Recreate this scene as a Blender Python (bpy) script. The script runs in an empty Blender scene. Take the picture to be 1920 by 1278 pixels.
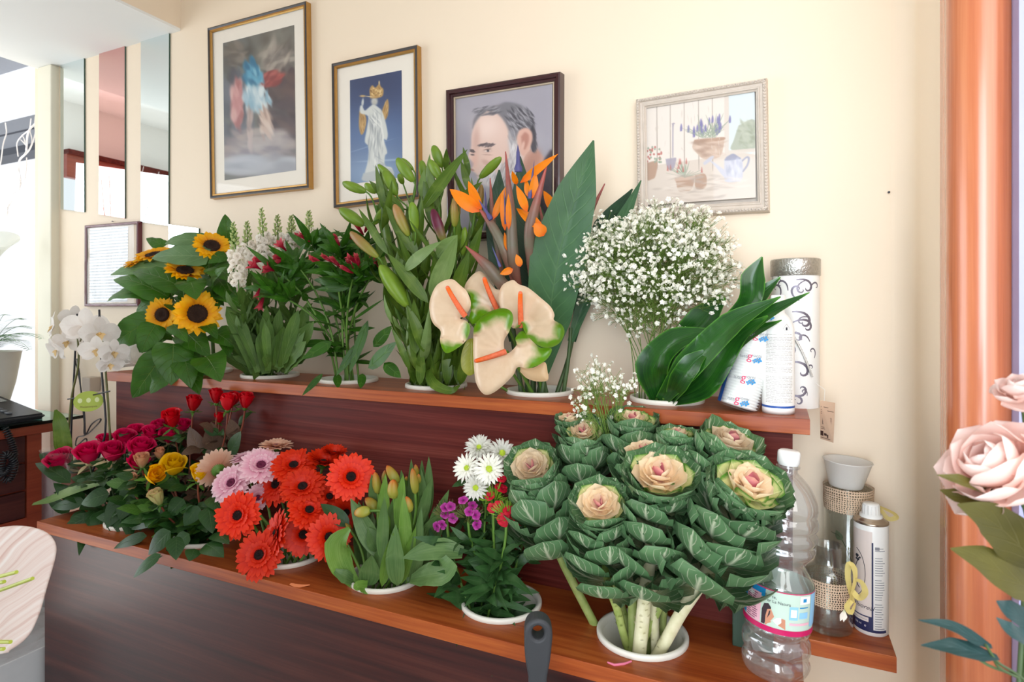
import bpy, math, random
import numpy as np
from mathutils import Vector, Matrix
# ------------------------------------------------------------------ camera, world, lights, exposure
TH = math.radians(24.5); CT, ST = math.cos(TH), math.sin(TH)
FP, CX, HY, CH = 1100.0, 960.0, 585.0, 1.10       # focal length (px), centre, horizon row, camera height
scn = bpy.context.scene
cam = bpy.data.objects.new('camera', bpy.data.cameras.new('camera'))
scn.collection.objects.link(cam); scn.camera = cam
cam.location = (0, 0, CH); cam.rotation_euler = (math.pi/2, 0, TH)
cam.data.sensor_width = 36; cam.data.lens = 36*FP/1920; cam.data.shift_y = -(639-HY)/1920
cam.data.clip_start = 0.02; cam.data.clip_end = 200
cam.data.dof.use_dof = True; cam.data.dof.focus_distance = 1.12; cam.data.dof.aperture_fstop = 8.0
scn.view_settings.view_transform = 'Standard'; scn.view_settings.look = 'None'
scn.view_settings.gamma = 1; scn.view_settings.use_curve_mapping = False
scn.view_settings.exposure = -0.13
world = bpy.data.worlds.new('sky'); scn.world = world; world.use_nodes = True
wb = world.node_tree.nodes['Background']; wb.inputs[0].default_value = (0.93, 0.96, 1.0, 1); wb.inputs[1].default_value = 1.25

def area(name, loc, target, sx, sy, power, col):
    l = bpy.data.lights.new(name, 'AREA'); l.shape = 'RECTANGLE'; l.size = sx; l.size_y = sy; l.energy = power; l.color = col
    o = bpy.data.objects.new(name, l); scn.collection.objects.link(o); o.location = loc
    o.rotation_euler = (Vector(target)-Vector(loc)).to_track_quat('-Z', 'Y').to_euler()
    return o
# daylight: shop window to the right of the counter, shopfront behind the camera, side window at left
area('window_light_right', (0.50, -0.05, 1.55), (0.08, 1.3, 1.2), 0.8, 1.5, 11.5, (1.0, 0.985, 0.96))
wl = area('window_light_front', (0.03, -0.75, 1.05), (0.17, 1.3, 0.92), 0.7, 1.7, 6.0, (0.80, 0.90, 1.0)); wl.data.spread = math.radians(72)
area('shopfront_light', (0.4, -2.0, 1.7), (-0.7, 1.3, 1.0), 2.6, 1.6, 3, (1.0, 0.96, 0.91))
area('window_light_left', (-3.7, -0.45, 1.02), (-2.2, 0.15, 0.75), 1.8, 2.0, 52, (0.88, 0.94, 1.0))

# added sun through a gap at left, brightening floor that the front panel reflects
sl = bpy.data.lights.new('sun', 'SUN'); sl.energy = 24; sl.angle = math.radians(1.5); sl.color = (1.0, .97, .95)
so = bpy.data.objects.new('sun', sl); scn.collection.objects.link(so); so.rotation_euler = Vector((0.70, 0.0, -0.71)).to_track_quat('-Z', 'Y').to_euler()

# ------------------------------------------------------------------ helpers
def W(px, py, Y):
    u = (px-CX)/FP; v = (HY-py)/FP; t = Y/(CT+u*ST)
    return np.array((t*(u*CT-ST), Y, CH+t*v))
def WX(px, py, X):
    u = (px-CX)/FP; v = (HY-py)/FP; t = X/(u*CT-ST)
    return np.array((X, t*(CT+u*ST), CH+t*v))
def G(px, py, z):
    v = (HY-py)/FP; t = (z-CH)/v; u = (px-CX)/FP
    return np.array((t*(u*CT-ST), t*(CT+u*ST), z))
def DEP(p): return -p[0]*ST + p[1]*CT
def PXM(p): return DEP(p)/FP      # metres per pixel at p
def nrm(v):
    v = np.asarray(v, float); n = math.sqrt(float(v@v)); return v/n if n > 1e-9 else np.array((0, 0, 1.0))
CAMP = np.array((0, 0, CH))
def tocam(p): return nrm(CAMP-p)
RR = random.Random(7)
def ru(a, b): return RR.uniform(a, b)
def srgb(h):
    if isinstance(h, str):
        h = [int(h[i:i+2], 16)/255 for i in (0, 2, 4)]
    return tuple((c/12.92 if c <= .04045 else ((c+.055)/1.055)**2.4) for c in h)

def fr(axis, up=(0, 0, 1), roll=0.0, o=(0, 0, 0), s=1.0):
    """4x4 with local z = axis"""
    z = nrm(axis); up = np.asarray(up, float)
    if abs(float(z@up)) > .98: up = np.array((0, 1, 0.))
    x = nrm(np.cross(up, z)); y = np.cross(z, x)
    c, q = math.cos(roll), math.sin(roll)
    x2 = x*c+y*q; y2 = -x*q+y*c
    M = np.eye(4); M[:3, 0] = x2*s; M[:3, 1] = y2*s; M[:3, 2] = z*s; M[:3, 3] = o
    return M

class MB:
    def __init__(s): s.V = []; s.F = []; s.U = []; s.K = []; s.MI = []; s.n = 0; s.M = None; s.SM = []
    def add(s, P, F, U=None, K=None, mat=0, smooth=True):
        P = np.asarray(P, float).reshape(-1, 3)
        if s.M is not None: P = P@s.M[:3, :3].T + s.M[:3, 3]
        n = len(P)
        s.V.append(P); s.U.append(np.zeros((n, 2)) if U is None else np.asarray(U, float).reshape(-1, 2))
        s.K.append(np.zeros(n) if K is None else np.broadcast_to(np.asarray(K, float).reshape(-1), (n,)) if np.size(K) in (1, n) else np.zeros(n))
        for f in F: s.F.append(tuple(i+s.n for i in f)); s.MI.append(mat); s.SM.append(smooth)
        s.n += n
    def grid(s, P, U=None, K=None, mat=0, closed=False, smooth=True):
        P = np.asarray(P); a, b = P.shape[:2]
        F = []
        for i in range(a-1):
            for j in range(b-1 if not closed else b):
                j2 = (j+1) % b
                F.append((i*b+j, i*b+j2, (i+1)*b+j2, (i+1)*b+j))
        s.add(P.reshape(-1, 3), F, U, K, mat, smooth)
    def build(s, name, mats, parent=None, origin=None):
        me = bpy.data.meshes.new(name)
        V = np.concatenate(s.V) if s.V else np.zeros((0, 3))
        root = parent
        off = np.zeros(3)
        if parent is not None:
            while root.parent is not None: root = root.parent
            off = np.array(root.location)
        elif origin is not None: off = np.asarray(origin, float)
        me.from_pydata((V-off).tolist(), [], s.F)
        if s.V:
            U = np.concatenate(s.U); K = np.concatenate(s.K)
            uvl = me.uv_layers.new(name='UVMap')
            idx = np.zeros(len(me.loops), dtype=np.int32); me.loops.foreach_get('vertex_index', idx)
            uvl.data.foreach_set('uv', U[idx].astype(np.float32).ravel())
            at = me.attributes.new('k', 'FLOAT', 'POINT'); at.data.foreach_set('value', K.astype(np.float32))
            me.polygons.foreach_set('material_index', np.array(s.MI, dtype=np.int32))
            me.polygons.foreach_set('use_smooth', np.array(s.SM, dtype=bool))
        if not isinstance(mats, (list, tuple)): mats = [mats]
        for m in mats: me.materials.append(m)
        me.update()
        o = bpy.data.objects.new(name, me); scn.collection.objects.link(o)
        if parent is not None: o.parent = parent
        elif origin is not None: o.location = tuple(float(c) for c in origin)
        return o

def thing(name, label, cat, loc, group=None):
    o = bpy.data.objects.new(name, None); scn.collection.objects.link(o); o.empty_display_size = .02
    o.location = tuple(float(c) for c in loc); o['label'] = label; o['category'] = cat
    if group: o['group'] = group
    return o
def tag(o, label, cat, group=None):
    o['label'] = label; o['category'] = cat
    if group: o['group'] = group
    return o
def structure(o): o['kind'] = 'structure'; return o

PROF = {
 'lance': lambda v: np.clip(np.sin(np.pi*np.clip(v, 0, 1)**.75), 0, 1)**.85,
 'oval': lambda v: np.clip(np.sin(np.pi*np.clip(v, 0, 1)), 0, 1)**.62,
 'ovate': lambda v: np.clip(np.sin(np.pi*np.clip(v, 0, 1)**.62), 0, 1)**.8,
 'round': lambda v: np.clip(np.sin(np.pi*np.clip(v, 0, 1)**1.15), 0, 1)**.42,
 'heart': lambda v: np.clip(np.sin(np.pi*np.clip(v*.93+.07, 0, 1)**.55), 0, 1)**.75,
 'ray': lambda v: (.35+.65*np.clip(v/.55, 0, 1))*np.sqrt(np.clip(1-np.clip((v-.72)/.28, 0, 1)**2, 0, 1)),
 'raysharp': lambda v: (.55+.45*np.clip(v/.4, 0, 1))*np.clip(1-np.clip((v-.35)/.65, 0, 1)**2, 0, 1)**.8,
 'strap': lambda v: np.clip((.6+.5*v), 0, 1)*np.clip(1-np.clip((v-.6)/.4, 0, 1)**2.2, 0, 1)**.8,
 'petal': lambda v: np.clip(.25+1.1*v, 0, 1)*np.sqrt(np.clip(1-np.clip((v-.6)/.4, 0, 1)**2.4, 0, 1)),
}
def blade(mb, a, b, w, n=(0, 0, 1), prof='lance', bend=0., cup=0., ruf=0., rf=3., twist=0., fold=0., nv=8, nu=4, mat=0, k=None, ph=None, droop=0.):
    """leaf / petal strip from a to b, width w; bend arches along n, cup lifts the edges, fold = V shape"""
    a = np.asarray(a, float); b = np.asarray(b, float); n = nrm(n)
    d = b-a; L = math.sqrt(float(d@d)) or 1e-6
    n = nrm(n-nrm(d)*float(n@nrm(d)))
    v = np.linspace(0, 1, nv+1); u = np.linspace(-1, 1, nu+1)
    C = a+np.outer(v, d)+np.outer(4*v*(1-v), n)*bend*L
    if droop: C = C+np.outer(v**2*(1-v)*4, np.array((0, 0, -1.)))*droop*L
    T = np.gradient(C, axis=0); T /= np.linalg.norm(T, axis=1)[:, None]+1e-12
    S = np.cross(T, n); S /= np.linalg.norm(S, axis=1)[:, None]+1e-12
    N = np.cross(S, T)
    if twist:
        c = np.cos(twist*v)[:, None]; q = np.sin(twist*v)[:, None]
        S, N = S*c+N*q, N*c-S*q
    pr = PROF[prof](v) if isinstance(prof, str) else prof(v)
    hw = w/2*pr
    if ph is None: ph = ru(0, 6.28)
    off = cup*w*(u[None]**2)*pr[:, None]+fold*w*np.abs(u)[None]*pr[:, None]
    if ruf:
        off = off+ruf*w*np.abs(u)[None]**2*np.sin(rf*6.283*v[:, None]+ph+np.where(u > 0, 1.7, 0)[None])*np.minimum(pr, 1)[:, None]
    P = C[:, None]+S[:, None]*(u[None, :, None]*hw[:, None, None])+N[:, None]*off[:, :, None]
    U = np.stack(np.meshgrid(u*.5+.5, v), -1)
    if k == 'edge': K = np.maximum(np.abs(u)[None]**2.5, (v**5)[:, None])
    elif k == 'tip': K = np.repeat(v[:, None], nu+1, 1)
    elif k is None: K = None
    else: K = np.full((nv+1, nu+1), float(k))
    mb.grid(P, U, K, mat)
def LPX(mb, p0, p1, w, up=.35, **kw):
    """leaf given by pixel ends (px,py,Y) and pixel width"""
    a = W(*p0); b = W(*p1); m = (a+b)/2
    n = kw.pop('n', None)
    if n is None: n = nrm(tocam(m)+np.array((ru(-.3, .3), 0, up+ru(-.2, .2))))
    blade(mb, a, b, w*PXM(m), n=n, **kw)

def bez(p0, p1, p2, p3, n):
    t = np.linspace(0, 1, n+1)[:, None]
    return (1-t)**3*p0+3*(1-t)**2*t*p1+3*(1-t)*t*t*p2+t**3*p3
def smooth_pts(pts, n=6):
    P = np.asarray(pts, float); out = []
    Q = np.vstack([2*P[0]-P[1], P, 2*P[-1]-P[-2]])
    for i in range(1, len(Q)-2):
        for t in np.linspace(0, 1, n, endpoint=False):
            a, b, c, d = Q[i-1:i+3]
            out.append(.5*((2*b)+(-a+c)*t+(2*a-5*b+4*c-d)*t*t+(-a+3*b-3*c+d)*t**3))
    out.append(P[-1]); return np.array(out)
def tube(mb, pts, r, seg=6, mat=0, cap=True, k=None):
    P = np.asarray(pts, float); n = len(P)
    r = np.broadcast_to(np.asarray(r, float), (n,)) if np.size(r) in (1, n) else np.interp(np.linspace(0, 1, n), np.linspace(0, 1, len(r)), r)
    T = np.gradient(P, axis=0); T /= np.linalg.norm(T, axis=1)[:, None]+1e-12
    ref = np.array((0.31, .2, .93)) if abs(T[0][2]) < .8 else np.array((1., .1, 0))
    X = np.zeros_like(P); x = nrm(np.cross(T[0], ref))
    for i in range(n):
        x = nrm(x-T[i]*float(x@T[i])); X[i] = x
    Yv = np.cross(T, X)
    a = np.linspace(0, 2*np.pi, seg, endpoint=False)
    R = P[:, None]+(X[:, None]*np.cos(a)[None, :, None]+Yv[:, None]*np.sin(a)[None, :, None])*r[:, None, None]
    U = np.stack(np.meshgrid(np.arange(seg)/seg, np.linspace(0, 1, n)), -1)
    K = None if k is None else np.repeat(np.linspace(0, 1, n)[:, None], seg, 1) if k == 'len' else np.full((n, seg), float(k))
    mb.grid(R, U, K, mat, closed=True)
    if cap:
        for e in (0, n-1):
            mb.add(R[e], [tuple(range(seg))], None, None if K is None else K[e], mat)
def lathe(mb, prof, seg=24, mat=0, k=None, smooth=True, lobes=0, lob=0., capa=False, capb=False, ell=1.0):
    """profile list of (r,z) around local z (uses mb.M)"""
    pr = np.asarray(prof, float); a = np.linspace(0, 2*np.pi, seg, endpoint=False)
    m = 1+lob*np.cos(lobes*a) if lobes else np.ones(seg)
    R = np.stack([pr[:, 0][:, None]*np.cos(a)[None]*m, pr[:, 0][:, None]*np.sin(a)[None]*m*ell, np.repeat(pr[:, 1][:, None], seg, 1)], -1)
    U = np.stack(np.meshgrid(np.arange(seg)/seg, np.linspace(0, 1, len(pr))), -1)
    K = np.repeat(np.linspace(0, 1, len(pr))[:, None], seg, 1) if k == 'len' else None if k is None else np.full((len(pr), seg), float(k))
    mb.grid(R, U, K, mat, closed=True, smooth=smooth)
    if capa: mb.add(R[0], [tuple(range(seg))[::-1]], None, None if K is None else K[0], mat, False)
    if capb: mb.add(R[-1], [tuple(range(seg))], None, None if K is None else K[-1], mat, False)
def box(mb, lo, hi, mat=0, bev=0.0):
    lo = np.asarray(lo, float); hi = np.asarray(hi, float)
    if bev <= 0:
        P = [(x, y, z) for x in (lo[0], hi[0]) for y in (lo[1], hi[1]) for z in (lo[2], hi[2])]
        mb.add(P, [(0, 1, 3, 2), (4, 6, 7, 5), (0, 4, 5, 1), (2, 3, 7, 6), (0, 2, 6, 4), (1, 5, 7, 3)], mat=mat, smooth=False); return
    import bmesh
    bm = bmesh.new(); bmesh.ops.create_cube(bm, size=1)
    for v in bm.verts: v.co = Vector([lo[i]+(v.co[i]+.5)*(hi[i]-lo[i]) for i in range(3)])
    bmesh.ops.bevel(bm, geom=list(bm.edges), offset=bev, segments=2, affect='EDGES', profile=.5)
    bm.verts.index_update()
    mb.add([tuple(v.co) for v in bm.verts], [tuple(v.index for v in f.verts) for f in bm.faces], mat=mat, smooth=False); bm.free()
def ball(mb, c, r, mat=0, seg=8, rings=5, k=None, sc=(1, 1, 1)):
    th = np.linspace(0, np.pi, rings+1); a = np.linspace(0, 2*np.pi, seg, endpoint=False)
    P = np.stack([np.sin(th)[:, None]*np.cos(a)*sc[0], np.sin(th)[:, None]*np.sin(a)*sc[1], np.repeat(np.cos(th)[:, None], seg, 1)*sc[2]], -1)*r+np.asarray(c)
    mb.grid(P, None, None if k is None else np.full(P.shape[:2], float(k)), mat, closed=True)
def plate(mb, outer, holes, z0, z1, M, mat=0, bev=0.0):
    """flat outline (2D loops) extruded z0..z1 in the frame M"""
    cu = bpy.data.curves.new('t', 'CURVE'); cu.dimensions = '2D'; cu.fill_mode = 'BOTH'; cu.extrude = (z1-z0)/2; cu.bevel_depth = bev; cu.bevel_resolution = 2; cu.offset = -bev
    for lp in [outer]+list(holes):
        sp = cu.splines.new('POLY'); sp.points.add(len(lp)-1); sp.use_cyclic_u = True
        for i, p in enumerate(lp): sp.points[i].co = (p[0], p[1], 0, 1)
    o = bpy.data.objects.new('t', cu); me = bpy.data.meshes.new_from_object(o)
    P = np.array([tuple(v.co) for v in me.vertices]).reshape(-1, 3); P[:, 2] += (z0+z1)/2
    P = P@M[:3, :3].T+M[:3, 3]
    mb.add(P, [tuple(p.vertices) for p in me.polygons], mat=mat, smooth=False)
    bpy.data.objects.remove(o); bpy.data.curves.remove(cu); bpy.data.meshes.remove(me)
def circ(cx, cy, r, n=40): return [(cx+r*math.cos(2*math.pi*i/n), cy+r*math.sin(2*math.pi*i/n)) for i in range(n)]

# ------------------------------------------------------------------ materials
class NT:
    def __init__(s, name):
        s.m = bpy.data.materials.new(name); s.m.use_nodes = True; s.t = s.m.node_tree
        s.b = s.t.nodes['Principled BSDF']; s.out = s.t.nodes['Material Output']
    def n(s, typ, **kw):
        nd = s.t.nodes.new(typ)
        for a, v in kw.items():
            if a.startswith('i_'):
                key = a[2:]; key = int(key) if key.isdigit() else key
                s.put(nd.inputs[key], v)
            else: setattr(nd, a, v)
        return nd
    def put(s, sock, v):
        if hasattr(v, 'is_output') or isinstance(v, bpy.types.NodeSocket): s.t.links.new(v, sock)
        else:
            if sock.type == 'RGBA' and len(v) == 3: v = (*v, 1)
            sock.default_value = v
    def math(s, op, a, b=0.0, c=None, clamp=False):
        nd = s.t.nodes.new('ShaderNodeMath'); nd.operation = op; nd.use_clamp = clamp
        s.put(nd.inputs[0], a); s.put(nd.inputs[1], b)
        if c is not None: s.put(nd.inputs[2], c)
        return nd.outputs[0]
    def mix(s, f, a, b, mode='MIX'):
        nd = s.t.nodes.new('ShaderNodeMix'); nd.data_type = 'RGBA'; nd.blend_type = mode
        s.put(nd.inputs[0], f); s.put(nd.inputs[6], a); s.put(nd.inputs[7], b); return nd.outputs[2]
    def noise(s, scale, detail=3, vec=None, rough=.5):
        nd = s.n('ShaderNodeTexNoise', i_Scale=scale, i_Detail=detail, i_Roughness=rough)
        if vec is not None: s.put(nd.inputs['Vector'], vec)
        return nd.outputs['Fac']
    def ramp(s, f, stops):
        nd = s.t.nodes.new('ShaderNodeValToRGB'); s.put(nd.inputs[0], f)
        while len(nd.color_ramp.elements) < len(stops): nd.color_ramp.elements.new(.5)
        for e, (p, c) in zip(nd.color_ramp.elements, stops): e.position = p; e.color = (*c, 1) if len(c) == 3 else c
        return nd.outputs[0]
    def coord(s, kind='Object', scale=(1, 1, 1), rot=(0, 0, 0)):
        tc = s.t.nodes.new('ShaderNodeTexCoord'); mp = s.t.nodes.new('ShaderNodeMapping')
        s.t.links.new(tc.outputs[kind], mp.inputs[0]); mp.inputs['Scale'].default_value = scale; mp.inputs['Rotation'].default_value = rot
        return mp.outputs[0]
    def bump(s, h, st=.3, dist=.002):
        nd = s.n('ShaderNodeBump', i_Strength=st, i_Distance=dist, i_Height=h); s.put(s.b.inputs['Normal'], nd.outputs[0]); return nd
    def transl(s, col, f):
        tr = s.n('ShaderNodeBsdfTranslucent'); s.put(tr.inputs[0], col)
        mx = s.n('ShaderNodeMixShader'); s.put(mx.inputs[0], f)
        s.t.links.new(s.b.outputs[0], mx.inputs[1]); s.t.links.new(tr.outputs[0], mx.inputs[2]); s.t.links.new(mx.outputs[0], s.out.inputs[0])
def plain(name, col, rough=.5, metal=0., spec=.5, var=.06, scale=30, coat=0., trans=0., ior=1.45, bump=0., alpha=1., emit=0.):
    t = NT(name); c = srgb(col) if isinstance(col, str) else col
    f = t.noise(scale, 3, t.coord())
    cc = t.mix(f, tuple(x*(1-var) for x in c), tuple(min(1, x*(1+var)) for x in c))
    t.put(t.b.inputs['Base Color'], cc); t.b.inputs['Roughness'].default_value = rough; t.b.inputs['Metallic'].default_value = metal
    t.b.inputs['Specular IOR Level'].default_value = spec; t.b.inputs['Coat Weight'].default_value = coat
    t.b.inputs['Transmission Weight'].default_value = trans; t.b.inputs['IOR'].default_value = ior; t.b.inputs['Alpha'].default_value = alpha
    if bump: t.bump(f, bump)
    if emit: t.put(t.b.inputs['Emission Color'], cc); t.b.inputs['Emission Strength'].default_value = emit
    return t.m
def thinmat(name, tint=(.97, .98, .98), refl=.10, edge=.75, milk=.04, rough=.04):
    t = NT(name); lw = t.n('ShaderNodeLayerWeight', i_Blend=.35); f = t.math('ADD', t.math('MULTIPLY', t.math('POWER', lw.outputs['Facing'], 2.2), edge), refl, clamp=True)
    tr = t.n('ShaderNodeBsdfTransparent', i_0=tint); gl = t.n('ShaderNodeBsdfGlossy', i_0=(1, 1, 1), i_1=rough); df = t.n('ShaderNodeBsdfTranslucent', i_0=(.9, .92, .93))
    d2 = t.n('ShaderNodeBsdfDiffuse', i_0=(.92, .93, .94)); m0 = t.n('ShaderNodeMixShader', i_0=.5); t.t.links.new(df.outputs[0], m0.inputs[1]); t.t.links.new(d2.outputs[0], m0.inputs[2])
    m1 = t.n('ShaderNodeMixShader', i_0=milk); t.t.links.new(tr.outputs[0], m1.inputs[1]); t.t.links.new(m0.outputs[0], m1.inputs[2])
    m2 = t.n('ShaderNodeMixShader', i_0=f); t.t.links.new(m1.outputs[0], m2.inputs[1]); t.t.links.new(gl.outputs[0], m2.inputs[2]); t.t.links.new(m2.outputs[0], t.out.inputs[0]); return t.m
def leafmat(name, c1, c2, vein=None, vs=.5, midw=.05, nside=9., slant=2.2, sidew=.10, kcol=None, ks=(0, 1), tr=.25, rough=.42, bumps=.35, scale=22, spec=.4, tipcol=None, basecol=None, basew=.4, streak=0.):
    t = NT(name)
    uv = t.n('ShaderNodeUVMap').outputs[0]; sp = t.n('ShaderNodeSeparateXYZ', i_0=uv)
    au = t.math('MULTIPLY', t.math('ABSOLUTE', t.math('SUBTRACT', sp.outputs[0], .5)), 2.0)
    v = sp.outputs[1]
    info = t.n('ShaderNodeObjectInfo')
    nz = t.noise(scale, 3, t.coord())
    fac = t.math('ADD', t.math('MULTIPLY', t.math('SUBTRACT', nz, .5), 1.8), .5, clamp=True)
    col = t.mix(fac, srgb(c1), srgb(c2))
    if streak:
        st = t.noise(1.0, 2, t.n('ShaderNodeCombineXYZ', i_0=t.math('MULTIPLY', sp.outputs[0], 38.), i_1=t.math('MULTIPLY', v, 1.5), i_2=info.outputs['Random']).outputs[0])
        col = t.mix(t.math('MULTIPLY', t.math('SUBTRACT', st, .42, clamp=True), streak*4, clamp=True), col, srgb(c1) if not vein else srgb(vein))
    if basecol: col = t.mix(t.math('SUBTRACT', 1., t.math('DIVIDE', v, basew), clamp=True), col, srgb(basecol))
    if tipcol: col = t.mix(t.math('POWER', v, 3.), col, srgb(tipcol))
    if kcol:
        k = t.n('ShaderNodeAttribute', attribute_name='k').outputs['Fac']
        kk = t.math('DIVIDE', t.math('SUBTRACT', k, ks[0]), max(1e-3, ks[1]-ks[0]), clamp=True)
        kk = t.math('ADD', kk, t.math('MULTIPLY', t.math('SUBTRACT', t.noise(60, 2, t.coord()), .5), t.math('MULTIPLY', t.math('MULTIPLY', kk, t.math('SUBTRACT', 1., kk)), 4.)), clamp=True)
        col = t.mix(kk, col, srgb(kcol))
    if vein:
        mid = t.math('SUBTRACT', 1., t.math('DIVIDE', au, midw), clamp=True)
        ph = t.math('MULTIPLY', t.math('SUBTRACT', t.math('MULTIPLY', v, nside), t.math('MULTIPLY', au, slant)), 1.)
        ph = t.math('ADD', ph, t.math('MULTIPLY', nz, .5))
        sd = t.math('ABSOLUTE', t.math('SUBTRACT', t.math('FRACT', ph), .5))
        sd = t.math('SUBTRACT', 1., t.math('DIVIDE', sd, t.math('MULTIPLY', t.math('SUBTRACT', 1.25, au), sidew)), clamp=True)
        vm = t.math('MAXIMUM', mid, t.math('MULTIPLY', sd, .75))
        col = t.mix(t.math('MULTIPLY', vm, vs), col, srgb(vein))
        t.bump(t.math('SUBTRACT', nz, vm), bumps, .0015)
    elif bumps: t.bump(nz, bumps, .0015)
    hs = t.n('ShaderNodeHueSaturation', i_Color=col, i_Saturation=1.06, i_Value=t.math('ADD', .86, t.math('MULTIPLY', info.outputs['Random'], .28)))
    t.put(t.b.inputs['Base Color'], hs.outputs[0]); t.b.inputs['Roughness'].default_value = rough; t.b.inputs['Specular IOR Level'].default_value = spec
    if tr: t.transl(hs.outputs[0], tr)
    return t.m
def woodmat(name, c1, c2, c3, axis='X', scale=1., rough=.3, coat=.3, spec=.5, bump=.15, along=1.4, across=28.):
    t = NT(name)
    s = {'X': (along, across, across), 'Y': (across, along, across), 'Z': (across, across, along)}[axis]
    vec = t.coord(scale=tuple(x*scale for x in s))
    f = t.noise(1.0, 5, vec, .62)
    big = t.noise(.35, 2, vec)
    warp = t.n('ShaderNodeVectorMath', operation='ADD'); t.put(warp.inputs[0], vec)
    wn = t.n('ShaderNodeTexNoise', i_Scale=.22, i_Detail=2.0, i_Vector=vec); sc = t.n('ShaderNodeVectorMath', operation='SCALE'); t.put(sc.inputs[0], wn.outputs['Color']); sc.inputs['Scale'].default_value = 5.; t.put(warp.inputs[1], sc.outputs[0])
    f2 = t.noise(2.6, 3, warp.outputs[0], .7)
    g = t.math('ADD', t.math('MULTIPLY', f, .5), t.math('MULTIPLY', f2, .5))
    col = t.ramp(g, [(.36, srgb(c1)), (.5, srgb(c2)), (.66, srgb(c3))])
    col = t.mix(t.math('MULTIPLY', big, .35), col, srgb(c1))
    t.put(t.b.inputs['Base Color'], col); t.b.inputs['Roughness'].default_value = rough
    t.b.inputs['Coat Weight'].default_value = coat; t.b.inputs['Coat Roughness'].default_value = .18; t.b.inputs['Specular IOR Level'].default_value = spec
    t.bump(f, bump, .0012)
    return t.m
def glassmat(name, col=(1, 1, 1), rough=.0, ior=1.45, tint=1.0, thin=.0, clear=.0):
    t = NT(name)
    t.put(t.b.inputs['Base Color'], col); t.b.inputs['Transmission Weight'].default_value = 1; t.b.inputs['Roughness'].default_value = rough; t.b.inputs['IOR'].default_value = ior
    if clear:
        tr = t.n('ShaderNodeBsdfTransparent'); mx = t.n('ShaderNodeMixShader', i_0=clear)
        t.t.links.new(t.b.outputs[0], mx.inputs[1]); t.t.links.new(tr.outputs[0], mx.inputs[2]); t.t.links.new(mx.outputs[0], t.out.inputs[0])
    return t.m
M = {}
M['wall'] = plain('cream_paint', 'EEDCC4', rough=.5, var=.03, scale=2.0, spec=.45)
M['white_paint'] = plain('white_paint', 'EDEDEB', rough=.7, var=.015, scale=3, spec=.2)
M['column'] = plain('ivory_paint', 'E8E2CE', rough=.5, var=.02, scale=3)
M['floor'] = plain('pale_floor_tile', 'A9A9A5', rough=.28, var=.08, scale=6)
M['shelf'] = woodmat('cherry_wood', '803414', 'A24F22', 'BE6A32', 'X', rough=.38, coat=.04, spec=.32)
M['edge'] = woodmat('cherry_edge', '9C4E30', 'AD5A38', 'B86843', 'X', rough=.35, coat=.25)
M['wengefront'] = woodmat('dark_wenge_front', '2A0B0B', '401512', '58291F', 'X', rough=.33, coat=.0, spec=.6, along=1.1, across=40, bump=.2)
M['wenge'] = woodmat('dark_wenge', '42100C', '5E2019', '7C3C30', 'X', rough=.5, spec=.2, coat=.0, along=1.1, across=40, bump=.2)
M['redwood'] = woodmat('red_veneer', '7E3322', '93402B', 'A34D35', 'Y', rough=.4, coat=.2)
M['bucket'] = plain('white_plastic', 'E6E2D6', rough=.4, var=.02)
# ------------------------------------------------------------------ the room
WALL = 1.30; XR = 0.2258; XL = -2.462
def slab(name, lo, hi, mat, kind=True, **kw):
    mb = MB(); box(mb, lo, hi, **kw); o = mb.build(name, mat, origin=((lo[0]+hi[0])/2, (lo[1]+hi[1])/2, lo[2]))
    return structure(o) if kind else o
CEIL = 2.40
# back wall with a rounded corner running into the return at its right end
mb = MB()
rc = 0.035
pts = [(-2.62, WALL), (-1.2, WALL), (XR-rc, WALL)]+[(XR-rc+rc*math.sin(a), WALL-rc+rc*math.cos(a)) for a in np.linspace(.15, math.pi/2, 7)]+[(XR, 1.06)]
back = [(XR+.05, 1.06), (XR+.05, WALL+.15), (-2.62, WALL+.15)]
loop = pts+back; n = len(loop)
P = [(x, y, z) for z in (0, CEIL) for x, y in loop]
mb.add(P, [(i, (i+1) % n, n+(i+1) % n, n+i) for i in range(n)], smooth=False)
mb.SM[3:9] = [True]*6
structure(mb.build('wall_back', M['wall']))
slab('floor', (-4.6, -3.2, -.05), (2.4, 3.2, 0), M['floor'])
slab('ceiling', (-4.6, -3.2, CEIL), (.4, WALL+.15, CEIL+.08), M['white_paint'])
slab('wall_left', (-4.1, -3.2, 0), (-4.0, -1.0, 1.93), M['white_paint'])
slab('trim_1', (-4.02, -3.2, 1.93), (-3.97, 0.45, 2.07), M['redwood'])
slab('trim_2', (-4.02, -3.2, 2.07), (-3.95, 0.45, 2.10), M['wenge'])
slab('wall_left_upper', (-4.1, -3.2, 2.10), (-4.0, WALL, CEIL), M['white_paint'])
slab('wall_front', (-4.6, -3.2, 0), (-1.4, -3.1, CEIL), M['white_paint'])
# dropped soffit over the left end, painted cream on its side and white beneath
mb = MB(); box(mb, (-2.56, -2.6, 2.022), (-1.788, WALL, 2.03), 1); box(mb, (-2.56, -2.6, 2.03), (-1.788, WALL, CEIL), 0)
structure(mb.build('ceiling_soffit', [M['wall'], M['white_paint']]))
# column at the left end of the wall
slab('wall_column', (-2.548, 1.272, 0), (XL, 1.46, 2.022), M['column'], bev=.004)
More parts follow.
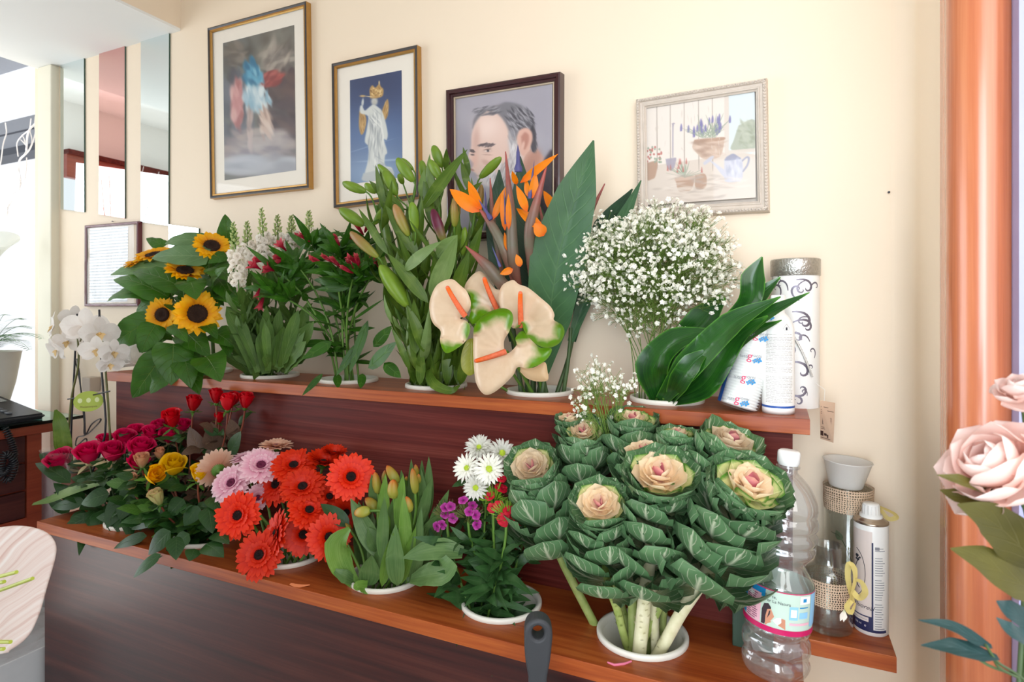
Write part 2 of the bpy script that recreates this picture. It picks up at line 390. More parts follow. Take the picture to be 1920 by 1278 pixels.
# window at the far left, opening on the street
mb = MB(); zf = W(36, 222, 2.1)[2]
M['alu'] = plain('grey_aluminium', '8F939B', rough=.45, metal=.3, var=.04)
M['alu_dark'] = plain('dark_aluminium', '3B3F4A', rough=.45, metal=.3)
box(mb, (-5.5, 2.1, 2.255), (-2.7, 2.2, 2.335), 0); box(mb, (-5.5, 2.098, 2.245), (-2.7, 2.2, 2.255), 1); box(mb, (-5.5, 2.1, 2.15), (-2.7, 2.2, 2.245), 0)
box(mb, (-5.5, 2.08, 2.105), (-2.7, 2.2, 2.15), 1)
structure(mb.build('window_1', [M['alu'], M['alu_dark']]))
mb = MB()
for i, y in enumerate((1.62, 1.85)): box(mb, (-4.9, y, 2.56), (-2.58, y+(.06, .13)[i], 2.575), (1, 0)[i])
structure(mb.build('ceiling_slats', [M['alu'], M['alu_dark']]))
# daylight panel of the street outside: sunlit white facade across the road
slab('facade_across_the_street', (-12, 6.2, -1), (2, 6.3, 6), plain('sunlit_facade', 'FFFFFF', rough=.9, var=0), True)
# right window jamb beyond the post
wq = W(1926, 600, .93)
slab('window_2', (wq[0]-.008, wq[1], 0), (wq[0]+.02, wq[1]+.03, CEIL), plain('lilac_window_frame', 'A7A8CF', rough=.4))
# ------------------------------------------------------------------ wooden post (half round) at the right
mb = MB()
pc = W(1838, 600, .985); mb.M = fr((0, 0, 1), o=(pc[0], pc[1], 0))
lathe(mb, [(.0385, 0), (.0385, CEIL)], 40); mb.M = None
# narrow fillet strips against the wall return
box(mb, (.2225, 1.03, 0), (.232, 1.085, CEIL), 0, bev=.002)
M['post'] = woodmat('polished_mahogany', 'A85A3A', 'C07048', 'CE8258', 'Z', rough=.25, coat=.6, across=30, along=.6, bump=.05)
o = structure(mb.build('trim_3', M['post']))

# ------------------------------------------------------------------ the tiered display stand
ZU, ZL = 0.922, 0.55
YF, YR, YUF = 0.885, 1.10, 1.083
XB0, XB1 = -1.775, 0.033
LOWX = [-.212-.265*i for i in range(6)]; UPX = [-.205, -.478, -.743, -1.005, -1.2777, -1.54]
LY, UY = 0.998, 1.196
st = thing('display_stand', 'two-tier wooden flower counter with cherry shelves and dark panels against cream wall', 'display counter', (-.87, 1.1, 0))
I4 = np.eye(4)
mb = MB()
plate(mb, [(XB0, YF), (XB1, YF), (XB1, YR+.004), (.170, YR+.004), (.170, WALL-.001), (XB0, WALL-.001)], [circ(x, LY, .0675) for x in LOWX], ZL-.024, ZL, I4, bev=.0012)
mb.build('lower_shelf', M['shelf'], st)
mb = MB(); box(mb, (XB0+.012, YF+.012, 0), (XB1, YF+.03, ZL-.0242)); o = mb.build('front_panel', M['wengefront'], st)
mb = MB(); box(mb, (XB0+.012, YF+.031, 0), (XB0+.03, WALL-.002, ZL-.0242)); mb.build('end_panel', M['wenge'], st)
mb = MB(); box(mb, (XB1-.02, YF+.031, 0), (XB1, WALL-.002, ZL-.0242)); mb.build('end_panel', M['wall'], st)
mb = MB(); box(mb, (-1.795, YR, ZL+.0004), (.0205, YR+.018, ZU-.0242)); mb.build('riser_panel', M['wenge'], st)
mb = MB()
plate(mb, [(-1.813, YUF), (.046, YUF), (.046, WALL-.001), (-1.813, WALL-.001)], [circ(x, UY, .0665) for x in UPX], ZU-.0235, ZU, I4, bev=.0012)
mb.build('upper_shelf', M['shelf'], st)

def bucket(x, y, z, r, label):
    mb = MB(); mb.M = fr((0, 0, 1), o=(x, y, z))
    lathe(mb, [(.0, -.262), (r*.66, -.262), (r*.70, -.255), (r*.86, -.001), (r*.9, .0005), (r*.985, .0008), (r, .002), (r, .0075), (r*.985, .010), (r*.93, .0105), (r*.9, .009), (r*.87, .0), (r*.68, -.25), (0, -.25)], 48)
    o = mb.build('flower_bucket', M['bucket'], origin=(x, y, z-.262)); tag(o, label, 'bucket', 'white buckets sunk in the counter'); return o
ulab = ["white bucket rim in the upper shelf holding baby's breath and broad leaves", 'white bucket rim in upper shelf under the anthuriums and bird of paradise', 'white bucket rim in upper shelf around the budding lilies', 'white bucket rim in upper shelf around the alstroemeria stems', 'white bucket rim in upper shelf around the white stock stems', 'white bucket hidden under the sunflower leaves on upper shelf']
llab = ['white bucket rim in lower shelf around the thick kale stalks', 'white bucket rim in lower shelf around the sweet william stems', 'white bucket rim in lower shelf around the green tulips', 'white bucket rim in lower shelf under the red gerberas', 'white bucket in lower shelf under the yellow and peach roses', 'white bucket in lower shelf under the cerise roses']
UR = [.0725, .0735, .0735, .0745, .0765, .0765]; 
for x, l, r in zip(UPX, ulab, UR): bucket(x, UY, ZU, r, l)
for x, l in zip(LOWX, llab): bucket(x, LY, ZL, .0765, l)
# ------------------------------------------------------------------ framed pictures, mirrors, certificate
def quadw(q, Y): return [W(x, y, Y) for x, y in q]
def bil(Q, u, v):      # u right, v down
    return (Q[0]*(1-u)+Q[1]*u)*(1-v)+(Q[3]*(1-u)+Q[2]*u)*v
def ringface(mb, Q, levels, mats, back):
    """picture frame moulding; levels = [(inset m, height off wall m)], mats per strip"""
    w = np.linalg.norm(Q[1]-Q[0]); h = np.linalg.norm(Q[3]-Q[0])
    rings = []
    for d, hh in levels:
        R = [bil(Q, d/w, d/h), bil(Q, 1-d/w, d/h), bil(Q, 1-d/w, 1-d/h), bil(Q, d/w, 1-d/h)]
        rings.append([np.array((p[0], WALL-.0006-hh, p[2])) for p in R])
    for i in range(len(rings)-1):
        P = rings[i]+rings[i+1]
        mb.add(P, [(j, (j+1) % 4, 4+(j+1) % 4, 4+j) for j in range(4)], mat=mats[i], smooth=False)
    mb.add(rings[0], [(0, 3, 2, 1)], mat=back, smooth=False)
def flat(mb, px, Y, mat=0, sm=3):
    P = np.array([W(x, y, Y) for x, y in px])
    if sm and len(P) > 2:
        Q = np.vstack([P[-1], P, P[0], P[1]]); out = []
        for i in range(1, len(Q)-2):
            for t in np.linspace(0, 1, sm, endpoint=False):
                a, b, c, d = Q[i-1:i+3]
                out.append(.5*((2*b)+(-a+c)*t+(2*a-5*b+4*c-d)*t*t+(-a+3*b-3*c+d)*t**3))
        P = np.array(out)
    mb.add(P, [tuple(range(len(P)))], mat=mat, smooth=False)
def blendmat(name, stops, axis='z', lo=0, hi=1, scale=12, warp=.25, rough=.35, coat=.0, streaky=False):
    t = NT(name); co = t.n('ShaderNodeTexCoord').outputs['Object']; sp = t.n('ShaderNodeSeparateXYZ', i_0=co)
    f = t.math('DIVIDE', t.math('SUBTRACT', sp.outputs['xyz'.index(axis)], lo), hi-lo)
    nz = t.noise(scale, 4, co, .6)
    f = t.math('ADD', f, t.math('MULTIPLY', t.math('SUBTRACT', nz, .5), warp*2), clamp=True)
    t.put(t.b.inputs['Base Color'], t.ramp(f, [(p, srgb(c)) for p, c in stops])); t.b.inputs['Roughness'].default_value = rough
    t.b.inputs['Coat Weight'].default_value = coat; t.b.inputs['Coat Roughness'].default_value = .03
    return t.m
gold = plain('gold_leaf_wood', 'B98E4F', rough=.35, metal=.55, var=.15, scale=60)
darkf = plain('blue_black_moulding', '3F3A38', rough=.4, var=.3, scale=50)
matte = plain('cream_passepartout', 'E8E0D3', rough=.6, var=.02, coat=.6)
brownf = plain('dark_mahogany_moulding', '3A171B', rough=.22, var=.2, coat=.4)
silver = plain('champagne_slip', 'CDBDA5', rough=.3, metal=.4)
whitew = plain('whitewashed_moulding', 'CBBFB2', rough=.5, var=.12, scale=70)
def pc(name, c, v=.12, s=40): return plain(name, c, rough=.5, var=v, scale=s, coat=.25)

def picture(name, label, Qpx, Y, levels, mats, flist, matpx=None, prints=None, cat='picture'):
    Q = quadw(Qpx, Y)
    c = (Q[2]+Q[3])/2
    root = thing(name, label, cat, (c[0], WALL, c[2]), None)
    mb = MB(); ringface(mb, Q, levels, mats, len(flist)-1); mb.build('frame', flist, root)
    return root
# picture A: gold and dark frame, colourful painting (generic stand-in: swirling drapery in stormy sky)
r = picture('framed_picture', 'largest gold-edged frame on the wall, blue and red painting in wide cream mount', [(389, 53), (574, 2), (579, 352), (394, 372)], 1.2815,
            [(-.001, 0), (0, .018), (.0035, .0195), (.008, .017), (.0085, .0155), (.012, .0165), (.0145, .012)], [0, 1, 1, 0, 0, 0], [gold, darkf])
mb = MB(); flat(mb, [(396, 62), (571, 14), (576, 346), (401, 365)], WALL-.010, 0, 0); mb.build('mount', matte, r)
class Paint:
    """picture surface: colours brushed onto the vertices of a fine flat grid lying in the frame"""
    def __init__(s, q, nx, ny, base):
        s.q = [np.array(p, float) for p in q]; U, V = np.meshgrid(np.linspace(0, 1, nx), np.linspace(0, 1, ny)); s.nx, s.ny = nx, ny
        A, B, C, D = s.q; P = (A*(1-U[..., None])+B*U[..., None])*(1-V[..., None])+(D*(1-U[..., None])+C*U[..., None])*V[..., None]
        s.X, s.Y = P[..., 0], P[..., 1]; s.C = np.ones((ny, nx, 3))*np.array([int(base[i:i+2], 16)/255 for i in (0, 2, 4)]); s.rng = np.random.RandomState(5)
    def col(s, c): return np.array([int(c[i:i+2], 16)/255 for i in (0, 2, 4)])
    def blend(s, m, c, a=1.): m = np.clip(m*a, 0, 1)[..., None]; s.C = s.C*(1-m)+s.col(c)*m
    def poly(s, pts, c, blur=1.2, a=1.):
        P = smooth_pts([(x, y, 0) for x, y in list(pts)+[pts[0]]], 4)[:-1, :2]; Q = np.roll(P, -1, 0); ins = np.zeros(s.X.shape, bool); d = np.full(s.X.shape, 1e9)
        for (x0, y0), (x1, y1) in zip(P, Q):
            if y0 != y1: ins ^= ((y0 > s.Y) != (y1 > s.Y)) & (s.X < (x1-x0)*(s.Y-y0)/(y1-y0)+x0)
            dx, dy = x1-x0, y1-y0; t = np.clip(((s.X-x0)*dx+(s.Y-y0)*dy)/(dx*dx+dy*dy+1e-9), 0, 1); d = np.minimum(d, np.hypot(s.X-x0-t*dx, s.Y-y0-t*dy))
        s.blend(.5+.5*np.tanh(np.where(ins, d, -d)/blur), c, a)
    def dab(s, x, y, rx, ry, ang, c, a=1., hard=2.): u = (s.X-x)*math.cos(ang)+(s.Y-y)*math.sin(ang); v = -(s.X-x)*math.sin(ang)+(s.Y-y)*math.cos(ang); s.blend(np.exp(-(((u/rx)**2+(v/ry)**2)**hard)), c, a)
    def dabs(s, n, x, y, sx, sy, l, w, ang, sp, cols, a=.6):
        for i in range(n):
            r_, t = math.sqrt(s.rng.rand()), s.rng.rand()*6.28; L, w_ = s.rng.uniform(*l), s.rng.uniform(*w); s.dab(x+sx*r_*math.cos(t), y+sy*r_*math.sin(t), L, w_, ang+s.rng.uniform(-sp, sp), cols[s.rng.randint(len(cols))], a)
    def build(s, name, root, Yp, mat):
        mb = MB(); P = np.array([[W(x, y, Yp) for x, y in zip(rx, ry)] for rx, ry in zip(s.X, s.Y)]); mb.grid(P); o = mb.build(name, mat, root)
        C = np.clip(s.C, 0, 1); C = np.where(C <= .04045, C/12.92, ((C+.055)/1.055)**2.4); at = o.data.color_attributes.new('paint', 'FLOAT_COLOR', 'POINT')
        at.data.foreach_set('color', np.concatenate([C.reshape(-1, 3), np.ones((s.nx*s.ny, 1))], 1).astype(np.float32).ravel()); return o
t = NT('printed_picture'); t.put(t.b.inputs['Base Color'], t.n('ShaderNodeAttribute', attribute_name='paint').outputs['Color']); t.b.inputs['Roughness'].default_value = .5; t.b.inputs['Coat Weight'].default_value = .3; t.b.inputs['Coat Roughness'].default_value = .03; printed = t.m
p = Paint([(418, 81), (551.6, 46.7), (555, 319), (421, 338)], 120, 230, '6E6E68')
p.dabs(70, 530, 100, 40, 50, (12, 30), (6, 14), -.8, .6, ['7B7A72', '8D8C82', '5B544D', '6A6258'], .5); p.dabs(60, 440, 110, 30, 50, (10, 26), (5, 12), 1.1, .5, ['4C4842', '5C5A55', '6B6E6C'], .6)
p.dabs(90, 530, 190, 40, 70, (10, 28), (5, 13), .5, .7, ['4A3B3D', '55474A', '65504B', '3E3438'], .6); p.dabs(70, 440, 220, 30, 80, (10, 26), (5, 12), 1.3, .5, ['5A5E66', '6B6C74', '4D4B52'], .6)
p.dabs(110, 490, 285, 70, 40, (10, 26), (4, 11), .1, .6, ['8C7F7C', 'A39289', '776C70', 'B3A59B'], .55)
p.dabs(36, 522, 110, 30, 26, (10, 24), (3, 7), -.7, .9, ['A69C90', '8B8178', 'B5AA9C', '6B6460'], .6); p.dabs(30, 440, 104, 18, 24, (8, 18), (3, 7), .4, .9, ['5A524C', '6A6258', '837A70'], .6)
p.dabs(46, 446, 195, 10, 38, (8, 20), (3, 7), 1.45, .3, ['B8817F', 'C99692', '9E6463', 'D0A6A0'], .8); p.dabs(30, 506, 148, 20, 11, (7, 16), (3, 6), -.6, .4, ['9B4A44', 'B2605A', '7E3A38'], .85)
p.dabs(40, 474, 138, 17, 24, (7, 16), (3, 7), 1.2, .5, ['3D7C9B', '2F6685', '5A9AB4', '7FB2C4'], .85); p.dabs(46, 482, 186, 24, 17, (8, 20), (2.5, 6), 1.35, .35, ['B8C9CE', '9DB6C2', 'DDE2DF', '84A7B8'], .8)
p.dabs(22, 497, 235, 11, 26, (8, 20), (2.5, 5), 1.15, .25, ['C2A797', 'A78D80', 'D2BDAE'], .8); p.dabs(14, 469, 245, 6, 36, (8, 18), (2.5, 5), 1.5, .15, ['B9A39A', '9D8A84'], .7); p.dabs(50, 490, 312, 74, 18, (16, 34), (6, 14), .05, .2, ['8E9098', 'A3A3A6', 'B9BBBF'], .5)
for k in range(10): p.dab(432+11*k, 290-2*k, 22, 34, .1, 'AEB6C6', .10, 1.)  # pale bluish haze painted low down for the window's reflection in the glass
p.build('painting', r, WALL-.0105, printed)
Yp = WALL-.0105
# picture B: statue photograph
r = picture('framed_picture', 'narrow gold-edged frame holding photograph of pale crowned statue on blue', [(621.6, 119.5), (782, 84), (785, 369), (625.5, 389.5)], 1.2815,
            [(-.001, 0), (0, .018), (.0035, .0195), (.008, .017), (.0085, .0155), (.012, .0165), (.0145, .012)], [0, 1, 1, 0, 0, 0], [gold, darkf])
mb = MB(); flat(mb, [(628, 127), (779, 94), (782, 364), (631, 383)], WALL-.010, 0, 0); mb.build('mount', matte, r)
p = Paint([(656, 150.5), (753, 131.5), (754.6, 332), (657.6, 345)], 110, 210, '47577C')
p.dab(705, 150, 90, 60, 0, '343E5F', .9, 1.); p.dab(705, 250, 90, 45, 0, '56709A', .7, 1.); p.dab(705, 330, 90, 55, 0, '8CA3BE', .9, 1.); p.dab(730, 300, 60, 2, -.05, 'A9BCD0', .5); p.dab(690, 275, 50, 1.2, -.3, '93A9C4', .4)
MARB, GILD = 'C9CBC6', 'B28D58'
p.poly([(674, 208), (682, 210), (687, 225), (683, 246), (677, 252), (673, 235)], GILD, 1.); p.poly([(722, 192), (727, 186), (729, 200), (726, 218), (720, 225), (716, 210)], GILD, 1.)
p.dabs(26, 680, 228, 4, 18, (4, 8), (.7, 1.4), 1.4, .2, ['D3B27C', '8F6C3E'], .6); p.dabs(20, 724, 205, 3, 14, (4, 8), (.7, 1.4), 1.7, .2, ['D3B27C', '8F6C3E'], .6)
p.poly([(693, 200), (700, 196), (708, 200), (716, 208), (722, 225), (727, 250), (725, 262), (720, 262), (726, 285), (722, 292), (722, 310), (735, 315), (730, 332), (685, 338), (690, 300), (691, 275), (684, 265), (688, 240), (690, 218), (676, 212), (675, 200), (679, 198), (684, 207)], MARB, 1.)
p.poly([(681, 325), (731, 315), (734, 334), (682, 339)], 'B4B8B8', 1.); p.dabs(60, 704, 262, 15, 42, (8, 18), (.9, 2), 1.55, .2, ['A2A6A8', 'E3E3DD', '8E9296'], .5); p.dabs(20, 705, 222, 12, 14, (5, 10), (.8, 1.6), 1.2, .5, ['E3E3DD', 'A2A6A8'], .6); p.dabs(20, 715, 310, 12, 16, (4, 9), (1, 2), .7, .6, ['DADBD6', '9A9FA3'], .5)
p.dab(702, 190, 6.5, 8, 0, 'C4C2B8', .95, 2.); p.dab(702, 192, 3, 4, 0, 'A6A29A', .5); p.poly([(694, 184), (693, 168), (698, 160), (704, 164), (711, 157), (714, 162), (719, 168), (717, 180), (706, 184)], GILD, 1.); p.dabs(40, 706, 172, 11, 10, (1.2, 3), (.8, 1.4), .8, 1.5, ['E0C48E', '7D5C34', 'CFAE74'], .8)
p.dab(711, 155, 1.4, 4, 0, 'E0C48E', .9); p.dab(680, 180, 6, 2, 0, 'C9A66C', .9); p.dab(693, 181, 8, .9, .1, 'D9C49A', .9); p.dab(680, 192, 2.4, 8, .1, MARB, .9)
p.build('photograph', r, Yp, printed)
# picture C: portrait
r = picture('framed_picture', 'dark brown framed portrait of grey-haired man behind the bird of paradise', [(835.7, 169), (1050, 134), (1049, 438), (838, 452)], 1.2745,
            [(-.002, 0), (0, .024), (.004, .0255), (.010, .0245), (.0115, .020), (.0165, .019), (.0175, .016), (.0185, .0165), (.0205, .0165), (.0215, .013)], [0, 0, 0, 0, 0, 0, 1, 1, 1], [brownf, silver])
p = Paint([(853, 186), (1036, 155), (1034, 425), (853, 437)], 150, 210, '9E99A2')
p.dabs(80, 945, 290, 110, 150, (30, 60), (20, 40), 0, 1.5, ['A29DA6', '98939D', 'ABA6AE', '948F98'], .35)
p.poly([(905, 440), (935, 372), (985, 345), (1008, 318), (1022, 296), (1040, 290), (1045, 440)], '3C3239', 2.5); p.dabs(26, 1010, 370, 30, 60, (10, 26), (2, 5), 1.1, .3, ['4A3E44', '2F272E'], .5)
p.poly([(978, 262), (1000, 258), (1008, 280), (1020, 300), (1004, 330), (972, 348), (955, 320)], 'C39686', 2.5); p.dab(1000, 300, 12, 22, .5, 'A87868', .6)
p.poly([(888, 238), (892, 222), (905, 210), (925, 200), (950, 197), (975, 205), (992, 225), (998, 250), (1000, 272), (985, 290), (975, 320), (955, 345), (925, 350), (900, 340), (893, 326), (884, 318), (888, 306), (878, 294), (883, 276), (884, 255)], 'D8B9AC', 1.5)
p.dab(915, 240, 26, 26, 0, 'EBD3C8', .7, 1.2); p.dab(940, 262, 24, 30, .3, 'DDBFB2', .5, 1.2); p.dab(893, 262, 7, 26, .05, 'B98F84', .55, 1.2); p.dab(925, 296, 22, 13, .2, 'E3BFB0', .6, 1.2); p.dab(890, 300, 7, 14, .1, 'D9A898', .6, 1.2); p.dab(965, 270, 12, 34, .1, 'C9A598', .6, 1.2); p.dab(912, 305, 10, 5, .5, 'B98D80', .5)
p.poly([(952, 262), (962, 262), (970, 280), (978, 292), (972, 318), (955, 345), (925, 352), (902, 342), (897, 328), (910, 322), (930, 324), (948, 312), (955, 292)], 'C3BDBE', 3.)
p.dabs(150, 942, 325, 34, 24, (5, 10), (.8, 1.7), 1.9, .4, ['E0DCDB', 'ADA6A8', '918A8E', 'D2CDCD'], .6); p.dabs(60, 964, 290, 9, 26, (4, 9), (.8, 1.5), 1.6, .3, ['CFCACB', 'A59EA2', 'DAD6D6'], .6)
p.poly([(886, 240), (888, 224), (898, 211), (916, 201), (935, 196), (950, 191), (975, 196), (993, 210), (1002, 230), (1004, 255), (1008, 276), (998, 284), (990, 262), (985, 243), (973, 246), (966, 264), (957, 252), (948, 232), (936, 216), (920, 207), (905, 214), (894, 226)], '77747A', 2.)
p.dabs(170, 975, 222, 26, 20, (5, 11), (.9, 1.8), .85, .35, ['4B484F', '8F8C92', '5D5A61', 'A8A5AA', '3C3940'], .65); p.dabs(60, 912, 208, 24, 8, (5, 10), (.8, 1.6), -.45, .3, ['6D6A70', '9C999E', '55525A'], .6); p.dabs(60, 1000, 258, 5, 24, (5, 9), (1, 2), 1.3, .2, ['3A373E', '4C4950'], .7); p.dabs(50, 960, 256, 7, 12, (4, 8), (.8, 1.5), 1.3, .3, ['A9A6AA', '8D8A90'], .5)
p.poly([(970, 256), (976, 243), (988, 240), (997, 248), (998, 264), (990, 284), (981, 292), (975, 284)], 'D5A898', 1.5); p.poly([(977, 256), (984, 248), (991, 253), (991, 266), (984, 280), (979, 272)], 'B57F70', 1.8); p.dab(981, 272, 3, 8, .2, 'DDB5A6', .8)
p.dabs(50, 912, 272, 13, 3.2, (3, 6), (.8, 1.5), -.35, .4, ['5F5356', '7A6D6F', '4A4044'], .7); p.dabs(16, 886, 283, 5, 2.5, (2, 4), (.8, 1.2), .4, .4, ['5F5356', '4A4044'], .7)
p.dab(914, 283, 9, 3.4, -.1, 'C9A69A', .8); p.dab(914, 283, 6, 1.8, -.1, 'E3D6D2', .7); p.dab(915, 282.6, 2.4, 2.2, 0, '2E2A33', .95); p.dab(914, 279.8, 8, .9, -.15, '5C4743', .8); p.dab(914, 290, 10, 1.2, .05, 'B08A80', .6); p.dab(886, 290, 4, 1.6, .1, '4A3F44', .8)
p.dab(884, 318, 6, 2.2, .3, '9A6E66', .8); p.dab(900, 330, 10, 2, .2, 'A98F8C', .6)
p.build('portrait', r, WALL-.0125, printed)
# picture D: whitewashed frame with garden print
Q4 = [(1191.7, 185), (1438, 144.5), (1442.5, 395), (1195, 408)]
r = picture('framed_picture', 'whitewashed beaded frame with lavender pot print, rightmost picture on the wall', Q4, 1.2785,
            [(-.001, 0), (0, .016), (.002, .021), (.0075, .0215), (.009, .018), (.014, .016), (.0155, .018), (.0175, .0175), (.0185, .0145), (.0215, .012)], [0]*9, [whitew])
mb = MB(); Q = quadw(Q4, 1.2782); w = np.linalg.norm(Q[1]-Q[0]); h = np.linalg.norm(Q[3]-Q[0])
for e in range(4):
    L = w if e % 2 == 0 else h; nb = int(L/.0062)
    for i in range(nb+1):
        s = i/nb; d = .0048
        u, v = [(s, d/h), (1-d/w, s), (s, 1-d/h), (d/w, s)][e]
        p = bil(Q, min(max(u, d/w), 1-d/w), min(max(v, d/h), 1-d/h)); ball(mb, (p[0], 1.2778, p[2]), .0027, seg=6, rings=4)
mb.build('beading', whitew, r)
inks = dict(plank='DCD2C8', plank2='CFC3B8', gap='9A8C80', sky='C9D3D4', pot='C2A896', pot2='A98872', lav='746F9E', leaf='8F9A86', can='BAB9C4', can2='8E8FA3', ground='CDBFB2', red='B2685F', tree='A3A795', tin='9B93A0')
p = Paint([(1211, 199), (1415, 165), (1417, 370), (1213, 384)], 230, 220, 'DCD2C8')
def fl(px, key, lay, sm=3): p.poly(px, inks[key], .5 if sm == 0 else .8, .9)
fl([(1211, 199), (1415, 165), (1417, 370), (1213, 384)], 'plank', 0, 0)
fl([(1366, 174), (1415, 165.5), (1416, 280), (1366, 284)], 'sky', 1, 0)
fl([(1385, 235), (1415, 225), (1416, 278), (1372, 281), (1376, 262)], 'tree', 2)
fl([(1212, 312), (1300, 300), (1416, 290), (1417, 370), (1213, 384)], 'ground', 1, 0)
for x, y0 in ((1231, 197), (1256, 193), (1282, 188), (1309, 184), (1335, 179)):
    fl([(x, y0), (x+1, y0), (x+2, 305), (x+.6, 305)], 'gap', 1, 0)
fl([(1358, 175), (1366, 174), (1366, 300), (1359, 300)], 'plank2', 2, 0)
fl([(1366, 282), (1416, 278), (1416, 284), (1366, 289)], 'plank2', 3, 0)
fl([(1303, 262), (1330, 258), (1356, 258), (1358, 265), (1354, 285), (1345, 296), (1320, 298), (1305, 285), (1298, 275)], 'pot', 4)
fl([(1302, 262), (1330, 260), (1357, 257), (1357, 262), (1330, 266), (1303, 267)], 'pot2', 5)
for i in range(46):
    a = -1.25+2.5*RR.random(); L = ru(18, 52); x0, y0 = 1328+ru(-14, 14), 258; x1, y1 = x0+L*math.sin(a)*1.05, y0-L*math.cos(a)*.95
    fl([(x0, y0), ((x0+x1)/2+1, (y0+y1)/2), (x1, y1), ((x0+x1)/2-1, (y0+y1)/2)], 'leaf', 6, 0)
    if i % 2: fl([(x1-2, y1+7), (x1+1.5, y1+6), (x1+1.8, y1-2), (x1, y1-7), (x1-2, y1)], 'lav', 7)
fl([(1259, 232), (1263, 230), (1266, 232), (1263, 238), (1262.5, 290), (1260.5, 290), (1260.5, 238)], 'tin', 4, 0)
fl([(1248, 298), (1262, 296), (1268, 297), (1265, 312), (1259, 320), (1251, 314)], 'tin', 5)
fl([(1213, 305), (1232, 303), (1229, 330), (1222, 336), (1213, 336)], 'pot2', 5)
for i in range(34):
    x, y = 1222+ru(-9, 19), 292+ru(-17, 12); fl([(x-2, y), (x, y-2.4), (x+2, y), (x, y+2.2)], 'red' if i % 2 else 'leaf', 6, 0)
fl([(1266, 335), (1300, 330), (1297, 354), (1285, 358), (1272, 357)], 'pot2', 5)
fl([(1265, 333), (1283, 330), (1301, 329), (1301, 335), (1283, 338), (1266, 339)], 'pot', 6)
fl([(1303, 328), (1322, 326), (1325, 345), (1318, 354), (1304, 352)], 'pot2', 4)
for i in range(26):
    a = -1.3+2.6*RR.random(); L = ru(12, 32); x0, y0 = 1284, 332; x1, y1 = x0+L*math.sin(a)*1.3, y0-L*math.cos(a)
    fl([(x0, y0), ((x0+x1)/2+1, (y0+y1)/2), (x1, y1), ((x0+x1)/2-1, (y0+y1)/2)], 'leaf', 7, 0)
    if i % 3 == 0: fl([(x1-1.6, y1+5), (x1+1.6, y1+5), (x1, y1-5)], 'red', 8)
fl([(1358, 300), (1390, 297), (1392, 335), (1380, 341), (1362, 341), (1358, 333)], 'can', 5)
fl([(1362, 294), (1374, 288), (1384, 293), (1388, 298), (1360, 301)], 'can2', 6)
fl([(1358, 318), (1340, 305), (1330, 300), (1342, 313), (1358, 332)], 'can', 6)
fl([(1318, 305), (1334, 292), (1338, 296), (1322, 309)], 'can', 7)
flt = [(1391, 300), (1400, 293), (1406, 296), (1403, 310), (1394, 322), (1393, 319), (1400, 308), (1402, 298), (1399, 297), (1392, 303)]
fl(flt, 'can2', 6)
p.dabs(50, 1330, 277, 26, 16, (6, 14), (2, 5), .1, .5, ['D2BAA8', '9E8270', 'B79B88'], .4); p.dabs(20, 1376, 318, 15, 18, (5, 10), (2, 4), 1.5, .3, ['CCCBD4', '9C9DB0'], .4); p.dabs(60, 1310, 350, 90, 26, (8, 20), (1.5, 3), 0, .3, ['BDAC9E', 'D8CCC0', 'A99A8E'], .4)
p.dabs(40, 1400, 250, 18, 26, (4, 9), (2, 4), 0, 1.5, ['8F957F', 'B5B9A6'], .4); p.dabs(40, 1290, 250, 75, 60, (3, 8), (.6, 1.2), 1.5, .2, ['C2B4A8', 'CFC3B8'], .5)
p.build('garden_print', r, Yp, printed)

# certificate
r = picture('framed_certificate', 'small burgundy framed typed document wrapped in plastic beside the sunflowers', [(158, 422.5), (259, 414), (258.5, 574), (157.5, 574)], 1.286,
            [(-.001, 0), (0, .012), (.003, .014), (.008, .013), (.010, .009)], [0, 0, 0, 0], [plain('burgundy_moulding', '5F1A24', rough=.25, coat=.4, var=.2)], cat='certificate')
mb = MB(); flat(mb, [(161, 425), (256, 418), (255, 571), (160, 571)], WALL-.007, 0, 0); mb.build('backing', plain('beige_backing', 'CDBBA6', rough=.6), r)
t = NT('typed_paper'); co = t.n('ShaderNodeTexCoord').outputs['Object']; sp = t.n('ShaderNodeSeparateXYZ', i_0=co)
row = t.math('GREATER_THAN', t.math('FRACT', t.math('MULTIPLY', sp.outputs[2], 95.)), .62)
wd = t.noise(1., 2, t.n('ShaderNodeCombineXYZ', i_0=t.math('MULTIPLY', sp.outputs[0], 190.), i_2=t.math('FLOOR', t.math('MULTIPLY', sp.outputs[2], 95.))).outputs[0])
t.put(t.b.inputs['Base Color'], t.mix(t.math('MULTIPLY', t.math('MULTIPLY', row, t.math('GREATER_THAN', wd, .45)), .8), srgb('DCDEE2'), srgb('3D4248'))); t.b.inputs['Roughness'].default_value = .4; t.b.inputs['Coat Weight'].default_value = .7
mb = MB(); flat(mb, [(169, 428), (240, 424), (239, 565), (168, 567)], WALL-.0076, 0, 0); o = mb.build('document', t.m, r)
film = thinmat('clear_film', refl=.03, edge=.4, milk=.05, rough=.12)
mb = MB(); P = []
for j in range(9):
    for i in range(9):
        p = bil(quadw([(163, 427), (251, 420), (251, 570), (162, 571)], WALL-.010), i/8, j/8); p[1] += ru(-.0012, .0012); P.append(p)
mb.grid(np.array(P).reshape(9, 9, 3)); mb.build('plastic_wrap', film, r)

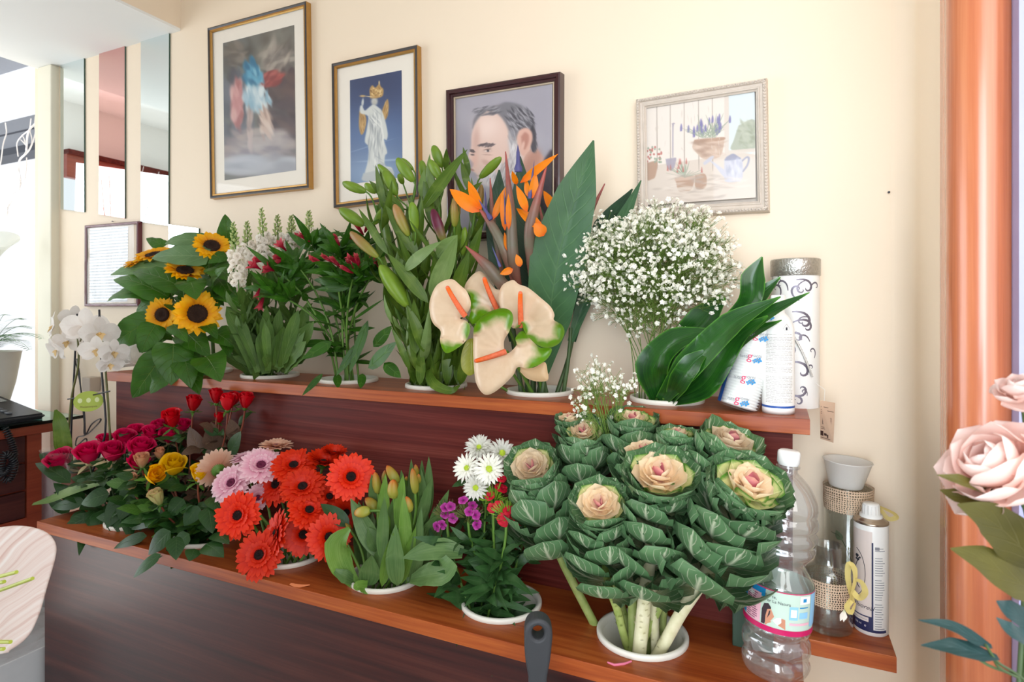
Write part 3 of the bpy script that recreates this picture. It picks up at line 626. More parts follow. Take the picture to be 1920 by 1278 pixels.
# mirrors
def mirmat(name, c): return plain(name, c, rough=.015, metal=1., var=0.)
clearm, pinkm = mirmat('silvered_mirror', 'E4ECEC'), mirmat('rose_mirror', 'E3B4AE')
medge = plain('mirror_edge', '3F5A50', rough=.3)
def mirror(Qpx, label, m):
    Q = quadw(Qpx, 1.296); F = [np.array((p[0], 1.2945, p[2])) for p in Q]; B = [np.array((p[0], WALL-.0003, p[2])) for p in Q]
    mb = MB(); mb.add(F+B, [(0, 4, 5, 1), (1, 5, 6, 2), (2, 6, 7, 3), (3, 7, 4, 0)], mat=1, smooth=False); mb.add(F, [(3, 2, 1, 0)], mat=0, smooth=False)
    c = (Q[2]+Q[3])/2
    tag(mb.build('mirror_strip', [m, medge], origin=(c[0], WALL, c[2])), label, 'mirror', 'mirror strips on the wall')
mirror([(114, 113), (158, 103), (158.5, 397.5), (114.5, 392)], 'narrow clear mirror strip nearest the column, shortest of the three tall ones', clearm)
mirror([(186.6, 95.6), (234.5, 84), (234.5, 409.5), (185.8, 401.5)], 'tall pink-tinted mirror strip between two clear ones', pinkm)
mirror([(264.8, 75.6), (317.5, 62.6), (316, 423), (264.5, 416)], 'tall clear mirror strip nearest the largest picture', clearm)
mirror([(316.8, 420.5), (373, 428), (373, 482), (316.8, 484)], 'small square mirror above the sunflowers reflecting palm fronds', clearm)
# little picture hook nails and specks on wall
def nail(px, py, label):
    p = W(px, py, WALL-.001); mb = MB(); mb.M = fr((0, -1, 0), o=p); lathe(mb, [(0, -.0), (.0012, 0), (.0012, .004), (.0022, .0045), (.0018, .0058), (0, .006)], 10)
    tag(mb.build('nail', M['alu_dark'], origin=p), label, 'nail')
nail(213, 415, 'tiny dark nail in the wall above the framed certificate')
nail(1666, 361, 'tiny nail left in bare wall right of the garden picture')
# ceiling downlight seen in the mirror
mb = MB(); mb.M = fr((0, 0, -1), o=(-2.3, -.35, CEIL)); lathe(mb, [(.03, -.02), (.045, .002), (.085, .01), (.09, .0)], 28, capa=True)
tag(mb.build('ceiling_downlight', plain('satin_nickel', 'B9BCC0', rough=.3, metal=.6), origin=(-2.3, -.35, CEIL)), 'round recessed ceiling light seen reflected in clear mirror', 'ceiling light')
# ------------------------------------------------------------------ plant helpers and materials
def ribbon(mb, pts, ws, n=None, up=.3, cup=0., fold=0., nu=4, mat=0, k=None, ruf=0., rf=3., sm=4, px=True, twist=0.):
    """leaf along pixel way-points [(px,py,Y)...] with pixel widths"""
    P = np.array([W(*p) for p in pts]) if px else np.array(pts, float)
    wm = np.array([w*PXM(q) for w, q in zip(ws, P)]) if px else np.array(ws, float)
    C = smooth_pts(P, sm); m = len(C); w = np.interp(np.linspace(0, 1, m), np.linspace(0, 1, len(wm)), wm)
    if n is None: n = nrm(tocam(C[m//2])+np.array((0, 0, up)))
    n = np.asarray(n, float)
    T = np.gradient(C, axis=0); T /= np.linalg.norm(T, axis=1)[:, None]+1e-12
    S = np.cross(T, n); S /= np.linalg.norm(S, axis=1)[:, None]+1e-12; N = np.cross(S, T)
    v = np.linspace(0, 1, m)
    if twist:
        c = np.cos(twist*v)[:, None]; q = np.sin(twist*v)[:, None]; S, N = S*c+N*q, N*c-S*q
    u = np.linspace(-1, 1, nu+1)
    off = cup*w[:, None]*(u[None]**2)+fold*w[:, None]*np.abs(u)[None]
    if ruf: off = off+ruf*w[:, None]*np.abs(u)[None]**2*np.sin(rf*6.283*v[:, None]+ru(0, 6)+np.where(u > 0, 1.7, 0)[None])
    Q = C[:, None]+S[:, None]*(u[None, :, None]*w[:, None, None]/2)+N[:, None]*off[:, :, None]
    K = None
    if k == 'edge': K = np.maximum(np.abs(u)[None]**3, (v**5)[:, None])
    elif k == 'tip': K = np.repeat(v[:, None], nu+1, 1)
    mb.grid(Q, np.stack(np.meshgrid(u*.5+.5, v), -1), K, mat)
def inside(P, x, y):
    c = False; j = len(P)-1
    for i in range(len(P)):
        if (P[i][1] > y) != (P[j][1] > y) and x < (P[j][0]-P[i][0])*(y-P[i][1])/(P[j][1]-P[i][1])+P[i][0]: c = not c
        j = i
    return c
def sheet(mb, px, Y, s=5., depth=None, kf=None, mat=0, axis=None):
    """curved free-form sheet whose outline is traced; depth(x,y,d) in metres added to Y (negative = nearer)"""
    P = np.array(px, float); Q = np.vstack([P[-1], P, P[0], P[1]]); out = []
    for i in range(1, len(Q)-2):
        for t in np.linspace(0, 1, 5, endpoint=False):
            a, b, c, d = Q[i-1:i+3]
            out.append(.5*((2*b)+(-a+c)*t+(2*a-5*b+4*c-d)*t*t+(-a+3*b-3*c+d)*t**3))
    O = np.array(out); O2 = np.roll(O, -1, 0)
    lo = O.min(0); hi = O.max(0); nx = int((hi[0]-lo[0])/s)+2; ny = int((hi[1]-lo[1])/s)+2
    def near(p):
        d = O2-O; t = np.clip(((p-O)*d).sum(1)/((d*d).sum(1)+1e-9), 0, 1); q = O+d*t[:, None]; e = np.linalg.norm(q-p, axis=1); i = e.argmin()
        return q[i], e[i]
    ins = {}
    for i in range(nx):
        for j in range(ny): ins[i, j] = inside(O, lo[0]+(i+.5)*s, lo[1]+(j+.5)*s)
    vid = {}; V = []; U = []; K = []; F = []
    def vert(i, j):
        if (i, j) in vid: return vid[i, j]
        p = lo+np.array((i, j))*s
        bd = not all(ins.get((i+a, j+b), False) for a in (-1, 0) for b in (-1, 0))
        q, e = near(p)
        if bd: p = q; e = 0
        dy = depth(p[0], p[1], e) if depth else 0
        V.append(W(p[0], p[1], Y+dy)); U.append(((p[0]-lo[0])/(hi[0]-lo[0]), (p[1]-lo[1])/(hi[1]-lo[1]))); K.append(kf(p[0], p[1], e) if kf else 0)
        vid[i, j] = len(V)-1; return vid[i, j]
    for (i, j), ok in ins.items():
        if ok: F.append((vert(i, j), vert(i, j+1), vert(i+1, j+1), vert(i+1, j)))
    if V: mb.add(V, F, U, K, mat)

L_ = {}
L_['sun'] = leafmat('sunflower_leaf', '2F5A1C', '4B7A28', '96B066', vs=.5, nside=6, slant=1.6, sidew=.05, midw=.035, rough=.36, bumps=.8)
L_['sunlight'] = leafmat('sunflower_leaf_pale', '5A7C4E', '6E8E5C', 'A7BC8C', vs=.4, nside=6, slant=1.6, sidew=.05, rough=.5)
L_['stock'] = leafmat('stock_leaf', '42602C', '61803C', '90A86A', vs=.35, midw=.08, nside=5, rough=.55)
L_['alst'] = leafmat('alstroemeria_leaf', '2A4F1A', '437326', '779C4C', vs=.35, midw=.06, nside=2, slant=.3, rough=.38)
L_['lily'] = leafmat('lily_leaf', '37561D', '5B762C', '8AA04C', vs=.4, midw=.05, nside=.6, slant=0, rough=.33, streak=.25)
L_['lilylight'] = leafmat('lily_leaf_underside', '67834A', '7E9859', 'A3B87C', vs=.4, midw=.06, nside=.6, slant=0, rough=.45, streak=.2)
L_['rose'] = leafmat('rose_leaf', '22401E', '34592B', '6C8A56', vs=.4, midw=.04, nside=7, slant=2, sidew=.05, rough=.33)
L_['rosered'] = leafmat('young_rose_leaf', '54443A', '6E5444', '8B7558', vs=.4, midw=.05, nside=7, rough=.4)
L_['rosebright'] = leafmat('bright_rose_leaf', '42692B', '568038', '8BA765', vs=.35, midw=.05, nside=7, rough=.4)
L_['tulip'] = leafmat('tulip_leaf', '48683A', '65844E', '8CA46E', vs=.25, midw=.03, nside=.5, slant=0, rough=.42, streak=.3)
L_['tulipb'] = leafmat('tulip_leaf_bright', '588036', '749A44', '9DB86C', vs=.25, midw=.03, nside=.5, slant=0, rough=.42, streak=.3)
L_['strel'] = leafmat('strelitzia_leaf', '34583A', '4A7048', '6F9366', vs=.45, midw=.035, nside=16, slant=2.2, sidew=.10, rough=.4)
L_['streldark'] = leafmat('strelitzia_leaf_dark', '223E28', '2F5233', '4D6F4A', vs=.45, midw=.035, nside=16, slant=2.2, sidew=.10, rough=.4)
L_['aspi'] = leafmat('aspidistra_leaf', '17381B', '27541F', '3F7A2A', vs=.3, midw=.03, nside=.5, slant=0, rough=.22, streak=.25, kcol='5E9A3A', ks=(.75, 1.1), spec=.6)
L_['dian'] = leafmat('dianthus_leaf', '2B4A26', '42683A', '6A8A5A', vs=.35, midw=.07, nside=.6, slant=0, rough=.42)
L_['stem'] = leafmat('green_stem', '4A6E2C', '6C8E42', None, tr=0, rough=.45, bumps=.2)
L_['darkstem'] = leafmat('dark_green_stem', '3A4F30', '52663F', None, tr=0, rough=.45, bumps=.2)
L_['redstem'] = leafmat('reddish_stem', '7A3B30', '8C5440', None, tr=0, rough=.45, bumps=.2)
sunpet = leafmat('sunflower_petal', 'F5B010', 'FCC622', None, tr=.3, rough=.5, bumps=.1, basecol='E88A00', basew=.5, streak=0)
sundisc = leafmat('sunflower_disc', '20120E', '3B2416', None, tr=0, rough=.9, bumps=.9, scale=220)
budgreen = leafmat('green_bud', '6A8B34', '8FAA44', None, tr=.2, rough=.35, bumps=.15, streak=.15)
def bucketpt(x, y, z, r=.045, d=.12):
    a = ru(0, 6.28); q = r*math.sqrt(RR.random()); return np.array((x+q*math.cos(a), y+q*math.sin(a), z-d))
def stemcurve(b, c, axis, n=12, k=.35):
    L = np.linalg.norm(c-b); return bez(b, b+np.array((0, 0, 1.))*L*k, c-nrm(axis)*L*k, c, n)
def mkstem(root, b, c, axis, mat, r=(.0028, .002), n=12, k=.3, seg=6):
    C = stemcurve(np.array(b), np.array(c), axis, n, k); mb = MB(); tube(mb, C, r, seg); mb.build('stem', mat, root); return C
UB = {n: (x, UY, ZU) for n, x in zip(['gyp', 'anth', 'lily', 'alst', 'stock', 'sun'], UPX)}
LB = {n: (x, LY, ZL) for n, x in zip(['kale', 'dian', 'tulip', 'gerb', 'mix', 'rose'], LOWX)}

# ------------------------------------------------------------------ sunflowers
def sun_head(root, c, axis, R, openness=.0, roll=0):
    h = MB(); h.M = fr(axis, roll=roll, o=c)
    for layer, (n, L, lift, z0) in enumerate(((24, 1., .04, 0), (23, .92, .20, .003))):
        for i in range(n):
            a = 2*math.pi*(i+.5*layer)/n+ru(-.08, .08); l = R*L*ru(.88, 1.08)*1; e = lift+openness+ru(-.10, .12)
            d = np.array((math.cos(a)*math.cos(e), math.sin(a)*math.cos(e), math.sin(e))); b = np.array((math.cos(a), math.sin(a), 0))*R*.36+np.array((0, 0, z0))
            blade(h, b, b+d*(l-R*.34), R*ru(.30, .37), n=(0, 0, 1), prof='raysharp', bend=ru(.02, .12), cup=ru(.05, .2), nv=5, nu=2, mat=0, twist=ru(-.3, .3))
    hd = h.build('petals', sunpet, root)
    d = MB(); d.M = fr(axis, o=c)
    lathe(d, [(R*.42, -.003), (R*.42, .004), (R*.36, .009), (R*.24, .010), (R*.12, .007), (0.0001, .005)], 28)
    for i in range(150):
        q = R*.41*math.sqrt((i+.5)/150); a = i*2.39996; z = .009-.004*max(0, 1-q/(R*.2))
        ball(d, (q*math.cos(a), q*math.sin(a), z), R*.022, seg=5, rings=3)
    d.build('disc', sundisc, root)
    g = MB(); g.M = fr(axis, o=c)
    lathe(g, [(R*.1, -.016), (R*.3, -.012), (R*.45, -.003), (R*.43, 0)], 20)
    for i in range(18):
        a = 2*math.pi*i/18; b = np.array((math.cos(a), math.sin(a), 0))*R*.4; blade(g, b+np.array((0, 0, -.006)), b*1.9+np.array((0, 0, -.004+ru(-.004, .003))), R*.2, n=(0, 0, 1), prof='lance', nv=4, nu=2)
    g.build('calyx', L_['sun'], root)
def ax(p, side, up, fwd=1.): return nrm(tocam(p)*fwd+np.array((CT, ST, 0))*side+np.array((0, 0, 1.))*up)
SUN = [((370, 588), 1.085, .062, .05, .12, 1., 'open sunflower with dark disc facing forward, largest of bunch'),
       ((306, 590), 1.10, .050, -.45, .1, .9, 'sunflower half hidden left of the largest one'),
       ((397, 463), 1.14, .052, .1, .85, .9, 'topmost sunflower tilted up next to the white stock'),
       ((347, 510), 1.11, .054, .1, 1.1, .6, 'sunflower nodding upward in the middle of bunch, petals seen edge-on'),
       ((290, 481), 1.13, .056, -.4, 1.1, .6, 'sunflower under the broad top leaf at upper left'),
       ((262, 492), 1.12, .046, -.6, .9, .5, 'leftmost sunflower in front of the framed certificate')]
sunroots = []
for (px, Y, R, sd, up, fw, lab) in SUN:
    c = W(px[0], px[1], Y); r = thing('sunflower', lab, 'sunflower', (UB['sun'][0], UY, ZU-.1), 'sunflowers at the left end'); sunroots.append((r, c, MB()))
    A = ax(c, sd, up, fw); sun_head(r, c, A, R, 0.1, ru(0, 6))
    mkstem(r, bucketpt(*UB['sun']), c-A*.012, A, L_['stem'], (.006, .0045), 12, .3)
SL = [((425, 458, 1.2), (422, 401, 1.19), 36, 2), ((392, 482, 1.12), (284, 484, 1.09), 42, 4), ((390, 452, 1.17), (308, 457, 1.14), 30, 4), ((308, 462, 1.17), (274, 446, 1.16), 26, 4),
      ((330, 500, 1.13), (206, 516, 1.10), 34, 5), ((315, 556, 1.12), (212, 524, 1.08), 46, 5), ((340, 538, 1.09), (248, 510, 1.06), 48, 3), ((292, 552, 1.12), (199, 568, 1.09), 30, 5),
      ((355, 526, 1.08), (368, 562, 1.05), 56, 3), ((368, 545, 1.1), (352, 518, 1.07), 32, 3), ((400, 500, 1.13), (444, 530, 1.12), 50, 2), ((405, 520, 1.15), (440, 575, 1.13), 48, 2), ((425, 478, 1.15), (390, 494, 1.11), 26, 2), ((400, 545, 1.14), (425, 500, 1.1), 34, 2),
      ((283, 600, 1.09), (206, 652, 1.05), 54, 1), ((266, 618, 1.1), (216, 644, 1.07), 30, 1), ((292, 608, 1.07), (266, 662, 1.04), 48, 1), ((325, 644, 1.045), (321, 722, 1.02), 70, 0), ((304, 668, 1.07), (248, 746, 1.035), 60, 1), ((318, 690, 1.08), (282, 738, 1.05), 44, 1),
      ((345, 662, 1.07), (359, 728, 1.04), 54, 0), ((352, 688, 1.085), (374, 740, 1.06), 44, 0), ((386, 668, 1.07), (414, 716, 1.045), 62, 2), ((325, 608, 1.06), (352, 642, 1.04), 34, 0), ((345, 622, 1.1), (395, 670, 1.08), 54, 0), ((383, 608, 1.1), (408, 636, 1.08), 30, 0), ((300, 560, 1.12), (255, 590, 1.1), 44, 1)]
for i, (a, b, w, o) in enumerate(SL):
    LPX(sunroots[o][2], a, b, w, prof='heart', bend=ru(.05, .16), cup=ru(-.12, .0), fold=ru(.03, .14), ruf=.06, nv=9, nu=6, mat=1 if i in (1, 2, 4) else 0, up=.5)
for i in range(34):
    x, y = ru(265, 432), ru(470, 700); a = ru(0, 6.28); l = ru(30, 55); Y = ru(1.13, 1.21)
    LPX(RR.choice(sunroots)[2], (x, y, Y), (x+l*math.cos(a), y+l*.6*math.sin(a)+15, Y-ru(0, .05)), ru(32, 50), prof='heart', bend=.1, fold=.08, nv=6, nu=4)
for r, c, mb in sunroots:
    if mb.n: mb.build('foliage', [L_['sun'], L_['sunlight']], r)

# ------------------------------------------------------------------ white stock
stwhite = leafmat('stock_floret', 'EEE6DA', 'F8F4EC', None, tr=.25, rough=.6, bumps=.1, basecol='D5D8A8', basew=.35)
stbud = leafmat('stock_bud', '93A860', 'C6CE93', None, tr=.1, rough=.5, bumps=.1)
STK = [((437, 418), (447, 534), 66, 1.09, 'white stock spike beside the sunflowers, nearest and fullest'),
       ((463, 416), (466, 505), 48, 1.16, 'white stock spike just behind the fullest one'),
       ((490, 391), (497, 492), 50, 1.17, 'tallest white stock spike with green bud tip'),
       ((520, 404), (522, 480), 36, 1.21, 'white stock spike behind, budding top left of alstroemeria'),
       ((546, 405), (548, 470), 30, 1.22, 'budding white stock top rising beside alstroemeria leaves'),
       ((579, 396), (580, 460), 26, 1.23, 'rightmost stock spike with only green buds showing')]
for j, (tip, low, zone, Y, lab) in enumerate(STK):
    r = thing('stock_flower', lab, 'flower', (UB['stock'][0], UY, ZU-.1), 'white stocks')
    T = W(*tip, Y); Lw = W(*low, Y); s = PXM(T); f = MB(); b = MB()
    top = T+(Lw-T)*(1-zone/np.hypot(low[0]-tip[0], low[1]-tip[1]))
    nfl = 24 if j < 3 else 12
    for i in range(nfl):
        q = top+(Lw-top)*((i+.5)/nfl); a = i*2.4; d = np.array((math.cos(a), math.sin(a), ru(-.1, .35))); c = q+d*ru(.010, .017)
        A = nrm(d); f.M = fr(A, roll=ru(0, 6), o=c)
        for lay in range(3):
            for k in range(5):
                aa = 2*math.pi*k/5+lay*.6; e = (.2, .7, 1.15)[lay]; l = (.0125, .011, .008)[lay]
                dd = np.array((math.cos(aa)*math.cos(e), math.sin(aa)*math.cos(e), math.sin(e)))
                blade(f, dd*.001, dd*l, .012, n=(0, 0, 1), prof='petal', bend=.1, ruf=.18, rf=2, nv=3, nu=2)
    for i in range(26):
        q = T+(top-T)*(i/25)**1.1; a = i*2.4; rr = .003+.006*(i/25); d = np.array((math.cos(a), math.sin(a), .9)); b.M = fr(d, o=q+np.array((math.cos(a), math.sin(a), .3))*rr)
        sz = .0022+.0024*(i/25); lathe(b, [(0.0001, -sz), (sz, -sz*.3), (sz*.95, sz*.6), (sz*.3, sz*1.8), (0.0001, sz*2)], 6)
    f.build('florets', stwhite, r); b.build('buds', stbud, r)
    base = bucketpt(*UB['stock'], r=.05); C = stemcurve(base, Lw, T-Lw, 14, .3); m2 = MB(); tube(m2, np.vstack([C, T[None]]), (.0035, .003, .0015), 6); m2.build('stem', L_['stem'], r)
    g = MB()
    for i in range(34):
        t_ = ru(.25, .9); q = C[int(t_*(len(C)-1))]; a = ru(0, 6.28)
        d = np.array((math.cos(a)*.55, math.sin(a)*.5-.2, ru(.3, 1.1))); l = ru(.05, .095)
        blade(g, q, q+nrm(d)*l, ru(.014, .022), n=np.array((math.cos(a), math.sin(a), .5))*-1, prof='strap', bend=ru(-.2, .1), cup=.05, ruf=.1, nv=6, nu=3)
    for i in range(10):      # lower leaves fanning over the rim
        x = ru(420, 590); y = ru(620, 700); Yl = ru(1.10, 1.2); 
        LPX(g, (x*.4+507*.6, ru(685, 700), Yl), (x, y-ru(10, 60), Yl-.02), ru(16, 26), prof='strap', bend=ru(-.1, .1), fold=.1, ruf=.12, nv=7, nu=4)
    g.build('foliage', L_['stock'], r)

# ------------------------------------------------------------------ alstroemeria
alpet = leafmat('alstroemeria_petal', 'A3203A', 'CC4258', None, tr=.3, rough=.45, bumps=.1, basecol='8F1B2A', basew=.4, tipcol='DD6D72', streak=.1)
def trumpet(mb, c, axis, L, opn=.35, n=6):
    mb.M = fr(axis, roll=ru(0, 6), o=c)
    for i in range(n):
        a = 2*math.pi*i/n; e = opn*(1+.2*(i % 2)); d = np.array((math.cos(a)*math.sin(e), math.sin(a)*math.sin(e), math.cos(e)))
        blade(mb, (0, 0, 0), d*L*ru(.9, 1.1), L*.30, n=(-math.cos(a), -math.sin(a), .2), prof='petal', bend=.12, cup=.15, nv=5, nu=2)
    mb.M = None
ALS = [((505, 497), 1.09, 'alstroemeria with wide open crimson trumpets at left of its bunch'), ((545, 482), 1.11, 'alstroemeria with two crimson blooms left of centre'), ((500, 545), 1.10, 'alstroemeria with a drooping rose-red bell below the others'),
       ((580, 445), 1.17, 'alstroemeria rising behind with dark red buds and tall leaves'), ((630, 492), 1.09, 'alstroemeria with closed coral buds at the front centre'), ((640, 455), 1.14, 'alstroemeria topped by a single pink bud, centre back'),
       ((668, 500), 1.10, 'alstroemeria with reddish buds leaning right'), ((650, 538), 1.17, 'alstroemeria with one dark crimson bloom low between stems'), ((712, 495), 1.15, 'alstroemeria beside the lily leaves at the right of its bunch'), ((690, 445), 1.19, 'alstroemeria with red blooms half hidden behind lily buds')]
for j, (px, Y, lab) in enumerate(ALS):
    c = W(px[0], px[1], Y); r = thing('alstroemeria', lab, 'flower', (UB['alst'][0], UY, ZU-.1), 'alstroemerias')
    ctr = W(618, 470, 1.15); f = MB(); A0 = nrm((c-W(640, 600, 1.17))*np.array((1, 1, 1)))
    nb = (4, 3, 2, 2, 3, 1, 4, 2, 2, 3)[j]; opn = (.5, .45, .28, .2, .14, .14, .16, .4, .4, .2)[j]
    for i in range(nb):
        o = np.array((ru(-.022, .022), ru(-.02, .01), ru(-.016, .016))); A = nrm(A0*.6+np.array((ru(-.8, .5), -ru(.3, .9), ru(-.3, .5)))) if j != 2 else np.array((-.2, -.3, -1.))
        trumpet(f, c+o, A, ru(.030, .042), opn)
    f.build('blooms', alpet, r)
    base = bucketpt(*UB['alst'], r=.04); C = mkstem(r, base, c-A0*.04, A0, L_['stem'], (.0028, .0026), 14, .35)
    g = MB(); b2 = MB()
    for i in range(25):
        a = ru(0, 6.28); q = C[-1]+A0*ru(-.03, .03); d = nrm(np.array((math.cos(a)*.9, math.sin(a)*.8-.15, ru(-.1, 1.0)))); l = ru(.055, .095)
        blade(g, q, q+d*l, ru(.014, .022), n=tocam(q)+np.array((ru(-.6, .6), 0, ru(0, .9))), prof='lance', bend=ru(-.05, .18), cup=-.08, twist=ru(-.7, .7), nv=6, nu=3)
    for i in range(6):
        q = C[int(ru(.45, .9)*(len(C)-1))]; a = ru(0, 6.28); d = nrm(np.array((math.cos(a), math.sin(a)*.8-.2, ru(-.3, .7)))); l = ru(.05, .09)
        blade(g, q, q+d*l, ru(.014, .02), n=(ru(-.5, .5), -.6, 1), prof='lance', bend=ru(-.05, .2), cup=-.08, twist=ru(-.5, .5), nv=6, nu=3)
    if j == 0: LPX(g, (620, 642, 1.15), (541, 645, 1.1), 22, up=1); 
    if j == 4: LPX(g, (622, 640, 1.1), (567, 673, 1.05), 26, up=1); LPX(g, (605, 700, 1.1), (566, 742, 1.05), 12, up=.4)
    if j == 6: LPX(g, (660, 600, 1.13), (720, 560, 1.1), 14, up=1); LPX(g, (720, 680, 1.12), (752, 708, 1.09), 24); LPX(g, (690, 690, 1.13), (745, 640, 1.1), 30)
    if j == 8: LPX(g, (675, 640, 1.14), (630, 705, 1.1), 16); LPX(g, (690, 600, 1.15), (655, 700, 1.1), 18); LPX(g, (700, 650, 1.15), (735, 610, 1.12), 22)
    if j in (4, 6, 9): LPX(g, (632 if j == 4 else 680, 700, 1.12), (634 if j == 4 else 676, 728, 1.085), 16)
    g.build('foliage', L_['alst'], r)
# ------------------------------------------------------------------ lilies in bud
pinkbud = leafmat('pink_green_bud', 'A08A52', 'A97A52', None, tr=.15, rough=.35, bumps=.15, basecol='8FA03E', basew=.6, streak=.2)
purpbud = leafmat('purple_bud', '4E1A2C', '642438', None, tr=.1, rough=.35, bumps=.15, basecol='7F8F3C', basew=.45)
def lilybud(mb, a, b, w, mat=0):
    d = b-a; L = np.linalg.norm(d); mb.M = fr(d, o=a, roll=ru(0, 1))
    r = w/2
    lathe(mb, [(r*.22, 0), (r*.5, L*.05), (r*.8, L*.2), (r, L*.45), (r*.98, L*.65), (r*.75, L*.85), (r*.4, L*.96), (.0001, L)], 18, mat, k='len', lobes=3, lob=.10)
    mb.M = None
LILB = [(686, 359, 642, 342, 18, 0, 1.08), (682, 422, 636, 391, 22, 0, 1.08), (742, 340, 708, 308, 13, 0, 1.16), (744, 366, 720, 318, 20, 0, 1.12), (776, 340, 744, 296, 21, 0, 1.11), (775, 318, 752, 297, 11, 0, 1.17), (706, 361, 684, 344, 15, 0, 1.14),
        (829, 314, 812, 272, 18, 0, 1.14), (829, 338, 805, 299, 19, 0, 1.11), (767, 442, 739, 382, 20, 1, 1.08), (779, 434, 772, 378, 19, 0, 1.07), (833, 454, 811, 391, 20, 2, 1.06), (852, 425, 855, 366, 19, 1, 1.10), (709, 482, 656, 434, 19, 1, 1.05),
        (764, 574, 712, 496, 30, 0, 1.06), (900, 333, 940, 294, 17, 0, 1.14), (897, 405, 903, 345, 13, 1, 1.18), (868, 480, 872, 425, 14, 0, 1.14), (800, 345, 790, 300, 16, 0, 1.18), (702, 420, 722, 388, 14, 0, 1.12), (756, 345, 748, 325, 12, 0, 1.2)]
LLAB = ['lily stem at the far left of its bunch with two long green buds', 'lily stem with one slim green bud over the blue photograph', 'lily stem with plump paired buds left of centre', 'tallest lily stem with buds between the second and third pictures',
        'lily stem with brownish half-coloured buds in the middle', 'lily stem carrying the dark purple-tipped bud', 'lily stem with amber bud next to the bird of paradise', 'lily stem leaning left with long pink-striped bud', 'lily stem with the largest pale green bud low at front left', 'lily stem whose green bud crosses the portrait']
LTOP = [(705, 385, 1.11), (735, 375, 1.15), (770, 370, 1.13), (822, 365, 1.14), (772, 455, 1.1), (835, 470, 1.08), (858, 440, 1.13), (722, 500, 1.08), (770, 590, 1.08), (893, 370, 1.17)]
lown = [0, 0, 1, 2, 2, 2, 1, 3, 3, 4, 4, 5, 6, 7, 8, 9, 9, 6, 3, 0, 2]
LLEAF = [(790, 394, 877, 279, 24, 1.10), (759, 400, 692, 338, 24, 1.1), (721, 396, 704, 308, 14, 1.09), (836, 322, 837, 278, 12, 1.13), (880, 358, 864, 300, 14, 1.15), (728, 478, 672, 390, 15, 1.07), (783, 480, 722, 384, 27, 1.08), (820, 482, 858, 440, 30, 1.06), (803, 568, 726, 474, 25, 1.05), (808, 560, 858, 442, 36, 1.06),
         (758, 507, 828, 452, 24, 1.04), (780, 664, 776, 560, 26, 1.07), (768, 694, 733, 612, 13, 1.06), (787, 722, 790, 646, 19, 1.10), (815, 430, 795, 330, 20, 1.12), (790, 370, 795, 318, 15, 1.11), (842, 395, 905, 340, 20, 1.13), (850, 560, 880, 470, 26, 1.1), (822, 560, 815, 470, 30, 1.09), (735, 470, 708, 380, 20, 1.12), (870, 520, 905, 420, 22, 1.14), (750, 560, 745, 470, 20, 1.1), (880, 330, 868, 275, 12, 1.18), (795, 660, 762, 570, 22, 1.07)]
roots = []
for j, (t, lab) in enumerate(zip(LTOP, LLAB)):
    c = W(*t); r = thing('budding_lily', lab, 'lily', (UB['lily'][0], UY, ZU-.1), 'budding lilies')
    base = bucketpt(*UB['lily'], r=.04); A = nrm(c-base+np.array((0, 0, .2)))
    C = mkstem(r, base, c, A, L_['stem'], (.0042, .003), 16, .3); roots.append((r, C, MB(), MB()))
    g = roots[-1][2]
    for i in range(20):
        f = .18+.8*i/20; q = C[min(int(f*(len(C)-1)), len(C)-1)]; a = i*2.4+j; sp = ru(.25, .75)
        d = nrm(np.array((math.cos(a)*sp, math.sin(a)*sp*.7-.05, ru(.6, 1.1)))); l = ru(.09, .15)*(1 if f > .4 else .8)
        blade(g, q, q+d*l, ru(.016, .026), n=-np.array((math.cos(a), math.sin(a), -.4)), prof='lance', bend=ru(-.22, .02), cup=.1, fold=.06, twist=ru(-.4, .4), nv=8, nu=3, mat=1 if RR.random() < .22 else 0)
for (x0, y0, x1, y1, w, m, Y), o in zip(LILB, lown):
    r, C, g, b = roots[o]; a = W(x0, y0, Y); t = W(x1, y1, Y-.012); lilybud(b, a, t, w*PXM(a), m)
    q = C[-2]; d = nrm(t-a); b.M = None; tube(b, bez(q, q*.6+a*.4+np.array((0, 0, .005)), a-d*.02, a+d*.002, 6), (.0018, .002), 5, 3)
for i, (x0, y0, x1, y1, w, Y) in enumerate(LLEAF):
    o = min(range(10), key=lambda j: abs(LTOP[j][0]-x0)+abs(LTOP[j][1]-y0)*.3)
    LPX(roots[o][2], (x0, y0, Y+.01), (x1, y1, Y-.015), w, prof='lance', bend=ru(-.06, .1), fold=.08, nv=9, nu=4, mat=1 if i in (9, 10, 7, 15) else 0, up=.2)
for j, (r, C, g, b) in enumerate(roots):
    for i in range(5):      # grassy leaves above the rim
        x = ru(762, 878); LPX(g, (818+(x-818)*.75, 722, ru(1.14, 1.2)), (x+ru(-12, 12), ru(590, 660), ru(1.1, 1.17)), ru(14, 24), prof='lance', bend=ru(-.05, .1), fold=.1, nv=7, nu=3, up=0)
    if j == 5: ribbon(g, [(800, 690, 1.13), (815, 720, 1.11), (845, 732, 1.10), (862, 722, 1.12)], [10, 20, 14, 3], up=.2)
    g.build('foliage', [L_['lily'], L_['lilylight']], r)
    if b.n: b.build('buds', [budgreen, pinkbud, purpbud, L_['stem']], r)

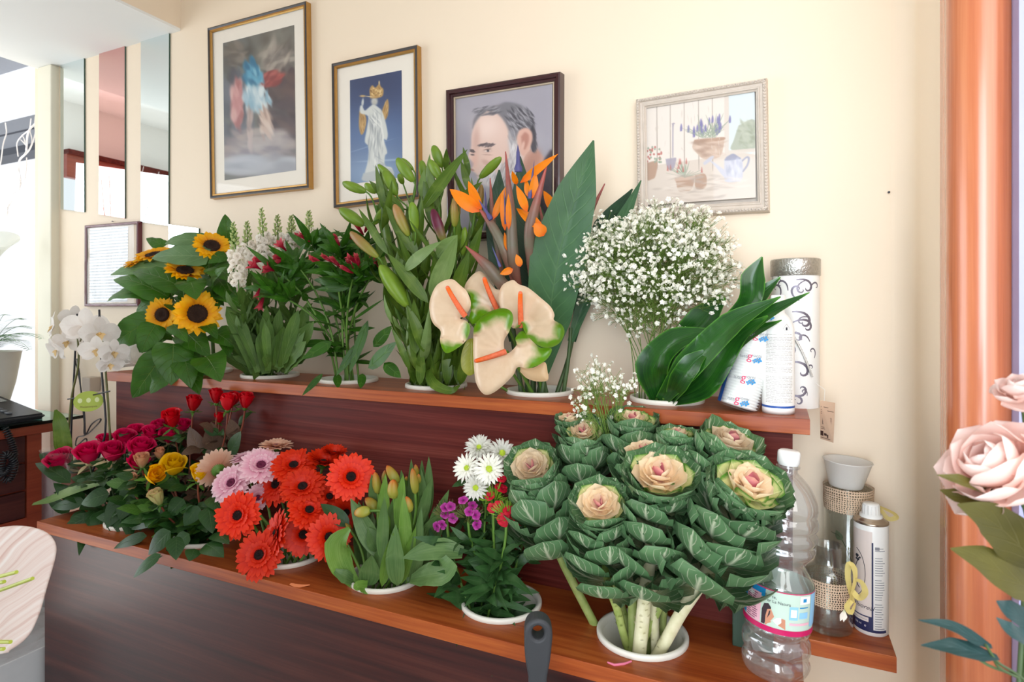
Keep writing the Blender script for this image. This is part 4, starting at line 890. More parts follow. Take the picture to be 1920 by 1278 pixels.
# ------------------------------------------------------------------ bird of paradise
sbeak = leafmat('strelitzia_beak', '5C6B55', '6E5B52', None, tr=.05, rough=.4, bumps=.2, basecol='A5524C', basew=.45, tipcol='8C4A48', streak=.2, kcol='B65F57', ks=(.7, 1.2))
sorange = leafmat('strelitzia_sepal', 'F27C06', 'F99413', None, tr=.3, rough=.45, bumps=.1, basecol='E8590B', basew=.3)
sblue = leafmat('strelitzia_blue_petal', '4B4876', '5D5C8E', None, tr=.1, rough=.45, bumps=.1)
def beak(mb, pts, ws):
    P = smooth_pts([W(*p) for p in pts], 5); w = np.interp(np.linspace(0, 1, len(P)), np.linspace(0, 1, len(ws)), [q*PXM(P[0])/2 for q in ws])
    tube(mb, P, w, 9, k='len')
STR = [('bird of paradise leaning left with wide orange sepals over the lily leaves', [(975, 560, 1.16), (950, 479, 1.1), (924, 425, 1.09), (901, 394, 1.08)], [9, 20, 17, 5],
        [(900, 397, 843, 354, 24), (903, 394, 878, 339, 16)], [(921, 411, 897, 373, 10)]),
       ('bird of paradise with tall upright grey-green beak before the portrait', [(978, 560, 1.17), (963, 490, 1.1), (958, 400, 1.09), (948, 284, 1.09)], [9, 22, 18, 2],
        [(924, 412, 951, 346, 13), (947, 433, 941, 362, 11), (954, 431, 953, 362, 10), (969, 346, 960, 320, 10), (951, 470, 946, 435, 8)], [(948, 420, 945, 352, 5)]),
       ('bird of paradise with brown beak and long sepal reaching right', [(1003, 560, 1.17), (993, 480, 1.11), (996, 420, 1.09), (1026, 306, 1.08)], [9, 15, 23, 2],
        [(975, 343, 1047, 288, 14), (989, 397, 968, 347, 15), (1020, 430, 968, 390, 17), (1020, 442, 1002, 418, 22), (998, 372, 1004, 322, 15), (991, 370, 986, 334, 10)], [(972, 322, 971, 270, 17), (993, 372, 1002, 300, 8)]),
       ('short bird of paradise with closed red-rimmed beak above the anthuriums', [(985, 575, 1.15), (943, 534, 1.09), (915, 500, 1.07), (873, 461, 1.05)], [10, 24, 22, 2], [(976, 500, 968, 476, 12), (962, 504, 937, 514, 12)], [(938, 500, 922, 460, 6)]),
       ('bird of paradise behind the large leaf with blue tongue and hidden beak', [(1020, 560, 1.2), (1022, 480, 1.18), (1020, 430, 1.16), (1010, 380, 1.16)], [7, 9, 9, 2], [(1046, 404, 1019, 357, 16), (1030, 412, 1048, 392, 10)], [(1026, 444, 1035, 372, 9)]),
       ('bird of paradise with slim reddish tip at the right of large leaf', [(1060, 560, 1.22), (1085, 470, 1.22), (1103, 410, 1.22), (1134, 344, 1.22)], [8, 10, 12, 2], [(1075, 455, 1092, 425, 8)], [(1092, 440, 1108, 410, 5)]),
       ('slender bird of paradise bud between lilies and the tallest beak', [(960, 600, 1.2), (935, 480, 1.15), (924, 410, 1.14), (919, 334, 1.14)], [7, 8, 11, 2], [], [(912, 400, 909, 350, 7)])]
for lab, pts, ws, ors, bls in STR:
    r = thing('bird_of_paradise', lab, 'flower', (UB['anth'][0], UY, ZU-.1), 'birds of paradise')
    b = MB(); beak(b, pts, ws); b.build('beak', sbeak, r)
    base = bucketpt(*UB['anth'], r=.042); P0 = W(*pts[0]); P1 = W(*pts[1])
    m2 = MB(); tube(m2, bez(base, base+np.array((0, 0, .1)), P0-nrm(P1-P0)*.04, P0+(P1-P0)*.15, 10), (.0055, .005), 7); m2.build('stem', L_['darkstem'], r)
    f = MB(); Y0 = pts[2][2]
    for (x0, y0, x1, y1, w) in ors:
        LPX(f, (x0, y0, Y0+ru(-.012, .0)), (x1, y1, Y0+ru(-.03, .01)), w*1.15, prof='lance', bend=ru(-.05, .08), fold=.14, nv=7, nu=4, up=.0)
    if ors: f.build('sepals', sorange, r)
    f = MB()
    for (x0, y0, x1, y1, w) in bls:
        a = W(x0, y0, Y0-.012); c = W(x1, y1, Y0-.02); f.M = fr(c-a, o=a); L = np.linalg.norm(c-a); s = w*PXM(a)/2
        lathe(f, [(s*.9, 0), (s, L*.12), (s*.55, L*.3), (s*.4, L*.7), (.0001, L)], 8)
    if bls: f.build('tongue', sblue, r)
SLV = [('huge upright paddle leaf standing between the bird of paradise and gypsophila', [(1022, 700, 1.17), (1030, 600, 1.15), (1048, 480, 1.13), (1082, 360, 1.13), (1113, 263, 1.14)], [14, 78, 108, 74, 3], 'strel', .12),
       ('paddle leaf leaning right behind the gypsophila toward the garden picture', [(1070, 640, 1.22), (1105, 540, 1.23), (1150, 450, 1.22), (1202, 338, 1.21)], [12, 34, 42, 2], 'strel', .15),
       ('dark paddle leaf half hidden behind the right-leaning one', [(1075, 640, 1.25), (1100, 520, 1.26), (1135, 425, 1.26), (1186, 354, 1.25)], [10, 34, 44, 3], 'streldark', .1),
       ('broad ribbed leaf behind the orange flowers beneath the portrait', [(1000, 640, 1.22), (1000, 520, 1.22), (985, 420, 1.22), (975, 293, 1.22)], [12, 80, 72, 3], 'streldark', .06),
       ('ribbed grey-green leaf beside the huge paddle leaf', [(1015, 680, 1.2), (1022, 560, 1.19), (1018, 460, 1.18), (1010, 380, 1.18)], [10, 58, 50, 3], 'strel', .05),
       ('dark leaf behind the lilies and the upright beak', [(960, 640, 1.24), (945, 500, 1.24), (935, 400, 1.23), (936, 318, 1.23)], [10, 56, 50, 3], 'streldark', .05)]
for lab, pts, ws, m, fo in SLV:
    r = thing('paddle_leaf', lab, 'leaf', (UB['anth'][0], UY, ZU-.1), 'bird of paradise leaves')
    mb = MB(); ribbon(mb, pts, ws, up=.1, fold=fo, cup=-.02, nu=10, sm=7, ruf=.015, rf=4); mb.build('blade', L_[m], r)
    a = W(*pts[0]); base = bucketpt(*UB['anth'], r=.045); m2 = MB(); tube(m2, bez(base, base+np.array((0, 0, .08)), a-np.array((0, 0, .05)), a+np.array((0, 0, .03)), 8), (.006, .004), 7); m2.build('stalk', L_['darkstem'], r)

# ------------------------------------------------------------------ anthuriums
anth = leafmat('anthurium_spathe', 'D9BA9A', 'E6CEB2', None, tr=.18, rough=.28, bumps=.5, scale=34, kcol='5E8E18', ks=(.25, .7), spec=.6)
spad = leafmat('anthurium_spadix', 'D9664A', 'E88464', None, tr=0, rough=.6, bumps=.8, scale=260, tipcol='EE6A2E')
spad.node_tree.nodes['Principled BSDF']
peach = leafmat('peach_spathe_back', 'D8B48C', 'E3C49E', None, tr=.2, rough=.4, bumps=.4, kcol='7F8F2A', ks=(.3, .9))
oliv = leafmat('olive_spathe', '8A8C34', 'A0A246', 'B8B860', vs=.2, tr=.2, rough=.35)
def z5(l): return [(780+x/4.563, 480+y/4.563) for x, y in l]
AN = [('anthurium at the left with coral spadix and green lower lobe', [(180, 245), (300, 195), (380, 250), (440, 310), (470, 420), (420, 510), (375, 530), (440, 560), (465, 620), (430, 720), (350, 790), (265, 830), (225, 790), (205, 720), (210, 640), (150, 580), (120, 500), (118, 380)], 1.05, (420, 510, 270, 270), [(265, 830, 105), (470, 640, 80), (360, 800, 60)]),
      ('anthurium at the back centre, partly hidden by the others', [(495, 150), (545, 130), (590, 160), (650, 250), (700, 285), (770, 260), (760, 350), (720, 450), (620, 490), (500, 580), (455, 530), (470, 460), (455, 400), (465, 340), (415, 280), (440, 210)], 1.085, (690, 445, 585, 195), [(470, 380, 85), (490, 550, 90), (560, 500, 70)]),
      ('anthurium at the right with broad green rolled rim', [(835, 205), (880, 240), (960, 270), (1060, 350), (1150, 430), (1185, 500), (1180, 545), (1250, 590), (1270, 660), (1220, 750), (1110, 785), (1000, 735), (930, 650), (905, 560), (890, 600), (820, 610), (740, 480), (705, 360), (730, 260), (780, 220)], 1.06, (900, 600, 893, 318), [(1260, 650, 95), (1180, 770, 90), (1080, 790, 90), (980, 730, 75), (915, 620, 60)]),
      ('largest anthurium at the front, spadix pointing left, two green lobes', [(500, 600), (560, 520), (640, 470), (740, 445), (810, 470), (832, 540), (800, 640), (755, 720), (758, 800), (790, 830), (860, 760), (850, 700), (905, 640), (960, 690), (1060, 780), (1160, 790), (1130, 870), (1050, 930), (960, 960), (870, 950), (830, 1020), (740, 1110), (650, 1175), (580, 1180), (520, 1100), (500, 1000), (490, 850), (490, 700)], 1.03, (768, 815, 515, 895), [(600, 480, 130), (740, 450, 120), (830, 560, 80), (520, 600, 60), (1160, 830, 160), (1060, 930, 110), (900, 650, 90)])]
for lab, ol, Y, sp, gr in AN:
    r = thing('anthurium', lab, 'anthurium', (UB['anth'][0], UY, ZU-.1), 'anthuriums')
    O = z5(ol); cx, cy = 780+sp[0]/4.563, 480+sp[1]/4.563; G_ = [(780+a/4.563, 480+b/4.563, c*1.6/4.563) for a, b, c in gr]
    def kf(x, y, d): return max([0]+[1-math.hypot(x-a, y-b)/q for a, b, q in G_])*1.5*(.55+.45*math.exp(-d/9.))
    def dep(x, y, d, cx=cx, cy=cy, G_=G_):
        rr = math.hypot(x-cx, y-cy); g = max([0]+[1-math.hypot(x-a, y-b)/(q*1.2) for a, b, q in G_])
        return -.010*(1-math.exp(-rr/22))+.007*math.exp(-d/4.)*(1 if g < .3 else -1.6)-.008*g+.0004*math.sin(math.atan2(y-cy, x-cx)*19)*min(1, rr/40)
    mb = MB(); sheet(mb, O, Y, 2.6, dep, kf); mb.build('spathe', anth, r)
    a = W(cx, cy, Y-.006); b = W(780+sp[2]/4.563, 480+sp[3]/4.563, Y-.035); m2 = MB(); mid = (a+b)/2+np.array((0, -.006, -.003))
    tube(m2, bez(a, a*.6+mid*.4, mid*.5+b*.5, b, 12), (.0058, .0055, .005, .0042), 10)
    ball(m2, b, .0042, seg=10, rings=6); m2.build('spadix', spad, r)
    base = bucketpt(*UB['anth'], r=.04); m2 = MB(); e = W(cx, cy, Y+.002); tube(m2, bez(base, base+np.array((0, 0, .12)), e+np.array((.01, .06, -.05)), e+np.array((0, .004, 0)), 10), .0032, 6); m2.build('stem', L_['stem'], r)
r = thing('anthurium', 'low peach anthurium seen from behind, under the largest one', 'anthurium', (UB['anth'][0], UY, ZU-.1), 'anthuriums')
mb = MB(); sheet(mb, z5([(870, 945), (1000, 955), (1100, 905), (1125, 980), (1128, 1060), (1040, 1072), (960, 1050), (910, 1010)]), 1.085, 3, lambda x, y, d: -.008*(1-math.exp(-d/6))); mb.build('spathe', peach, r)
m2 = MB(); e = W(975, 690, 1.09); base = bucketpt(*UB['anth']); tube(m2, bez(base, base+np.array((0, 0, .08)), e+np.array((0, .03, -.04)), e, 8), .003, 6); m2.build('stem', L_['stem'], r)
r = thing('anthurium', 'olive-green anthurium edge-on behind the largest one', 'anthurium', (UB['anth'][0], UY, ZU-.1), 'anthuriums')
mb = MB(); sheet(mb, z5([(450, 710), (520, 715), (560, 800), (540, 950), (470, 1020), (420, 1000), (388, 950), (385, 860), (410, 770)]), 1.09, 3, lambda x, y, d: -.006*(1-math.exp(-d/6))); mb.build('spathe', oliv, r)
m2 = MB(); e = W(880, 690, 1.1); tube(m2, bez(base, base+np.array((0, 0, .1)), e+np.array((.02, .03, -.03)), e, 8), .003, 6); m2.build('stem', L_['stem'], r)

# ------------------------------------------------------------------ gypsophila and aspidistra
gypw = leafmat('gypsophila_blossom', 'F4F1E6', 'FCFAF2', None, tr=.3, rough=.7, bumps=0)
gyps = leafmat('gypsophila_stem', '5E7A34', '7C9648', None, tr=0, rough=.6, bumps=0)
def puff(mb, c, r):
    mb.M = fr((ru(-1, 1), ru(-1, .2), ru(-.5, 1)), o=c, roll=ru(0, 6))
    for lay in range(2):
        for k in range(5):
            a = k*1.2566+lay*.6; e = (.25, .95)[lay]; d = np.array((math.cos(a)*math.cos(e), math.sin(a)*math.cos(e), math.sin(e)))
            s = np.array((-math.sin(a), math.cos(a), 0)); l = r*(1., .8)[lay]
            mb.add([(0, 0, 0), d*l*.7-s*l*.42, d*l, d*l*.7+s*l*.42], [(0, 1, 2, 3)])
    mb.M = None
def gyp_bunch(name, label, anchor, ctr, rad, nmain, nsub, nb, rootloc, cat, low=.0, r0=.0052):
    r = thing(name, label, cat, rootloc)
    st_ = MB(); fl_ = MB()
    for i in range(nmain):
        a = anchor+np.array((ru(-.03, .03), ru(-.03, .03), 0)); u_, v_ = ru(-1, 1), ru(-1, 1)
        tgt = ctr+np.array((u_*rad[0]*.55, v_*rad[1]*.55, ru(-.35, .35)*rad[2]))
        C = bez(a, a+np.array((0, 0, .12)), tgt*.7+a*.3, tgt, 7); tube(st_, C, (.0011, .0007), 3, cap=False)
        for s in range(nsub):
            q = C[RR.choice((4, 5, 6, 7))]
            while True:
                w = np.array((ru(-1, 1), ru(-1, 1), ru(-1, 1)))
                if .35 < w@w < 1 and not (w[2] < -.45 and RR.random() < .8): break
            e = ctr+w*rad*np.array((1, 1, 1)); m_ = (q+e)/2+np.array((0, 0, ru(-.01, .015)))
            tube(st_, bez(q, m_, m_, e, 3), (.0006, .0004), 3, cap=False)
            for k in range(nb):
                p = e+np.array((ru(-1, 1), ru(-1, 1), ru(-.7, 1)))*.022
                tube(st_, np.array([e+(q-e)*ru(0, .25), p]), (.0004, .0003), 3, cap=False)
                puff(fl_, p, r0*RR.choice((.45, .75, 1, 1.1)))
    o = st_.build('stems', gyps, r); o = fl_.build('blossoms', gypw, r); o['kind'] = 'stuff'
    return r
gyp_bunch('gypsophila', "airy cloud of white baby's breath in front of the garden picture", np.array((UB['gyp'][0]-.03, UY, ZU-.02)), W(1218, 510, 1.17), np.array((.168, .085, .130)), 19, 26, 9, (UB['gyp'][0], UY, ZU-.1), 'flowers')
r = gyp_bunch('gypsophila', "small sprig of baby's breath rising behind the kale heads", np.array((LB['kale'][0], 1.035, ZL-.05)), W(1128, 742, 1.05), np.array((.060, .03, .060)), 6, 9, 4, (LB['kale'][0], LY, ZL-.1), 'flowers', r0=.0046)
ASP = [('aspidistra leaf arching left with broad folded blade', [(1232, 752, 1.16), (1225, 690, 1.13), (1268, 640, 1.11), (1355, 618, 1.09)], [22, 66, 52, 3]),
       ('aspidistra leaf with tip standing up beside the gypsophila', [(1238, 752, 1.18), (1270, 660, 1.17), (1320, 600, 1.16), (1357, 556, 1.15)], [20, 52, 60, 16]),
       ('tallest aspidistra leaf with upright pointed tip', [(1245, 752, 1.18), (1320, 660, 1.16), (1400, 575, 1.14), (1413, 520, 1.13), (1429, 481, 1.13)], [20, 40, 40, 44, 3]),
       ('aspidistra leaf running to a long thin tip over the canister', [(1250, 752, 1.17), (1330, 670, 1.12), (1420, 600, 1.09), (1518, 548, 1.07)], [20, 52, 34, 2]),
       ('aspidistra leaf with glossy middle of the sheaf', [(1240, 752, 1.14), (1290, 690, 1.10), (1370, 610, 1.08), (1464, 556, 1.07)], [24, 56, 50, 3]),
       ('aspidistra leaf lowest in sheaf ending in pale underside', [(1255, 752, 1.15), (1320, 720, 1.11), (1375, 640, 1.09), (1440, 592, 1.07)], [26, 60, 46, 4]),
       ('aspidistra leaf curling to the cup packet', [(1262, 752, 1.17), (1310, 715, 1.13), (1380, 640, 1.12), (1466, 600, 1.1)], [26, 56, 42, 2]),
       ('aspidistra leaf tip showing behind the sheaf', [(1250, 752, 1.2), (1340, 650, 1.18), (1420, 560, 1.16), (1463, 519, 1.16)], [20, 44, 34, 3]),
       ('short dark aspidistra leaf at the rim front', [(1255, 753, 1.14), (1275, 715, 1.10), (1300, 680, 1.09), (1330, 655, 1.09)], [20, 44, 40, 6])]
for lab, pts, ws in ASP:
    r = thing('aspidistra_leaf', lab, 'leaf', (UB['gyp'][0], UY, ZU-.1), 'aspidistra leaves')
    mb = MB(); ribbon(mb, pts, ws, up=.5, fold=.12, cup=.03, nu=6, sm=7, k='edge', ruf=.03, rf=2.5); mb.build('blade', L_['aspi'], r)
    a = W(*pts[0]); m2 = MB(); tube(m2, [bucketpt(*UB['gyp'], r=.035), a+(W(*pts[1])-a)*.1], .003, 6); m2.build('stalk', L_['stem'], r)
# ------------------------------------------------------------------ roses
def rosemat(name, c1, c2, base=None, tip=None, tr=.22, kcol=None): return leafmat(name, c1, c2, None, tr=tr, rough=.5, bumps=.12, scale=30, basecol=base, tipcol=tip, kcol=kcol, ks=(.6, 1.1))
R_ = {'cerise': rosemat('cerise_rose_petal', 'B4143F', 'CB2450', tip='D63A62'), 'red': rosemat('red_rose_petal', 'B01420', 'C92029', tip='D2343A'), 'yellow': rosemat('yellow_rose_petal', 'EBAF06', 'F8CB18', tr=.3),
      'yelred': rosemat('red_edged_yellow_petal', 'F0B616', 'F8CF26', kcol='A8182A', tr=.3), 'peach': rosemat('peach_rose_petal', 'D9A07C', 'DDB288', base='B9B878', kcol='C97468'), 'cream': rosemat('greenish_cream_petal', 'C7C07C', 'DCD09A', base='A9B865', kcol='CF9A80')}
def rose_head(root, c, axis, R, kind, tall=1.25, opn=.22, np_=15, name='bloom'):
    """spiral of cupped petals; R = outer radius"""
    mb = MB(); mb.M = fr(axis, roll=ru(0, 6), o=c); H = R*2*tall*.78
    for i in range(np_):
        f = (i+.6)/np_; a0 = i*2.39996; rad = R*(.16+.84*f**.75); h = H*(1.02-.10*f); span = 2.5-1.0*f
        nu, nv = 8, 8; u = np.linspace(-1, 1, nu+1)[None]; v = np.linspace(0, 1, nv+1)[:, None]
        top = h*(1-.20*np.abs(u)**2.4*(.6+.4*f)); z = top*v-R*.15
        body = np.sin(np.clip(v*1.25+.22, 0, 1.57))**.8     # urn
        rr = rad*(body*(.93+.0*u)-(.10+.18*(1-f))*np.clip(v-.45, 0, 1)) + rad*opn*f*np.clip((v-.78)/.22, 0, 1)**2*(1+.8*u**2)
        rr = rr+R*.04*np.sin(u*3+i)*v
        z = z-rad*opn*.9*f*np.clip((v-.86)/.14, 0, 1)**2
        an = a0+u*span/2
        P = np.stack([rr*np.cos(an), rr*np.sin(an), z+0*u], -1)
        mb.grid(P, np.stack(np.meshgrid(u[0]*.5+.5, v[:, 0]), -1), np.maximum(np.abs(u)**4, v**7)+0*v)
    mb.build(name, R_[kind], root)
    s = MB(); s.M = fr(axis, roll=ru(0, 6), o=c)
    lathe(s, [(.002, -R*.55), (R*.22, -R*.45), (R*.30, -R*.3), (R*.24, -R*.1)], 10)
    for i in range(5):
        a = i*1.2566; b = np.array((math.cos(a)*R*.22, math.sin(a)*R*.22, -R*.3)); e = ru(-.5, .5)
        d = np.array((math.cos(a)*math.cos(e), math.sin(a)*math.cos(e), math.sin(e))); blade(s, b, b+d*R*ru(.8, 1.25), R*.3, n=(0, 0, 1), prof='lance', bend=ru(-.2, .2), nv=5, nu=2)
    s.build('calyx', L_['rosebright'] if kind not in ('cerise',) else L_['rosepale'], root)
L_['rosepale'] = leafmat('rose_sepal_pale', '9A8F6A', 'B0A57E', None, tr=.1, rough=.5)
def roseleaves(g, C, n, lo, hi, lmin=.035, lmax=.055, mats=(0,), out=.9, fwd=-.35, up=.3):
    for i in range(n):
        q = C[min(int(ru(lo, hi)*len(C)), len(C)-1)]; a = ru(0, 6.28); d = nrm(np.array((math.cos(a)*out, math.sin(a)*out*.7+fwd, up+ru(-.5, .4)))); l = ru(lmin, lmax)
        s = nrm(np.cross(d, (0, 0, 1))); p = q+d*l*.5; tube(g, [q, p+d*l*.4], .0008, 4, max(mats), cap=False)
        for b, t, k in ((p+d*l*.35, d, 1.), (p, nrm(d*.5+s), .85), (p, nrm(d*.5-s), .85)):
            t = nrm(t+np.array((0, 0, ru(-.35, .1)))); blade(g, b, b+t*l*k, l*.62*k, n=nrm(np.array((ru(-.4, .4), -.5, .8))+tocam(q)*.3), prof='ovate', bend=ru(.02, .14), cup=ru(-.12, .02), fold=ru(0, .1), ruf=.04, nv=6, nu=4, mat=RR.choice(mats))
CER = [('cerise rose farthest left, round and closed', (115, 857), 25, .965, -.35, .2), ('cerise rose second from left in its front row', (167, 845), 25, .965, -.1, .45), ('cerise rose third from left in its front row', (211, 842), 24, .96, .1, .45),
       ('small cerise rose behind the second and third of the front row', (196, 822), 15, 1.02, 0, .8), ('cerise rose in the second row over the third', (234, 818), 22, 1.0, 0, .8), ('little dark cerise rose at the top of the second row', (254, 804), 15, 1.04, 0, .7),
       ('cerise rose with open swirled top near the red roses', (284, 811), 22, 1.02, .1, .8), ('cerise rose tucked above the peach rosebuds', (265, 835), 25, .98, .1, .7), ('cerise rose lowest, peeking out left of the peach bud', (258, 862), 20, .965, .1, .4),
       ('cerise rose behind, between swirled rose and first red rose', (300, 796), 17, 1.05, 0, .8), ('cerise rose in the shade under the first red rose', (318, 812), 19, 1.04, .1, .6), ('cerise rose at the back against dark riser', (345, 794), 15, 1.065, .1, .6)]
for j, (lab, (px, py), rp, Y, sd, up) in enumerate(CER):
    c = W(px, py+rp*.3, Y); r = thing('rose', lab, 'rose', (LB['rose'][0], LY, ZL-.1), 'cerise roses'); R = rp*PXM(c)*.98; A = ax(c, sd, up+.5, .55)
    rose_head(r, c-A*R*.5, A, R, 'cerise', 1.0, .18)
    C = mkstem(r, bucketpt(*LB['rose'], r=.05), c-A*R*1.0, A, L_['darkstem'], (.0028, .0024))
    g = MB(); roseleaves(g, C, 12, .3, .98, mats=(0,))
    if j == 0:
        LPX(g, (132, 905, .95), (66, 868, .93), 28, prof='ovate', bend=.1, fold=.05, mat=0); LPX(g, (160, 940, .95), (96, 952, .92), 24, prof='ovate', bend=.08)
        LPX(g, (138, 935, .96), (100, 905, .93), 24, prof='ovate', bend=.08)
    if j == 1: LPX(g, (205, 925, .94), (152, 945, .905), 36, prof='ovate', bend=.08); LPX(g, (170, 968, .94), (118, 992, .90), 28, prof='ovate', bend=.08); LPX(g, (163, 985, .93), (148, 1042, .875), 20, prof='ovate', bend=.12)
    if j == 2: LPX(g, (230, 930, .95), (200, 990, .91), 36, prof='ovate'); LPX(g, (255, 900, .96), (225, 950, .93), 34, prof='ovate')
    if j in (1, 2, 7, 8):
        for k in range(4): x = ru(150, 262); LPX(g, (x, ru(950, 972), .955), (x-ru(-14, 22), ru(992, 1014), .925), ru(26, 34), prof='ovate', bend=.1, cup=-.06)
    if j == 7: LPX(g, (240, 960, .95), (180, 970, .92), 34, prof='ovate'); LPX(g, (130, 960, .95), (86, 930, .94), 22, prof='ovate')
    g.build('foliage', [L_['rose']], r)
r = thing('loose_leaf', 'long pale leaf lying across the cerise roses pointing to the drawers', 'leaf', W(190, 905, .95), None)
mb = MB(); ribbon(mb, [(192, 902, .96), (140, 918, .94), (95, 936, .925), (61, 945, .92)], [16, 20, 17, 5], fold=.1, up=.5); mb.build('blade', L_['lilylight'], r)
RED = [('lowest red rose, full and heart-shaped in front of riser', (323, 781), 20, 1.03, -.1, .6), ('red rose with frilly sepals second from left of the red row', (362, 753), 17, 1.05, .1, 1.4), ('red rosebud in the red row leaning left', (405, 740), 16, 1.055, -.1, 1.5),
       ('red rose overlapping two neighbours in the middle of red row', (427, 751), 18, 1.04, 0, 1.5), ('red rose at the right end of the red row', (460, 748), 17, 1.05, .1, 1.5), ('small shaded red rose below the red row', (411, 781), 11, 1.07, 0, 1.2), ('red rose behind the middle one, only its side showing', (438, 745), 14, 1.07, .3, 1.5)]
for j, (lab, (px, py), rp, Y, sd, up) in enumerate(RED):
    c = W(px, py+rp*.45, Y); r = thing('rose', lab, 'rose', (LB['mix'][0], LY, ZL-.1), 'red roses'); R = rp*PXM(c)*.92; A = ax(c, sd, up, .35)
    rose_head(r, c-A*R*.4, A, R, 'red', 1.25, .2 if j == 0 else .08, 12)
    C = mkstem(r, bucketpt(LB['mix'][0]-.07, LY, ZL, r=.03), c-A*R*.9, A, L_['redstem'], (.0026, .0022))
    g = MB(); roseleaves(g, C, 5, .4, .82, mats=(0, 1), fwd=-.2)
    if j == 3: LPX(g, (400, 845, 1.03), (396, 790, 1.02), 34, prof='ovate', mat=0); LPX(g, (430, 850, 1.03), (452, 808, 1.02), 30, prof='ovate', mat=1)
    if j == 2: LPX(g, (375, 850, 1.03), (355, 800, 1.02), 30, prof='ovate', mat=0); LPX(g, (440, 820, 1.05), (432, 785, 1.04), 26, prof='ovate', mat=0)
    g.build('foliage', [L_['rosered'], L_['rose']], r)
MIX = [('full yellow rose in the middle of the mixed bunch', (326, 866), 26, .96, .05, .8, 'yellow', 1.05, .2), ('deep yellow rose next to the peach gerbera', (373, 884), 21, .965, .1, 1.0, 'yellow', 1.1, .12),
       ('opening yellow rose with red petal edges', (287, 884), 22, .93, .3, .25, 'yelred', 1.2, .1), ('peach rosebud just above the red-edged yellow rose', (266, 862), 16, .95, -.1, 1.3, 'peach', 1.3, .15),
       ('peach rosebud at lower left of the mixed bunch', (246, 902), 18, .94, -.4, 1.0, 'peach', 1.2, .15), ('greenish cream rosebud hanging lowest in the mixed bunch', (297, 930), 18, .92, -.4, .9, 'cream', 1.25, .08), ('tiny peach bud behind the full yellow rose', (300, 849), 12, 1.0, 0, 1.2, 'peach', 1.3, .1)]
for j, (lab, (px, py), rp, Y, sd, up, kd, tall, opn) in enumerate(MIX):
    c = W(px, py+rp*.4, Y); r = thing('rose', lab, 'rose', (LB['mix'][0], LY, ZL-.1), 'yellow and peach roses'); R = rp*PXM(c)*.92; A = ax(c, sd, up, .5)
    rose_head(r, c-A*R*.4, A, R, kd, tall, opn, 12)
    C = mkstem(r, bucketpt(*LB['mix'], r=.05), c-A*R*.9, A, L_['redstem'], (.0028, .0024))
    g = MB(); roseleaves(g, C, 13, .22, .9, .038, .058, mats=(0, 0, 0, 1), fwd=-.45)
    ML = {0: [(345, 935, 315, 968, 36), (395, 930, 420, 965, 34), (372, 948, 345, 986, 32)], 1: [(390, 950, 398, 1000, 38), (385, 1020, 420, 1045, 38), (365, 1028, 355, 1052, 28), (400, 1000, 430, 1020, 30)], 2: [(288, 952, 243, 940, 24), (320, 995, 278, 1040, 38)],
          4: [(308, 962, 246, 992, 36), (276, 1004, 213, 1028, 24), (245, 930, 225, 975, 34)], 5: [(302, 1038, 250, 1083, 22), (330, 1005, 330, 1050, 34), (355, 1000, 325, 1030, 34)]}
    for (x0, y0, x1, y1, w) in ML.get(j, []):
        Y0 = .96-max(0, (y1-960))*.0008; LPX(g, (x0, y0, Y0), (x1, y1, Y0-.025), w, prof='ovate', bend=.08, cup=-.06, fold=.05, nv=8, nu=4, mat=1 if (x0, y0) == (288, 952) else 0, up=.6)
    g.build('foliage', [L_['rose'], L_['rosebright']], r)

